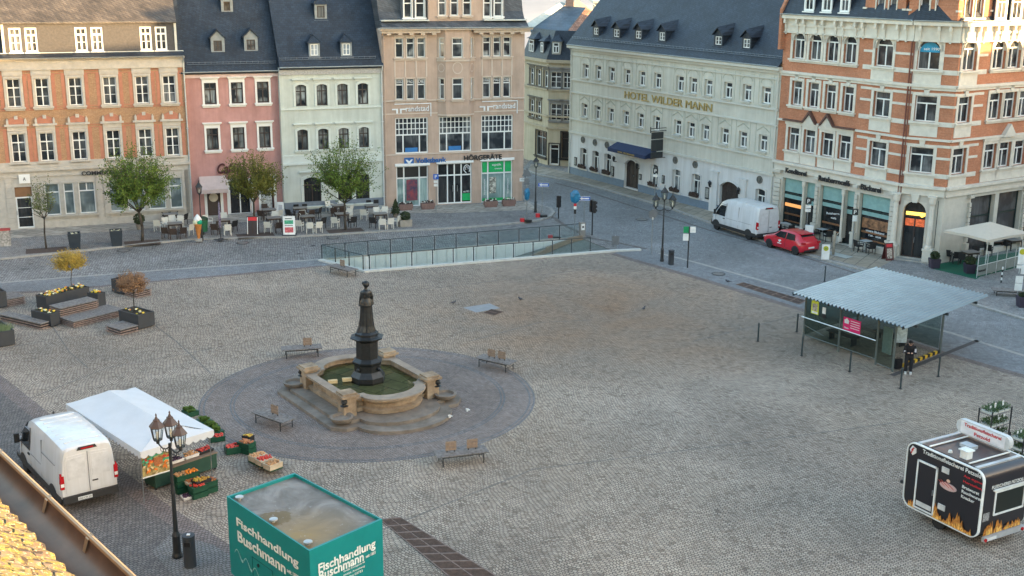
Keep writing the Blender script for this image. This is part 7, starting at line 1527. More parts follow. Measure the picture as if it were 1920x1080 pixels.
def make_table(m, tm, label, w=.8):
    t = thing('cafe_table', label, 'table', (0, 0, 0), 0, 'tables on the cafe terraces'); MB().cbox(0, 0, .74, w*1.3, w, .035, 0, .03).build('table_top', tm, t); MB().cbox(0, 0, .66, w*1.15, w*.85, .1, 0, .0).build('apron', m, t)
    for s in (-1, 1):
        for y in (-1, 1): MB().box(s*w*.55-.03, s*w*.55+.03, y*w*.4-.03, y*w*.4+.03, 0, .62).build('leg', m, t)
    return t
topm = M('grey_table_top', (.2, .19, .18), .5, .1)
CHS = {}; TB = []
def chair(px, py, col, tpx, label, z=PH, yaw=None):
    g = G(px, py, z); d = tpx-g; rz = (atan2(d.y, d.x)+pi/2) if yaw is None else yaw; mm = {'w': wick_w, 'b': wick_b, 'd': wick_d}[col]
    if col not in CHS: c = make_chair(mm, label); c.location = g; c.rotation_euler.z = rz; CHS[col] = (c, [(k, kids(k)) for k in kids(c)])
    else: dup(CHS[col][0], g, rz, label, None, CHS[col][1])
def table(px, py, label, z=PH):
    g = G(px, py, z)
    if not TB: t = make_table(wick_b, topm, label); t.location = g; t.rotation_euler.z = AZ; TB.append((t, [(k, kids(k)) for k in kids(t)]))
    else: dup(TB[0][0], g, AZ, label, None, TB[0][1])
    return g
cn_ = {'w': 'white', 'b': 'brown', 'd': 'black'}
SETS = [((321, 419), 'nearest the bank wall', [(312, 414, 'd', 'behind it on the left'), (327, 413, 'd', 'behind it on the right'), (344, 421, 'd', 'at its right end'), (297, 433, 'w', 'at its left end')]),
 ((329, 437), 'left of the ice-cream cone', [(313, 430, 'w', 'at its far left corner'), (324, 426, 'w', 'behind it in the middle'), (338, 427, 'w', 'behind it on the right'), (312, 447, 'b', 'at its near left corner'), (326, 449, 'b', 'in front of it on the left'), (343, 447, 'b', 'in front of it on the right'), (355, 441, 'w', 'at its right end')]),
 ((419, 430), 'beside the closed parasol', [(391, 425, 'w', 'far left by the green bin'), (404, 440, 'b', 'at its left end'), (420, 421, 'w', 'behind it'), (427, 441, 'w', 'in front of it'), (437, 434, 'd', 'at its right end')]),
 ((505, 410), 'before the poster door', [(492, 414, 'b', 'at its left end'), (498, 404, 'b', 'behind it'), (522, 413, 'w', 'at its right end')]),
 ((514, 426), 'between menu stand and A-board', [(503, 436, 'w', 'at its left end'), (516, 418, 'w', 'behind it'), (523, 437, 'b', 'in front of it')]),
 ((563, 407), 'at the green house left corner', [(545, 412, 'd', 'at its left end'), (566, 414, 'b', 'in front of it on the left'), (582, 413, 'b', 'in front of it on the right'), (595, 409, 'd', 'at its right end')]),
 ((577, 423), 'right of the A-board', [(569, 416, 'w', 'behind it'), (562, 433, 'w', 'at its left end'), (581, 437, 'w', 'in front of it on the left'), (597, 436, 'w', 'in front of it on the right'), (603, 428, 'd', 'at its right end')]),
 ((636, 402), 'behind the spiky tree', [(619, 398, 'w', 'behind it on the left'), (640, 396, 'w', 'behind it on the right'), (628, 409, 'b', 'in front of it on the left'), (642, 408, 'b', 'in front of it on the right'), (654, 404, 'w', 'at its right end')]),
 ((642, 418), 'beside the spiky tree trunk', [(629, 427, 'w', 'at its left end'), (653, 413, 'w', 'behind it'), (661, 426, 'd', 'at its right end')]),
 ((697, 402), 'before the right cellar windows', [(683, 412, 'w', 'at its left end'), (714, 402, 'w', 'at its right end')]),
 ((713, 418), 'next to the concrete trough', [(700, 427, 'd', 'at its left end'), (707, 410, 'w', 'behind it on the left'), (721, 409, 'w', 'behind it on the right'), (717, 430, 'w', 'in front of it on the left'), (731, 429, 'w', 'in front of it on the right'), (745, 424, 'w', 'at its right end')])]
for (tx, ty), where, chs in SETS:
    tg = table(tx, ty, 'brown cafe table with grey top, '+where)
    for cx, cy, col, w in chs: chair(cx, cy, col, tg, f'{cn_[col]} armchair, table {where}, {w}')
# small tables at the bakery
def bistro(px, py, label):
    g = G(px, py, PH); t = thing('bistro_table', label, 'table', g, 0, 'small pale tables at the bakery windows'); MB().cbox(0, 0, .74, .65, .65, .03, .5, .02).build('table_top', M('pale_top', (.4, .42, .42), .4), t); MB().tube((0, 0, 0), (0, 0, .72), .03).lathe([(.25, 0), (.25, .02), (.04, .05)], 12).build('pedestal', steel, t); return g
for px, py, l, c in ((1470, 437, 'behind the white van', (1462, 440)), (1541, 448, 'behind the red car', (1530, 448)), (1622, 471, 'left of the red sandwich board', (1609, 472))):
    tg = bistro(px, py, 'small pale bistro table at the bakery front, '+l); chair(c[0], c[1], 'd', tg, 'black armchair at the bistro table '+l); chair(px+10, py+5, 'd', tg, 'black armchair on the right of the bistro table '+l)
# cafe terrace with parasol
ug = G(1846, 508, PH); um = thing('parasol', 'large square beige parasol over the dark terrace furniture beside the corner building', 'parasol', ug, radians(-6)); zt_ = 3.25; hw = 2.45; can = MB(); cc = (0, 0, zt_+.45); pts = []
cor_ = [G(1770, 431, 2.75)-ug, G(1854, 449.5, 2.75)-ug, G(1932, 436, 2.75)-ug, G(1862, 422, 2.75)-ug]
rot = Matrix.Rotation(radians(6), 3, 'Z'); cor_ = [rot @ v for v in cor_]; n = 8; rim = []
for a, b in zip(cor_, cor_[1:]+cor_[:1]): rim += [a, a.lerp(b, .5)]
rim = [Vector((v.x, v.y, 2.62+(.06 if i % 2 else 0))) for i, v in enumerate(rim)]; ctr_ = sum(rim, Vector())/8; ap = Vector((ctr_.x, ctr_.y, 3.3))
can.add([tuple(ap)]+[tuple(v) for v in rim], [(0, i+1, (i+1) % 8+1) for i in range(8)]); can.add([tuple(v) for v in rim]+[(v.x, v.y, v.z-.16) for v in rim], [(i, (i+1) % 8, 8+(i+1) % 8, 8+i) for i in range(8)])
can.build('canopy', M('beige_canvas', (.5, .44, .36), .85, .04), um); MB().tube((ctr_.x, ctr_.y, 0), tuple(ap), .04).build('pole', sgw, um)
rbm = MB(); [rbm.tube(tuple(ap-Vector((0, 0, .08))), tuple(v-Vector((0, 0, .03))), .015, n=5) for v in rim]; rbm.build('ribs', steel, um); MB().cbox(ctr_.x, ctr_.y, .06, .8, .8, .12, 0, .05).build('base', granite, um)
mat_ = W([(1745, 497), (1752, 505), (1830, 524), (1838, 519), (1925, 497), (1925, 470)], PH); poly('green_carpet', mat_, PH+.012, M('green_mat', (.0, .09, .05), .9, .15, 8.))
fa, fb2, fc = G(1831, 521, PH), G(1866, 513, PH), G(1935, 494, PH)
fn = thing('terrace_fence', 'glass and white-post windbreak fence of the cafe terrace', 'fence', fa); 
for i in range(7):
    p = fa.lerp(fc, i/6)-fa; MB().tube(tuple(p), (p.x, p.y, 1.5), .025).build('post', M('post_grey', (.45, .46, .46), .5), fn)
for i in range(6):
    p, q = fa.lerp(fc, (i+.05)/6)-fa, fa.lerp(fc, (i+.95)/6)-fa; MB().quad((p.x, p.y, .1), (q.x, q.y, .1), (q.x, q.y, .75), (p.x, p.y, .75)).build('lower_panel', M('fence_panel', (.2, .22, .2), .5), fn); MB().quad((p.x, p.y, .78), (q.x, q.y, .78), (q.x, q.y, 1.4), (p.x, p.y, 1.4)).build('glass_panel', glass, fn); MB().tube((p.x, p.y, .77), (q.x, q.y, .77), .02).build('rail', sgw, fn)
p = fa.lerp(fc, 1/12)-fa; text('Ratsherrncafé', .8, .16, fn, (p.x, p.y-.02, .42), black, rot=(pi/2, 0, azof(fa, fc)), depth=.01)
for i, (tx, ty, w, cs) in enumerate(((1787, 478, 'nearest the corner pillar', ((1775, 490), (1793, 494), (1800, 476))), (1818, 492, 'in the front corner of the terrace', ((1805, 497), (1826, 486))), (1806, 466, 'against the building under the parasol', ((1797, 468), (1822, 463))), (1862, 470, 'at the back of the terrace near the parasol pole', ((1852, 480), (1872, 463))), (1898, 468, 'at the right edge of the picture', ((1885, 470), (1908, 462))))):
    tg = table(tx, ty, 'dark terrace table with grey top, '+w)
    for k, (cx, cy) in enumerate(cs): chair(cx, cy, 'd', tg, f'black terrace armchair, table {w}, '+('left', 'right', 'far')[k]+' one')
# sandwich boards, ice cream cone, bins, parasol pole
def aboard(px, py, label, w, h, front, items=(), z=PH, yaw=0., frame=None, name='sandwich_board'):
    g = G(px, py, z); t = thing(name, label, 'sandwich board', g, yaw); s = .28
    for sgn, nm in ((-1, 'front_panel'), (1, 'rear_panel')):
        MB().add([(-w/2, sgn*s, .02), (w/2, sgn*s, .02), (w/2, sgn*.03, h), (-w/2, sgn*.03, h), (-w/2, sgn*(s-.03), .02), (w/2, sgn*(s-.03), .02), (w/2, 0, h), (-w/2, 0, h)], [(0, 1, 2, 3), (7, 6, 5, 4), (0, 4, 5, 1), (1, 5, 6, 2), (2, 6, 7, 3), (3, 7, 4, 0)]).build(nm, front if sgn < 0 else (frame or front), t)
    for (x0, x1, z0, z1, m) in items:
        f = lambda z: -s+(s-.03)*(z-.02)/(h-.02)-.008
        MB().quad((x0, f(z0), z0), (x1, f(z0), z0), (x1, f(z1), z1), (x0, f(z1), z1)).build('print', m, t)
    return t
gp_ = M('green_print', (.0, .22, .1), .6, .5, 9., col2=(.1, .5, .3)); rp_ = M('red_print', (.5, .02, .06), .6, .4, 9., col2=(.7, .2, .2))
t = aboard(543, 441, 'white customer-stopper board with green and red print on a dark foot', .85, 1.4, sgw, [(-.32, .3, .85, 1.12, gp_), (-.3, .3, .25, .62, rp_), (-.3, .28, .72, .76, dark), (-.28, .2, 1.2, 1.26, dark)], yaw=.1); MB().cbox(0, 0, .05, 1.0, .6, .1, 0, .04).build('foot', anth, t)
t = aboard(475, 440, 'black and red menu stand standing in front of the olive-green tree', .8, 1.35, M('menu_black', (.03, .02, .022), .5), [(-.33, .33, 1.05, 1.3, rd_), (-.38, -.33, .1, 1.3, sgw), (.33, .38, .1, 1.3, sgw), (-.05, .05, .2, .9, wick_b)], yaw=.05)
t = aboard(527, 405, 'plain white board leaning near the drainpipe of the pink house', .5, 1.1, sgw, [(-.15, .15, .5, .9, M('faint_print', (.4, .4, .42), .7))])
t = aboard(1664, 487, 'red-topped chalk sandwich board beside the bakery corner door', .6, 1.15, M('dark_red_board', (.09, .02, .02), .6), [(-.2, .2, .15, .8, M('food_prints', (.15, .04, .03), .6, .9, 10., col2=(.7, .6, .5))), (-.22, .22, .9, 1.1, rd_)], yaw=.3)
g = G(373, 452, PH); t = thing('ice_cream_cone', 'giant ice cream cone figure with orange wafer, white and green scoops', 'advertising figure', g)
MB().cbox(0, 0, .1, .45, .4, .2, .2, .04).build('stone_foot', granite, t); MB().lathe([(.08, .18), (.13, .5), (.26, 1.18), (.29, 1.22), (.25, 1.24)], 16).build('wafer', M('wafer_orange', (.5, .19, .05), .7, .2, 14.), t, smooth='auto')
MB().ball((.14, -.05, 1.35), .19, 12).build('green_scoop', M('mint', (.0, .3, .17), .6), t, smooth=True); MB().ball((-.15, -.05, 1.36), .2, 12).build('cream_scoop', M('vanilla', (.6, .6, .42), .6), t, smooth=True); MB().lathe([(.24, 1.42), (.28, 1.55), (.2, 1.72), (.1, 1.84), (.02, 1.92)], 14, -.02, .05, fn=lambda a, z: 1+.1*sin(5*a+z*9)).build('white_scoop', M('white_ice', (.75, .75, .75), .5), t, smooth=True)
g = G(382, 440, PH); t = thing('waste_bin', 'round green litter bin behind the giant ice cream cone', 'litter bin', g); MB().lathe([(.3, .25), (.34, .95), (.36, 1.0), (.36, 1.1)], 16).build('body', M('bin_green', (.01, .1, .045), .6), t); MB().lathe([(.38, 1.1), (.36, 1.22), (.2, 1.32), (.02, 1.35)], 16).build('lid', M('bin_dark', (.01, .04, .02), .6), t); MB().tube((0, 0, 0), (0, 0, .3), .05).build('post', dark, t)
g = G(414, 450, PH); t = thing('closed_parasol', 'closed patterned parasol pole on a cross foot at the kerb', 'parasol', g); MB().tube((0, 0, .05), (0, 0, 2.7), .028).build('pole', dark, t); MB().lathe([(.04, .9), (.07, 1.1), (.085, 1.8), (.05, 2.6), (.02, 2.75)], 10, fn=lambda a, z: 1+.2*sin(4*a)).build('folded_canopy', M('patterned_cloth', (.08, .05, .12), .9, .6, 9., col2=(.35, .3, .4)), t); MB().box(-.5, .5, -.05, .05, 0, .06).box(-.05, .05, -.5, .5, 0, .058).lathe([(.2, .0), (.2, .1), (.04, .12)], 12).build('cross_foot', anth, t)
g = G(8, 461, PH); t = thing('utility_box', 'grey street cabinet with graffiti and a red lid edge at the left edge', 'utility cabinet', g, AZ); MB().box(-.5, .45, -.2, .2, 0, 1.1).build('cabinet', M('graffiti', (.25, .25, .24), .7, .5, 6., col2=(.45, .44, .42)), t); MB().box(-.54, .49, -.24, .24, 1.1, 1.2).build('lid', M('red_lid', (.35, .05, .05), .6), t)
g = G(1515, 462, PH); t = thing('newspaper_box', 'blue and white newspaper box beside the bakery pillar', 'newspaper box', g, radians(-10)); MB().box(-.3, .3, -.2, .2, .05, 1.05).build('case', M('royal_blue', (.01, .05, .3), .5), t); MB().box(-.28, .28, -.18, .18, 1.05, 1.5).build('header', sgw, t); text('Freie Presse', .42, .09, kids(t)[0], (0, -.21, .8), sgw, depth=.01)
g = G(1562, 478, PH); t = thing('wooden_figure', 'pale weathered wooden figure post at the kerb by the bus stop sign', 'sculpture', g, .2); mb_ = MB().lathe([(.1, 0), (.09, .9), (.12, 1.0), (.13, 1.3), (.08, 1.42), (.1, 1.55), (.06, 1.68)], 10, fn=lambda a, z: 1+.12*sin(2*a+z*5)); mb_.tube((.05, 0, 1.25), (.26, -.05, 1.55), .05, .035); mb_.build('body', M('grey_wood', (.3, .27, .22), .85, .2, 8.), t, smooth=True)
g = G(1571, 478, PH+.02); t = thing('floor_mat', 'pale doormat lying on the pavement before the bakery', 'mat', g, radians(-55)); MB().box(-1., 1., -.4, .4, 0, .015).build('mat', M('pale_mat', (.34, .36, .34), .9), t); MB().box(-1., 1., -.42, -.4, 0, .02).box(-1, 1, .4, .42, 0, .02).build('edge', M('mat_edge', (.2, .2, .2), .9), t)
g = G(838, 840); 
for px, py, l in ((843, 783, 'left'), (876, 771, 'right')):
    g = G(px, py, .16); t = thing('paper_cup', 'small crumpled white cup on the fountain step, '+l+' one', 'litter', g, .3, 'white litter on the fountain steps'); MB().lathe([(.045, 0), (.07, .11), (.06, .11), (.04, .01)], 10).build('cup', sgw, t); MB().ball((.1, .04, .04), .05, 6, .6).build('crumpled_paper', sgw, t)
# ================================================================== VEHICLES
vanw = M('van_white', (.6, .61, .63), .3, .03, 1., coat=.4); plast = M('black_plastic', (.02, .02, .022), .6, .15); autog = M('auto_glass', (.012, .015, .018), .06, .1, spec=.7); tail = M('tail_lamp', (.4, .01, .015), .25, .2); platem = M('number_plate', (.7, .71, .7), .5); rimm = M('wheel_rim', (.3, .31, .32), .35, .1, 6., .6)
def wheel(t, x, y, r, side, w=.2):
    q = MB().lathe([(r*.6, -w/2), (r*.92, -w/2), (r, -w/2+.04), (r, w/2-.04), (r*.92, w/2), (r*.6, w/2)], 22).build('wheel', rubber, t, smooth='auto'); q.location = (x, y, r); q.rotation_euler = (-side*pi/2, 0, 0)
    m = MB().lathe([(r*.62, .02), (r*.62, w/2-.02), (r*.56, w/2-.02), (r*.5, .03)], 18); m.lathe([(r*.16, 0), (r*.16, w/2-.03), (r*.08, w/2-.02)], 10)
    for k in range(6): a = k*pi/3; m.add([(cos(a-.25)*r*.1, sin(a-.25)*r*.1, w/2-.05), (cos(a+.25)*r*.1, sin(a+.25)*r*.1, w/2-.05), (cos(a+.14)*r*.58, sin(a+.14)*r*.58, w/2-.03), (cos(a-.14)*r*.58, sin(a-.14)*r*.58, w/2-.03)], [(0, 1, 2, 3)])
    m.build('rim', rimm, q); return q
def sect(x, hw, ht, z0, zt, mid=1.0, r=.13, n=5):
    """one closed cross-section of a van body"""
    right = [(hw*.93, z0), (hw, z0+.14), (hw*1.005, min(mid, z0+(zt-z0)*.45)), ((hw*.35+ht*.65), zt-.45*min(1, (zt-z0)/2)), (ht, zt-r*1.3), (ht-r*.35, zt-r*.35), (ht-r*1.4, zt), (ht*.4, zt+.03)]
    return [(x, -y, z) for y, z in right]+[(x, y, z) for y, z in reversed(right)]
def van(name, label, org, az, L_, hw, H_, wheels, wr=.34, plate='', ducato=False):
    t = thing(name, label, 'van', (org[0], org[1], 0), az); z0 = .34; ht = hw*.86
    fx = L_-.95 if not ducato else L_-.75
    S_ = [(.0, hw*.95, ht*.95, .52, H_-.1), (.06, hw*.985, ht*.985, .44, H_-.03), (.3, hw, ht, z0, H_), (L_*.3, hw, ht, z0, H_+.03), (L_*.58, hw, ht, z0, H_), (fx-.75, hw, ht*.97, z0, H_-.1), (fx-.35, hw, ht*.93, z0, H_-.27), (fx+.05, hw*.99, ht*.93, z0, H_-.68), (fx+.38, hw*.97, ht*.97, z0, 1.38), (L_-.3, hw*.93, hw*.84, z0, 1.2), (L_-.06, hw*.86, hw*.78, .38, .98), (L_, hw*.78, hw*.7, .45, .8)]
    b = MB().loft([sect(*s) for s in S_]); b.build('body', vanw, t, smooth='auto')
    def side(pts, s, nm, m, out=.012, par=None):
        def yw(z): 
            f = max(0, min(1, (z-1.0)/(H_-1.0))); return hw*(1.008-.1*f)
        mb = MB().add([(x, s*(yw(z)+out), z) for x, z in pts]+[(x, s*(yw(z)-.04), z) for x, z in pts], [tuple(range(len(pts)))]+[(i, (i+1) % len(pts), len(pts)+(i+1) % len(pts), len(pts)+i) for i in range(len(pts))]); return mb.build(nm, m, par or t)
    for s in (-1, 1):
        d0 = fx-1.0; side([(d0, 1.2), (fx+.12, 1.22), (fx+.0, 1.42), (fx-.32, 1.85), (fx-.5, 1.98), (d0, 1.98)], s, 'side_window', autog, .014)
        side([(.1, .34), (L_*.2, .34), (L_*.8, .34), (L_-.15, .4), (L_-.15, .56), (.1, .6)], s, 'sill_trim', plast, .014)
        for x in wheels: side([(x+(wr+.1)*cos(a), .34+(wr+.12)*sin(a)) for a in [pi*i/12 for i in range(13)]], s, 'wheel_arch', plast, .018)
        seam = M('panel_gap', (.2, .2, .21), .6)
        for x0, z0_, x1, z1_ in ((fx-1.08, .6, fx-1.08, H_-.3), (fx+.1, .6, fx+.1, 1.2), (fx-1.08, H_-.42, fx-.5, H_-.42), (L_*.4, .65, L_*.4, H_-.35), (L_*.12, 1.62 if not ducato else 1.15, L_*.4, 1.62 if not ducato else 1.15), (L_*.41, 1.12, fx-1.15, 1.12)):
            if x0 == x1: side([(x0-.008, z0_), (x0+.008, z0_), (x0+.008, z1_), (x0-.008, z1_)], s, 'panel_seam', seam, .006)
            else: side([(x0, z0_-.01), (x1, z0_-.01), (x1, z0_+.01), (x0, z0_+.01)], s, 'panel_seam', seam, .006)
        side([(fx-1.0, 1.02), (fx-.8, 1.02), (fx-.8, 1.08), (fx-1.0, 1.08)], s, 'door_handle', plast, .03)
        for x in wheels: wheel(t, x, s*(hw-.1), wr, s)
        MB().cbox(fx+.02, s*(hw+.16), 1.42, .12, .2, .36, 0, .04).cbox(fx+.02, s*(hw+.04), 1.3, .06, .18, .05).build('wing_mirror', plast, t)
        side([(.02, 1.12), (.1, 1.12), (.1, 1.5), (.02, 1.5)] if not ducato else [(.0, .95), (.12, .95), (.12, 1.45), (.0, 1.45)], s, 'lamp_side', tail, .012)
        MB().box(-.035, .06, s*(hw*.94)-.07, s*(hw*.94)+.07, .92, 1.42).build('tail_lamp', tail, t); MB().box(-.04, .03, s*(hw*.94)-.06, s*(hw*.94)+.06, 1.02, 1.14).build('reversing_lamp', sgw, t)
    MB().box(-.1, .25, -hw*.96, hw*.96, .36, .62).build('rear_bumper', plast, t); MB().box(L_-.3, L_+.05, -hw*.85, hw*.85, .34, .68).build('front_bumper', plast, t)
    # rear doors
    seam = _m['panel_gap']
    for s in (-1, 1): 
        MB().ex([(s*.06, .72), (s*hw*.82, .72), (s*hw*.82, 1.1), (s*hw*.82, H_-.5), (s*hw*.74, H_-.32), (s*.06, H_-.28)], 'x', -.012, .02).build('rear_door', vanw, t)
        MB().ex([(s*.12, 1.22), (s*hw*.74, 1.22), (s*hw*.74, H_-.5), (s*hw*.68, H_-.42), (s*.12, H_-.38)], 'x', -.02, -.012).build('door_panel', M('van_panel', (.54, .55, .57), .35), t)
    MB().box(-.018, 0, -.01, .01, .66, H_-.25).build('door_gap', seam, t); MB().box(-.05, 0, -.3, -.1, 1.0, 1.04).build('rear_handle', plast, t)
    pl_ = MB().box(-.12, -.1, -.02, .48, .42, .54).build('number_plate', platem, t); text(plate, .44, .08, pl_, (-.125, .23, .48), black, rot=(pi/2, 0, -pi/2), depth=.002, bold=0)
    MB().ex([(-.36, H_-.16), (.36, H_-.16), (.3, H_-.05), (-.3, H_-.05)], 'x', -.03, .1).build('high_brake_lamp', plast, t); MB().box(-.04, .0, -.22, .22, H_-.13, H_-.08).build('brake_light', tail, t)
    # windscreen, roof ribs
    a, b_ = S_[6], S_[8]
    MB().add([(a[0]+.16, -ht*.86, H_-.35), (a[0]+.16, ht*.86, H_-.35), (b_[0]+.02, hw*.9, 1.42), (b_[0]+.02, -hw*.9, 1.42)], [(0, 1, 2, 3)]).build('windscreen', autog, t)
    if 1:
        rb_ = MB()
        for k in range(7): x = .5+k*(L_*.5/6); rb_.box(x-.04, x+.04, -ht*.72, ht*.72, H_+.015, H_+.05)
        rb_.build('roof_rib', vanw, t)
        MB().lathe([(.05, H_+.02), (.03, H_+.1), (.005, H_+.12)], 8, L_*.66, 0).build('antenna', plast, t)
    for s in (-1, 1): MB().box(L_-.28, L_-.02, s*hw*.66-.14, s*hw*.66+.14, .88, 1.1).build('headlight', M('headlight', (.5, .52, .55), .15), t)
    return t
hd = radians(127.5); fw = Vector((cos(hd), sin(hd))); lf = Vector((-sin(hd), cos(hd)))
rwc = Vector(G(105, 946)[:2]); orgT = rwc-lf*.98-fw*.95
van('market_van', 'large white panel van parked beside the market tent, seen from behind and above', orgT, hd, 5.6, 1.02, 2.42, (.98, 4.55), .35, 'ERZ CM 371')
hd2 = radians(117.5); fw = Vector((cos(hd2), sin(hd2))); lf = Vector((-sin(hd2), cos(hd2))); rwc = Vector(G(1404, 450)[:2])
van('parked_van', 'long white panel van parked on the pavement side in front of the hotel gate', rwc-lf*.95-fw*.9, hd2, 5.5, 1.02, 2.5, (.95, 4.75), .35, 'ERZ RK 86', ducato=True)
# red hatchback
fw = Vector((cos(hd2), sin(hd2))); lf = Vector((-sin(hd2), cos(hd2))); rwc = Vector(G(1492, 478)[:2]); o_ = rwc-lf*.78-fw*.62
rc = thing('red_car', 'small red hatchback with white door sticker parked in front of the bakery', 'car', (o_.x, o_.y, 0), hd2+radians(3)); carred = M('car_red', (.5, .008, .025), .28, .05, 1., coat=.7)
def cs(x, w, wt, z0, zb, zt): r = [(w*.9, z0), (w, z0+.12), (w*1.0, .6), (w*.97, zb), ((w*.97+wt)/2, (zb+zt)/2), (wt, zt-.05), (wt*.85, zt)]; return [(x, -y, z) for y, z in r]+[(x, y, z) for y, z in reversed(r)]
secs = [(0, .72, .6, .4, .75, .86), (.08, .82, .66, .3, .86, .98), (.22, .87, .62, .24, .9, 1.14), (.6, .88, .6, .22, .92, 1.42), (1.1, .88, .63, .22, .92, 1.49), (1.9, .88, .64, .22, .9, 1.5), (2.4, .88, .62, .22, .9, 1.42), (2.95, .88, .68, .22, .9, 1.08), (3.2, .88, .78, .22, .88, .96), (3.7, .84, .72, .24, .78, .86), (3.95, .74, .6, .3, .66, .74), (4.05, .62, .5, .36, .58, .64)]
MB().loft([cs(*s) for s in secs]).build('body', carred, rc, smooth='auto')
for s in (-1, 1):
    f = lambda x, z: (x, s*(.868-(z-.92)*.42+.012), z)
    for pts in ([(.75, .98), (1.62, .96), (1.62, 1.38), (.9, 1.36)], [(1.7, .96), (2.85, .96), (2.35, 1.36), (1.7, 1.38)]): MB().add([f(x, z) for x, z in pts], [(0, 1, 2, 3)]).build('side_window', autog, rc)
    for x in (.62, 3.2): wheel(rc, x, s*.8, .3, s, .19); MB().add([(x+.37*cos(a), s*.892, .3+.37*sin(a)) for a in [pi*i/10 for i in range(11)]], [tuple(range(11))]).build('wheel_arch', plast, rc)
    MB().box(-.02, .16, s*.68-.14, s*.68+.14, .82, .95).build('tail_lamp', tail, rc); MB().cbox(2.55, s*.98, .98, .12, .2, .13, 0, .03).build('wing_mirror', carred, rc)
    MB().box(3.82, 3.98, s*.55-.13, s*.55+.13, .62, .72).build('headlight', _m['headlight'], rc); MB().box(1.64, 1.66, s*.884, s*.892, .35, .92).build('door_seam', plast, rc)
    MB().ex([(2.2, .62), (2.0, .75), (2.12, .82), (2.34, .75)], 'y', s*.885, s*.9).ex([(2.0, .52), (2.38, .52), (2.38, .58), (2.0, .58)], 'y', s*.885, s*.9).build('door_sticker', sgw, rc)
MB().add([(.2, -.58, 1.1), (.2, .58, 1.1), (.6, .53, 1.4), (.6, -.53, 1.4)], [(0, 1, 2, 3)]); MB().add([(.18, -.6, 1.08), (.18, .6, 1.08), (.55, .52, 1.41), (.55, -.52, 1.41)], [(0, 1, 2, 3)]).build('rear_window', autog, rc); MB().box(.4, .7, -.55, .55, 1.41, 1.46).build('spoiler', carred, rc)
MB().add([(2.5, -.58, 1.4), (2.5, .58, 1.4), (3.02, .66, 1.06), (3.02, -.66, 1.06)], [(0, 1, 2, 3)]).build('windscreen', autog, rc); q = MB().box(-.03, .02, -.26, .26, .5, .61).build('number_plate', platem, rc); MB().box(-.02, .12, -.6, .6, .3, .42).build('rear_trim', plast, rc)
# ================================================================== TEAL SALES TRAILER
Z1 = 2.92; cF_, cR_, cB_, cL_ = G(580, 1035, Z1), G(717, 975, Z1), G(552, 888, Z1), G(425, 932, Z1)
tb = thing('sales_trailer', 'teal box sales trailer with white lettering and stained grey metal roof', 'trailer', (cF_.x, cF_.y, 0)); tealp = M('teal_paint', (.0, .2, .2), .4, .06, 1.)
q = [Vector((v.x-cF_.x, v.y-cF_.y)) for v in (cF_, cR_, cB_, cL_)]
cq = sum(q, Vector((0, 0)))/4
def inset(k): return [tuple(cq+(v-cq)*k) for v in q]
MB().prism([tuple(v) for v in q], .3, Z1-.1).build('body', tealp, tb)
rim = MB(); a, b = [tuple(v) for v in q], inset(.965)
rim.add([(*p, Z1-.1) for p in a]+[(*p, Z1+.03) for p in a]+[(*p, Z1+.03) for p in b]+[(*p, Z1-.07) for p in b], [f_ for i in range(4) for f_ in ((i, (i+1) % 4, 4+(i+1) % 4, 4+i), (4+i, 4+(i+1) % 4, 8+(i+1) % 4, 8+i), (8+i, 8+(i+1) % 4, 12+(i+1) % 4, 12+i))]); rim.build('roof_rim', tealp, tb)
m, nt, b_ = node_mat('trailer_roof'); tc = nt.nodes.new('ShaderNodeTexCoord'); n1 = noise(nt, tc.outputs['Object'], .75, 6, .6, .8); n2 = noise(nt, tc.outputs['Object'], 5., 5, .7)
c_ = ramp(nt, n1, [(.25, (.05, .042, .035)), (.45, (.13, .115, .1)), (.6, (.22, .205, .19)), (.8, (.17, .125, .075))]); ds = nt.nodes.new('ShaderNodeVectorMath'); ds.operation = 'DISTANCE'; nt.links.new(tc.outputs['Object'], ds.inputs[0]); vv = q[0]*.78+q[3]*.22+Vector((.35, .35)); ds.inputs[1].default_value = (vv.x, vv.y, Z1-.06)
k_ = math_n(nt, 'SUBTRACT', 2.1, ds.outputs['Value']); k_ = math_n(nt, 'MULTIPLY', k_, n1); cl_ = nt.nodes.new('ShaderNodeClamp'); nt.links.new(k_, cl_.inputs[0]); c_ = mix_rgb(nt, c_, (.25, .165, .06), cl_.outputs[0]); 
ds2 = nt.nodes.new('ShaderNodeVectorMath'); ds2.operation = 'DISTANCE'; nt.links.new(tc.outputs['Object'], ds2.inputs[0]); vv = q[0]*.45+q[3]*.55+Vector((.32, .3)); ds2.inputs[1].default_value = (vv.x, vv.y, Z1-.06)
k2 = math_n(nt, 'MULTIPLY_ADD', n2, .9, math_n(nt, 'SUBTRACT', .12, ds2.outputs['Value'])); f2 = ramp(nt, k2, [(.04, (0, 0, 0)), (.12, (.8, .8, .8))]); c_ = mix_rgb(nt, c_, (.12, .075, .015), f2)
f3 = ramp(nt, n2, [(.62, (0, 0, 0)), (.72, (.5, .5, .5))]); c_ = mix_rgb(nt, c_, (.42, .42, .42), f3)
nt.links.new(c_, b_.inputs['Base Color']); b_.inputs['Roughness'].default_value = .55
MB().add([(*p, Z1-.07) for p in inset(.97)], [(0, 1, 2, 3)]).build('roof', m, tb)
for fx_, fy in ((.93, .93), (.97, .5), (.88, .1)):       # three roof vents along the near long edge
    p = q[0]*(1-fy)+q[3]*fy; p = p+(q[1]-q[0])*(.1 if fy != .5 else .1); MB().lathe([(.05, Z1-.07), (.05, Z1), (.13, Z1+.01), (.13, Z1+.045), (.1, Z1+.06), (.02, Z1+.065)], 16, p.x, p.y).build('roof_vent', M('vent_metal', (.45, .46, .46), .35, metal=.6), tb)
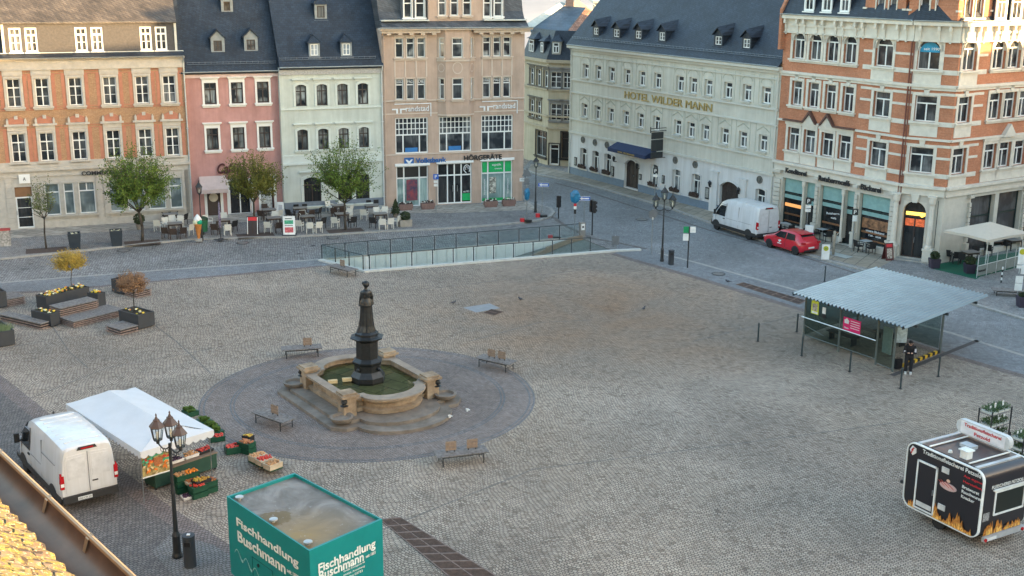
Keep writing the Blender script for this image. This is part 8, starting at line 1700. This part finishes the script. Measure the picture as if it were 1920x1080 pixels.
FS = Face(tb, cL_, azof(cL_, cF_)); FE = Face(tb, cF_, azof(cF_, cR_)); LS = (cF_-cL_).length; LE = (cR_-cF_).length
sgx = M('letter_white', (.72, .74, .72), .5)
def ptx(Fc, s, p_a, p_b, h, y=-.012, **k):
    a, b = Fc.P(*p_a, y), Fc.P(*p_b, y); t = text(s, b[0]-a[0], h, tb, (0, 0, 0), sgx, depth=.008, **k); t.location = Fc.W((a[0]+b[0])/2, y, (a[1]+b[1])/2)-tb.location; t.rotation_euler = (pi/2, 0, Fc.az); return t
ptx(FS, 'Fischhandlung', (444, 988), (559, 1050), .36, bold=.022); ptx(FS, 'Buschmann', (446, 1010), (535, 1061), .36, bold=.022); ptx(FS, 'seit 1883', (538, 1070), (560, 1082), .14, bold=.01)
ptx(FE, 'Fischhandlung', (597, 1066), (704, 1023), .36, bold=.022); ptx(FE, 'Buschmann', (598, 1079), (682, 1045), .3, bold=.022); ptx(FE, 'seit 1883', (686, 1043), (704, 1036), .1, bold=.005)
for k, (s, x0, x1, dy) in enumerate((('Große Kirchgasse 40', 644, 684, 0), ('09456 Annaberg', 644, 684, 7.5), ('Telefon 03733', 644, 680, 15))): ptx(FE, s, (x0, 1071+dy), (x1, 1055+dy), .075, bold=.004)
for u, w in ((LS*.3, 1.2),): FS.part(MB().box(u-.008, u+.008, -.008, 0, .5, 1.45).box(u+w, u+w+.016, -.008, 0, .5, 1.45).box(u, u+w, -.008, 0, 1.44, 1.455), 'hatch_seam', M('seam_teal', (.0, .06, .06), .5))
put(FS.part(MB().lathe([(.06, 0), (.06, .02)], 12), 'lock', black), FS.W(LS*.38, -.01, 1.3)-tb.location, (pi/2, 0, FS.az))
wv = MB()
for k in range(3):
    for j in range(10): a0 = j*.32; x = .35+k*.55; wv.add([(x+a0*.16, -.012, 1.15-.1*k+.16*sin(a0*1.6)), (x+(a0+.32)*.16, -.012, 1.15-.1*k+.16*sin((a0+.32)*1.6)), (x+(a0+.32)*.16, -.012, 1.22-.1*k+.13*sin((a0+.32)*1.6)), (x+a0*.16, -.012, 1.2-.1*k+.13*sin(a0*1.6))], [(0, 1, 2, 3)])
FS.part(wv, 'wave_print', M('wave_pale', (.25, .5, .5), .5))
for f in (.35, .6):
    p = q[0]*(1-f)+q[3]*f; w_ = MB().lathe([(.2, -.1), (.3, -.1), (.3, .1), (.2, .1)], 18).build('wheel', rubber, tb); w_.location = (p.x+.05, p.y+.05, .3); w_.rotation_euler = (pi/2, 0, FS.az)
MB().prism([tuple(cq+(v-cq)*.8) for v in q], .2, .3).build('chassis', dark, tb)
# ================================================================== BLACK FOOD TRAILER
gA, gB = G(1692, 943, .38), G(1836, 1006, .38); fz = azof(gA, gB); fz = radians(-60.5)
tr_ = thing('food_trailer', 'black butcher sales trailer with flames, white trim and rooftop sign', 'trailer', (gA.x, gA.y, 0), 0); FT = Face(tr_, gA, fz); TL = FT.P(1838, 960)[0]; TW = 2.35; z0, z1 = .38, 2.8
print('trailer', TL, math.degrees(azof(gA, gB)), FT.P(1700, 832), FT.P(1822, 880))
def rrect(x0, x1, z0, z1, r, n=6):
    o = []
    for cx, cz, a0 in ((x1-r, z0+r, -pi/2), (x1-r, z1-r, 0), (x0+r, z1-r, pi/2), (x0+r, z0+r, pi)):
        o += [(cx+r*cos(a0+pi/2*i/n), cz+r*sin(a0+pi/2*i/n)) for i in range(n+1)]
    return o
bl = M('trailer_black', (.012, .011, .016), .35, .1, 1., coat=.3)
FT.part(MB().ex(rrect(0, TL, z0, z1, .34), 'y', .02, TW), 'body', bl, smooth='auto')
def frame_ring(Fc, outer, inner, y0, y1, nm, m):
    n = len(outer); mb = MB().add([(x, y0, z) for x, z in outer]+[(x, y0, z) for x, z in inner]+[(x, y1, z) for x, z in outer]+[(x, y1, z) for x, z in inner], [f_ for i in range(n) for f_ in ((i, (i+1) % n, n+(i+1) % n, n+i), (i, (i+1) % n, 2*n+(i+1) % n, 2*n+i), (n+i, n+(i+1) % n, 3*n+(i+1) % n, 3*n+i))]); return Fc.part(mb, nm, m)
frame_ring(FT, rrect(-.02, TL+.02, z0-.02, z1+.02, .36), rrect(.02, TL-.02, z0+.02, z1-.02, .32), -.02, .08, 'white_trim', sgx); frame_ring(FT, rrect(-.02, TL+.02, z0-.02, z1+.02, .36), rrect(.02, TL-.02, z0+.02, z1-.02, .32), TW-.05, TW+.03, 'white_trim', sgx)
dA = FT.P(1722, 858, -.02); dB = FT.P(1757, 872, -.02); u0, u1 = dA[0]-.02, dB[0]+.05
o = FT.part(MB().box(u0, u0+.06, -.03, .02, z0+.08, 2.28).box(u1-.06, u1, -.03, .02, z0+.08, 2.28).box(u0, u1, -.03, .02, 2.22, 2.28).box(u0, u1, -.03, .02, z0+.08, z0+.14), 'door_frame', sgx); FT.part(MB().box(u0+.06, u1-.06, -.012, .02, z0+.14, 2.22), 'door', bl, o); FT.part(MB().box(u1-.12, u1-.09, -.05, -.012, 1.2, 1.4), 'handle', steel, o); FT.part(MB().box(u0+.1, u1-.12, -.02, -.012, z0+.2, z0+.38), 'vent_grille', M('grille_white', (.55, .56, .55), .6), o)
for (x, y) in ((1773, 882), (1765, 951)):
    p = FT.P(x, y, 0); FT.part(MB().box(p[0]-.15, p[0]+.15, -.02, .02, p[1]-.1, p[1]+.1), 'vent_grille', _m['grille_white'])
def ttx(Fc, s, pa, pb, h, m, y=-.006, **k):
    a, b = Fc.P(*pa, y), Fc.P(*pb, y); t = text(s, b[0]-a[0], h, tr_, (0, 0, 0), m, depth=.008, **k); t.location = Fc.W((a[0]+b[0])/2, y, (a[1]+b[1])/2)-tr_.location; t.rotation_euler = (pi/2, 0, Fc.az)
rdl = M('letter_red', (.5, .02, .03), .5)
ttx(FT, 'Traditionsfleischerei Petzold', (1730, 849), (1840, 890), .15, sgx, bold=.01)
for s, pa, pb, m in (('Aus eigener', (1807, 894), (1845, 907), rdl), ('Herstellung', (1806, 904), (1844, 918), rdl), ('Bratwurst', (1804, 914), (1836, 924), sgx), ('Rauchwurst', (1803, 922), (1840, 936), sgx), ('Knacker', (1802, 931), (1827, 940), sgx)): ttx(FT, s, pa, pb, .11, m, bold=.015)
p = FT.P(1712, 844, 0); FT.part(MB().ex([(p[0]-.14, p[1]-.02), (p[0]-.04, p[1]+.16), (p[0]+.13, p[1]+.1), (p[0]+.15, p[1]-.06), (p[0], p[1]-.19)], 'y', -.01, .02), 'emblem', sgx); t = text('f', .14, .24, tr_, FT.W(p[0], -.02, p[1])-tr_.location, rdl, rot=(pi/2, 0, fz), depth=.01, bold=.03, shear=.3)
# plate of sausages
p = FT.P(1778, 908, 0); FT.part(MB().ex([(p[0]+.36*cos(a), p[1]-.1+.13*sin(a)) for a in [2*pi*i/18 for i in range(18)]], 'y', -.008, .02), 'plate_print', M('plate_pale', (.5, .35, .33), .5)); sm = MB()
for k in range(5): sm.ex([(p[0]-.28+.1*k+.16*cos(a)-.03*sin(a), p[1]-.05+.04*(k % 2)+.03*sin(a)-.07*cos(a)) for a in [2*pi*i/10 for i in range(10)]], 'y', -.012-.001*k, -.009)
FT.part(sm, 'sausage_print', M('sausage_red', (.45, .07, .05), .5, .3, 12.)); FT.part(MB().ex([(p[0]+.08*cos(a), p[1]+.12+.06*sin(a)) for a in [2*pi*i/12 for i in range(12)]], 'y', -.014, -.01), 'sauce_print', M('sauce_pale', (.6, .4, .3), .5))
def flames(Fc, x0, x1, zb, hf_, n, y=-.009, seed=3):
    rnd = random.Random(seed); a, b = MB(), MB(); zcl = z0+.05
    for i in range(n):
        x = x0+(x1-x0)*rnd.random(); h = hf_(x)*rnd.uniform(.4, 1.1); w = rnd.uniform(.04, .11); lean = rnd.uniform(-.05, .05)
        for mb, k in ((a, 1.), (b, .6)): yy = y-.0003*i-(.004 if mb is b else 0)*.3; mb.add([(x-w*k, yy, zb(x)), (x+w*k, yy, zb(x)), (x+w*k*.5+lean*.5, yy, zb(x)+h*k*.55), (x+lean, yy, zb(x)+h*k), (x-w*k*.6+lean*.3, yy, zb(x)+h*k*.5)], [(0, 1, 2, 3, 4)])
    Fc.part(a, 'flame_print', M('flame_orange', (.5, .13, .02), .5, .5, 9., col2=(.7, .3, .05))); Fc.part(b, 'flame_core', M('flame_yellow', (.75, .42, .1), .5, .4, 9.))
flames(FT, u1+.02, TL-.25, lambda x: z0+.04, lambda x: .5*abs(sin(x*3.1+.6))**1.5+.1, 70); flames(FT, .3, u0, lambda x: z0+.04, lambda x: .25, 14, seed=5)
FR_ = Face(tr_, FT.W(TL, .02, 0), fz+pi/2)
flames(FR_, .3, TW-.3, lambda x: z0+.08, lambda x: .22+.25*abs(sin(x*2.)), 45, y=-.012, seed=6)
frame_ring(FR_, rrect(.62, TW-.2, 1.12, 2.02, .03), rrect(.69, TW-.27, 1.19, 1.95, .02), -.03, .02, 'window_frame', sgx); FR_.part(MB().box(.69, TW-.27, -.012, .0, 1.19, 1.95), 'service_hatch', M('hatch_dark', (.01, .015, .012), .4)); FR_.part(MB().box(.5, TW-.1, -.06, 0, 2.05, 2.1), 'awning_rail', sgx)
t = text('FLEISCHEREI PETZOLD', 1.7, .12, tr_, FR_.W(TW/2+.1, -.012, 2.2)-tr_.location, sgx, rot=(pi/2, 0, FR_.az), depth=.008)
FR_.part(MB().box(.2, TW-.1, -.12, 0, z0-.1, z0+.06), 'bumper', M('bumper_grey', (.4, .41, .42), .5)); FR_.part(MB().box(.3, .8, -.13, -.12, z0-.08, z0+.03), 'number_plate', platem)
for u in (.25, TW-.25): put(FR_.part(MB().lathe([(.06, -.02), (.06, .03)], 12), 'tail_lamp', tail), FR_.W(u, -.13, z0-.02)-tr_.location, (pi/2, 0, FR_.az))
FR_.part(MB().box(.14, .45, -.008, 0, 1.0, 1.3), 'small_print', M('print_grey', (.12, .12, .13), .5, .8, 30., col2=(.5, .5, .5)))
# roof: rails, hatch, vent, sign
rf = MB()
for u in (.42, TL-.42): rf.box(u-.07, u+.07, .1, TW-.1, z1, z1+.05)
FT.part(rf, 'roof_rail', M('rail_silver', (.5, .53, .55), .35, metal=.4)); FT.part(MB().box(.52, TL-.52, .15, TW-.12, z1+.001, z1+.02), 'roof_panel', M('roof_brown', (.05, .035, .035), .3, .3, 2.))
ra = MB(); 
for u in (.85, TL-.75): ra.tube((u, .12, z1+.06), (u, TW-.2, z1+.07), .03)
FT.part(ra, 'sign_support', sgx); FT.part(MB().box(1.25, 1.75, 1.15, 1.5, z1+.02, z1+.14), 'roof_hatch', M('hatch_pale', (.4, .43, .45), .4)); FT.part(MB().box(1.95, 2.25, .35, .62, z1+.02, z1+.3).box(1.9, 2.3, .3, .67, z1+.3, z1+.34), 'exhaust_box', sgx); FT.part(MB().lathe([(.08, z1+.02), (.06, z1+.1), (.01, z1+.12)], 10, 1.5, .4), 'roof_lamp', sgx)
ys = TW-.32; a = FT.P(1793, 800, ys); b = FT.P(1893, 838, ys); u0, u1 = a[0], b[0]; h_ = .52; zsb = z1+.1; print('sign', a, b)
FT.part(MB().ex(rrect(u0, u1, zsb, zsb+h_, .24), 'y', ys, ys+.2), 'sign_box', M('sign_grey2', (.52, .54, .54), .5), smooth='auto'); FT.part(MB().box(u0+.2, u1-.2, ys-.012, ys, zsb+.05, zsb+h_-.05), 'sign_panel', M('sign_panel', (.7, .7, .72), .4))
for s, dz, w in (('Traditionsfleischerei', .12, .84), ('Petzold', -.1, .36)): text(s, (u1-u0-.4)*w, .13, tr_, FT.W((u0+u1)/2, ys-.02, zsb+h_/2+dz)-tr_.location, rdl, rot=(pi/2, 0, fz), depth=.006, bold=.02)
for y in (.2, TW-.2): w_ = MB().lathe([(.15, -.09), (.28, -.09), (.28, .09), (.15, .09)], 18).build('wheel', rubber, tr_); w_.location = FT.W(TL*.47, y, .28)-tr_.location; w_.rotation_euler = (pi/2, 0, fz)
FT.part(MB().tube((.1, TW/2, .45), (-1.1, TW/2, .5), .04).tube((.1, TW/2-.5, .45), (-.6, TW/2, .48), .03).tube((.1, TW/2+.5, .45), (-.6, TW/2, .48), .03).tube((-.75, TW/2-.12, .0), (-.75, TW/2-.12, .7), .025).ball((-1.15, TW/2, .52), .07, 8), 'drawbar', dark); FT.part(MB().box(.3, TL-.3, .3, TW-.3, .28, z0), 'chassis', dark)
# ================================================================== PLANT TROLLEYS
def trolley(px, py, az, label, h, levels):
    g = G(px, py); t = thing('plant_trolley', label, 'plant trolley', g, az, 'plant trolleys behind the black trailer'); w, d = 1.25, .6
    for sx_ in (-1, 1):
        for sy_ in (-1, 1): MB().box(sx_*w/2-.02, sx_*w/2+.02, sy_*d/2-.02, sy_*d/2+.02, .1, h+.1).build('post', dark, t); MB().ball((sx_*(w/2-.05), sy_*(d/2-.05), .06), .06, 8).build('castor', rubber, t)
    rnd = random.Random(px)
    for z in levels:
        MB().box(-w/2, w/2, -d/2, d/2, z-.03, z).build('shelf', M('shelf_grey', (.16, .15, .15), .6), t); tr2 = MB()
        for k in range(3): tr2.box(-w/2+.03+k*w/3, -w/2+w/3-.02+k*w/3, -d/2+.03, d/2-.03, z, z+.07)
        tr2.build('tray', M('tray_pale', (.5, .5, .45), .7), t); fo = MB()
        for i in range(900):
            x, y = rnd.uniform(-w/2+.03, w/2-.03), rnd.uniform(-d/2+.02, d/2-.02); zz = z+.08+rnd.random()*.16; a, e = rnd.uniform(0, 6.3), rnd.uniform(0, 1.2); l = .06; v = Vector((cos(a)*cos(e), sin(a)*cos(e), sin(e)))*l; s_ = v.orthogonal().normalized()*.025
            p = Vector((x, y, zz)); fo.add([p, p+v*.5+s_, p+v, p+v*.5-s_], [(0, 1, 2, 3)])
        fo.build('seedlings', M('seedling_green', (.025, .06, .015), .7, .4, 4., col2=(.08, .15, .04)), t); lb_ = MB()
        for k in range(5): x = -w/2+.15+k*.24; y = rnd.uniform(-.2, .1); lb_.box(x-.05, x+.05, y, y+.01, z+.2, z+.32)
        lb_.build('price_tag', sgw, t)
trolley(1857, 850, radians(33), 'tall plant trolley full of green seedlings standing behind the black trailer', 1.9, (.35, .85, 1.3, 1.85)); trolley(1917, 872, radians(35), 'lower plant trolley with seedlings at the right edge behind the black trailer', 1.35, (.35, .8, 1.2))
# ================================================================== MARKET TENT AND PRODUCE
tp = [G(x, y, 2.1) for x, y in ((123, 757), (263, 848), (401, 806), (254, 726))]; tt = thing('market_tent', 'white market tent with scalloped edge beside the white van', 'market tent', (tp[1].x, tp[1].y, 0)); tq = [v-Vector((tp[1].x, tp[1].y, 0)) for v in tp]
cvs = M('white_canvas', (.55, .56, .58), .8, .04, 1.2, bump=.25); rA = tq[0].lerp(tq[3], .5).lerp(tq[1].lerp(tq[2], .5), .12)+Vector((0, 0, .42)); rB = tq[0].lerp(tq[3], .5).lerp(tq[1].lerp(tq[2], .5), .84)+Vector((0, 0, .42)); nn = 14
def sag(p, q, r, n=8, amt=.07):
    """one slightly sagging cloth panel between an eave p-q and ridge points r0-r1"""
    mb = MB(); vs = []
    for j in range(n+1):
        a = p.lerp(r[0], j/n); b = q.lerp(r[1], j/n)
        for i in range(n+1): v = a.lerp(b, i/n); k = sin(pi*j/n)*amt*(.6+.4*cos(i*2.1+j*.7)); vs.append((v.x, v.y, v.z-k))
    return mb.add(vs, [(j*(n+1)+i, j*(n+1)+i+1, (j+1)*(n+1)+i+1, (j+1)*(n+1)+i) for j in range(n) for i in range(n)])
cm_ = MB(); 
for a, b, r in ((tq[0], tq[1], (rA, rB)), (tq[2], tq[3], (rB, rA)), (tq[3], tq[0], (rA, rA)), (tq[1], tq[2], (rB, rB))): cm_.merge(sag(a, b, r))
cm_.build('canopy', cvs, tt, smooth=True); vl = MB()
for a, b in zip(tq, tq[1:]+tq[:1]):
    n = int((b-a).length/.28)*4
    for i in range(n):
        p, q_ = a.lerp(b, i/n), a.lerp(b, (i+1)/n); h0, h1 = .2+.09*abs(sin(pi*i/4)), .2+.09*abs(sin(pi*(i+1)/4)); vl.quad((p.x, p.y, p.z), (q_.x, q_.y, q_.z), (q_.x, q_.y, q_.z-h1), (p.x, p.y, p.z-h0))
vl.build('valance', cvs, tt)
for k, v in enumerate(tq+[tq[0].lerp(tq[1], .5), tq[2].lerp(tq[3], .5)]): c_ = sum(tq, Vector())/4; p = v.lerp(c_, .06); MB().tube((p.x, p.y, 0), (p.x, p.y, 2.08), .02).build('pole', steel, tt)
fmk = MB(); [fmk.tube(tuple(v-Vector((0, 0, .08))), tuple((rA if k in (0, 3) else rB)-Vector((0, 0, .12))), .015) for k, v in enumerate(tq)]; fmk.tube(tuple(rA-Vector((0, 0, .12))), tuple(rB-Vector((0, 0, .12))), .015); fmk.build('tent_frame', steel, tt)
fruitm = {'tomato': M('tomato', (.5, .03, .015), .35, .3, 9.), 'orange': M('orange_fruit', (.7, .2, .01), .5, .2, 9.), 'apple': M('apple', (.35, .04, .03), .4, .6, 7., col2=(.5, .2, .06)), 'leaf': M('lettuce', (.06, .13, .02), .6, .5, 9., col2=(.16, .26, .05)), 'potato': M('potato', (.4, .22, .1), .8, .3, 9.), 'cauli': M('cauliflower', (.5, .52, .25), .7, .3, 9.), 'plum': M('plum', (.05, .015, .05), .4, .3, 9.), 'pepper': M('pepper', (.55, .1, .02), .35, .5, 6., col2=(.6, .5, .05)), 'onion': M('onion', (.55, .3, .14), .6, .3, 9.)}
gcr = M('green_crate', (.005, .06, .03), .5, .15); wcr = M('wooden_crate', (.5, .4, .28), .8, .15, 6.); bcr = M('black_crate', (.015, .016, .018), .5); wtr = M('white_tray', (.65, .63, .6), .7)
def crate(pos, az, label, kind, body, w=.6, d=.4, h=.24, stack=1, seed=0, name='produce_crate', grp='crates of fruit and vegetables at the market stall'):
    t = thing(name, label, 'crate', pos, az, grp); b = MB(); H_ = h*stack
    for s_ in range(stack):
        z = s_*h; b.box(-w/2, w/2, -d/2, -d/2+.02, z+.01, z+h-.015).box(-w/2, w/2, d/2-.02, d/2, z+.01, z+h-.015).box(-w/2, -w/2+.02, -d/2, d/2, z+.01, z+h-.015).box(w/2-.02, w/2, -d/2, d/2, z+.01, z+h-.015).box(-w/2-.012, w/2+.012, -d/2-.012, d/2+.012, z+h-.05, z+h-.02)
        b.box(-w/2+.02, w/2-.02, -d/2+.02, d/2-.02, z+h*.55, z+h*.6)
    b.build('box', body, t); f = MB(); rnd = random.Random(seed); r = .045 if kind not in ('leaf', 'cauli') else .08
    for i in range(int(w*d/(r*r*2.6))):
        x, y = rnd.uniform(-w/2+r, w/2-r), rnd.uniform(-d/2+r, d/2-r); zz = H_-.03+rnd.uniform(0, .05)
        if kind == 'leaf':
            for k in range(7): a, e = rnd.uniform(0, 6.3), rnd.uniform(.2, 1.3); v = Vector((cos(a)*cos(e), sin(a)*cos(e), sin(e)))*.15; s2 = v.orthogonal().normalized()*.05; p = Vector((x, y, zz)); f.add([p, p+v*.5+s2, p+v, p+v*.5-s2], [(0, 1, 2, 3)])
        else: f.ball((x, y, zz), r*rnd.uniform(.8, 1.15), 7, .9)
    f.build('produce', fruitm[kind], t); return t
def cr(px, py, z, az, *a, **k): return crate(G(px, py, z), radians(az), *a, **k)
cr(341, 922, 0, 42, 'dark green crate stack topped with potatoes, left of the orange one', 'potato', gcr, stack=3, seed=1, w=.5); cr(360, 916, .0, 42, 'dark green crate stack topped with bright oranges', 'orange', gcr, stack=3, seed=2, w=.5)
cr(372, 931, 0, 42, 'dark green crate stack topped with red tomatoes under a pink carton', 'tomato', gcr, stack=2, seed=3); cr(392, 922, 0, 42, 'dark green crate stack topped with red and yellow apples, rightmost', 'apple', gcr, stack=2, seed=4, w=.55)
cr(352, 934, 0, 35, 'small white-edged tray of dark plums on the ground', 'plum', wtr, h=.12, seed=5, w=.4, d=.35); cr(378, 909, .35, 42, 'crate of yellow and red peppers behind the apples', 'pepper', bcr, stack=1, seed=6)
cr(362, 905, .35, 42, 'crate of red apples on the stall behind the oranges', 'apple', wcr, h=.14, seed=7)
tbx = G(345, 893, 0); st2 = thing('stall_table', 'long covered stall table under the tent edge carrying trays', 'table', tbx, radians(48)); MB().box(-1.5, 1.3, -.4, .4, .68, .72).build('table_top', M('table_board', (.2, .14, .1), .8), st2); MB().box(-1.45, 1.25, -.38, .38, .1, .68).build('cloth', M('stall_cloth', (.02, .06, .04), .9), st2)
[MB().box(x-.03, x+.03, y-.03, y+.03, 0, .1).build('leg', dark, st2) for x in (-1.4, 1.2) for y in (-.3, .3)]
def ontab(u, v, lab, kind, body, **k): p = tbx+Vector((cos(radians(48))*u-sin(radians(48))*v, sin(radians(48))*u+cos(radians(48))*v, .72)); crate(p, radians(48), lab, kind, body, h=.13, **k)
ontab(-1.0, .0, 'tray of cauliflowers on the stall table behind the lamp post', 'cauli', bcr, seed=8); ontab(-.35, 0, 'tray of dark plums on the stall table', 'plum', wtr, seed=9); ontab(.3, 0, 'tray of onions on the stall table', 'onion', wtr, seed=10); ontab(.95, 0, 'tray of red tomatoes at the far end of the stall table', 'tomato', bcr, seed=11)
bn = G(288, 872, .0); bA, bB = G(262, 852, 1.85), G(318, 836, 1.85); bnr = thing('produce_banner', 'printed banner with a basket of vegetables hanging from the tent edge', 'banner', bA, azof(bA, bB)); LB_ = (bB-bA).length
mb = MB(); n = 10; mb.add([(LB_*i/n, .02*sin(i*1.3), -(.95*j)) for j in (0, 1) for i in range(n+1)], [(i, i+1, n+2+i, n+1+i) for i in range(n)]); mb.build('cloth', M('banner_base', (.3, .16, .05), .7, .6, 6., col2=(.5, .4, .15)), bnr)
rnd = random.Random(4)
for nm, col, n_, rr_, z_ in (('carrot_print', (.7, .18, .02), 16, .055, -.55), ('green_print', (.1, .22, .04), 16, .07, -.35), ('tomato_print', (.5, .03, .02), 12, .055, -.3), ('pale_print', (.6, .45, .25), 14, .05, -.7)):
    f = MB(); 
    for i in range(n_): x, z = rnd.uniform(.08, LB_-.08), z_+rnd.uniform(-.22, .22); a0 = rnd.random()*3; f.ex([(x+rr_*1.5*cos(a)*cos(a0)-rr_*.7*sin(a)*sin(a0), z+rr_*1.5*cos(a)*sin(a0)+rr_*.7*sin(a)*cos(a0)) for a in [2*pi*k/8 for k in range(8)]], 'y', -.03-.0004*i, -.026)
    f.build(nm, M(nm, col, .6, .3, 12.), bnr)
MB().box(LB_*.42, LB_*.72, -.045, -.04, -.58, -.28).build('basket_print', M('basket_print', (.35, .12, .04), .7, .4, 20.), bnr)
MB().box(0, LB_, -.02, .02, -.97, -.93).box(0, LB_, -.02, .02, -.02, .02).build('rod', sgw, bnr)
# produce standing out on the setts
cr(407, 826, 0, 25, 'small green crate of red tomatoes and a white label at the right tent corner', 'tomato', gcr, seed=12, w=.6, d=.4); cr(437, 848, 0, 25, 'dark green crate of red tomatoes standing apart on the setts', 'tomato', gcr, stack=1, h=.3, seed=13, w=.62, d=.5); cr(463, 848, 0, -30, 'black crate of apples on a stack beside the separate tomatoes', 'apple', gcr, stack=2, seed=14, w=.6, d=.45); cr(466, 836, .0, -30, 'black crate with bright red peppers behind the stacked apples', 'pepper', bcr, stack=2, seed=15, w=.4, d=.3)
for i, (px, py, kd, w_) in enumerate(((484, 862, 'onion', 'with onions, left of three in a row'), (497, 869, 'tomato', 'with red produce, middle of three in a row'), (512, 877, 'potato', 'with potatoes, right of three in a row'))):
    cr(px, py, .24, -42, 'pale wooden crate '+w_, kd, wcr, seed=20+i, w=.42, d=.62, h=.24)
bs = G(498, 872); t = thing('crate_base', 'dark green crate base under the three pale wooden crates', 'crate', bs, radians(-42)); MB().box(-.72, .72, -.3, .3, 0, .23).build('box', gcr, t)
for px, py, s, l in ((357, 778, .5, 'nearest the tent back edge'), (383, 796, .5, 'second along the tent edge'), (396, 806, .5, 'third along the tent edge'), (405, 815, .45, 'nearest the right tent corner')): cr(px, py, 0, -45, 'crate of leafy greens behind the tent, '+l, 'leaf', gcr, seed=px, w=.6, d=s)
# ================================================================== OUR OWN ROOF EDGE IN THE FOREGROUND
zg_ = 16.7; a, b = G(0, 850, zg_), G(244, 1080, zg_); ga = azof(a, b); own = thing('town_hall_roof', 'lichen-covered tile roof edge with copper gutter at the lower left corner of the picture', 'building', (a.x, a.y, 0)); FG = Face(own, a, ga)
# local x runs along the gutter, -y is towards our own roof (camera side)
Lg = (b-a).length; cop = M('copper_brown', (.12, .06, .032), .5, .3, 2.5, bump=.05, metal=.25, col2=(.2, .1, .055)); copr = M('copper_rim', (.4, .24, .12), .4, .2, 3., metal=.3)
r = .09; n = 10; pts = [(-r+r*cos(pi+pi*i/n), zg_-.0+r*sin(pi+pi*i/n)) for i in range(n+1)]; inn = [(-r+(r-.006)*cos(2*pi-pi*i/n), zg_+(r-.006)*sin(2*pi-pi*i/n)) for i in range(n+1)]
FG.part(MB().ex(pts+inn, 'x', -3, Lg+2.5), 'gutter', cop, smooth='auto'); FG.part(MB().tube((-3, 0.004, zg_), (Lg+2.5, .004, zg_), .013, n=8), 'gutter_rim', copr)
for px, py in ((0, 848), (88, 905), (165, 975), (320, 1130)):
    p = FG.P(px, py, 0); FG.part(MB().add([(p[0]-.016, .012, zg_+.016), (p[0]+.016, .012, zg_+.016), (p[0]+.016, -.012, zg_-.0), (p[0]-.016, -.012, zg_-.0), (p[0]-.014, -.03, zg_-.055), (p[0]+.014, -.03, zg_-.055)], [(0, 1, 2, 3), (3, 2, 5, 4)]), 'gutter_strap', copr)
tilem = rooftile('lichen_tiles', (.1, .07, .05), (.16, .12, .09), .1, .1, .9, 0., .4, moss=(24., .46, (.2, .16, .04)))
e = []
p0_ = FG.P(0, 935, -2*r); rz_ = zg_+.02
tilt = radians(40)
nx_, ny_ = 60, 14; vs = []; fs = []
rnd = random.Random(9); d_ = .08
for k in range(24):                                # rows of overlapping tiles rising towards the ridge
    y = -2*r-.012-k*d_*cos(tilt); z = zg_-.0+k*d_*sin(tilt)*1.
    for j in range(int((Lg+5)/.11)):
        x = -3+j*.11+(.055 if k % 2 else 0); dz = rnd.uniform(0, .005)
        vs0 = [(x+.003, y, z+.022+dz), (x+.027, y+.01, z+.02+dz), (x+.055, y+.016, z+.022+dz), (x+.083, y+.01, z+.02+dz), (x+.107, y, z+.022+dz), (x+.107, y-d_*1.5*cos(tilt), z+d_*1.5*sin(tilt)), (x+.003, y-d_*1.5*cos(tilt), z+d_*1.5*sin(tilt))]
        n0 = len(vs); vs += vs0+[(p[0], p[1], p[2]-.01) for p in vs0]; fs += [tuple(range(n0, n0+7))]+[(n0+i, n0+(i+1) % 7, n0+7+(i+1) % 7, n0+7+i) for i in range(7)]
FG.part(MB().add(vs, fs), 'roof_tiles', tilem)
FG.part(MB().add([(-3, -2*r, zg_-.03), (Lg+2.5, -2*r, zg_-.03), (Lg+2.5, -2*r-24*d_*cos(tilt), zg_-.03+24*d_*sin(tilt)), (-3, -2*r-24*d_*cos(tilt), zg_-.03+24*d_*sin(tilt))], [(0, 1, 2, 3)]), 'roof_deck', wood)
FG.part(MB().box(-34, 26, -14.6, -.62, 0, zg_-.12), 'wall', cream2)
ry = -2*r-24*d_*cos(tilt); rz = zg_+24*d_*sin(tilt)
FG.part(MB().add([(-34, ry+.02, rz-.05), (26, ry+.02, rz-.05), (26, -7.6, zg_+6.2), (-34, -7.6, zg_+6.2), (26, -15, zg_-.1), (-34, -15, zg_-.1)], [(0, 1, 2, 3), (3, 2, 4, 5)]).box(-34, -3, -2*r-1.6, -2*r, zg_-.1, zg_-.02).box(Lg+2.5, 26, -2*r-1.6, -2*r, zg_-.1, zg_-.02), 'upper_roof', tilem)
strip_props()
for o in bpy.data.objects:
    if o.get('label') and len(o['label'].split()) > 16: print('LONG', o.name, o['label'])
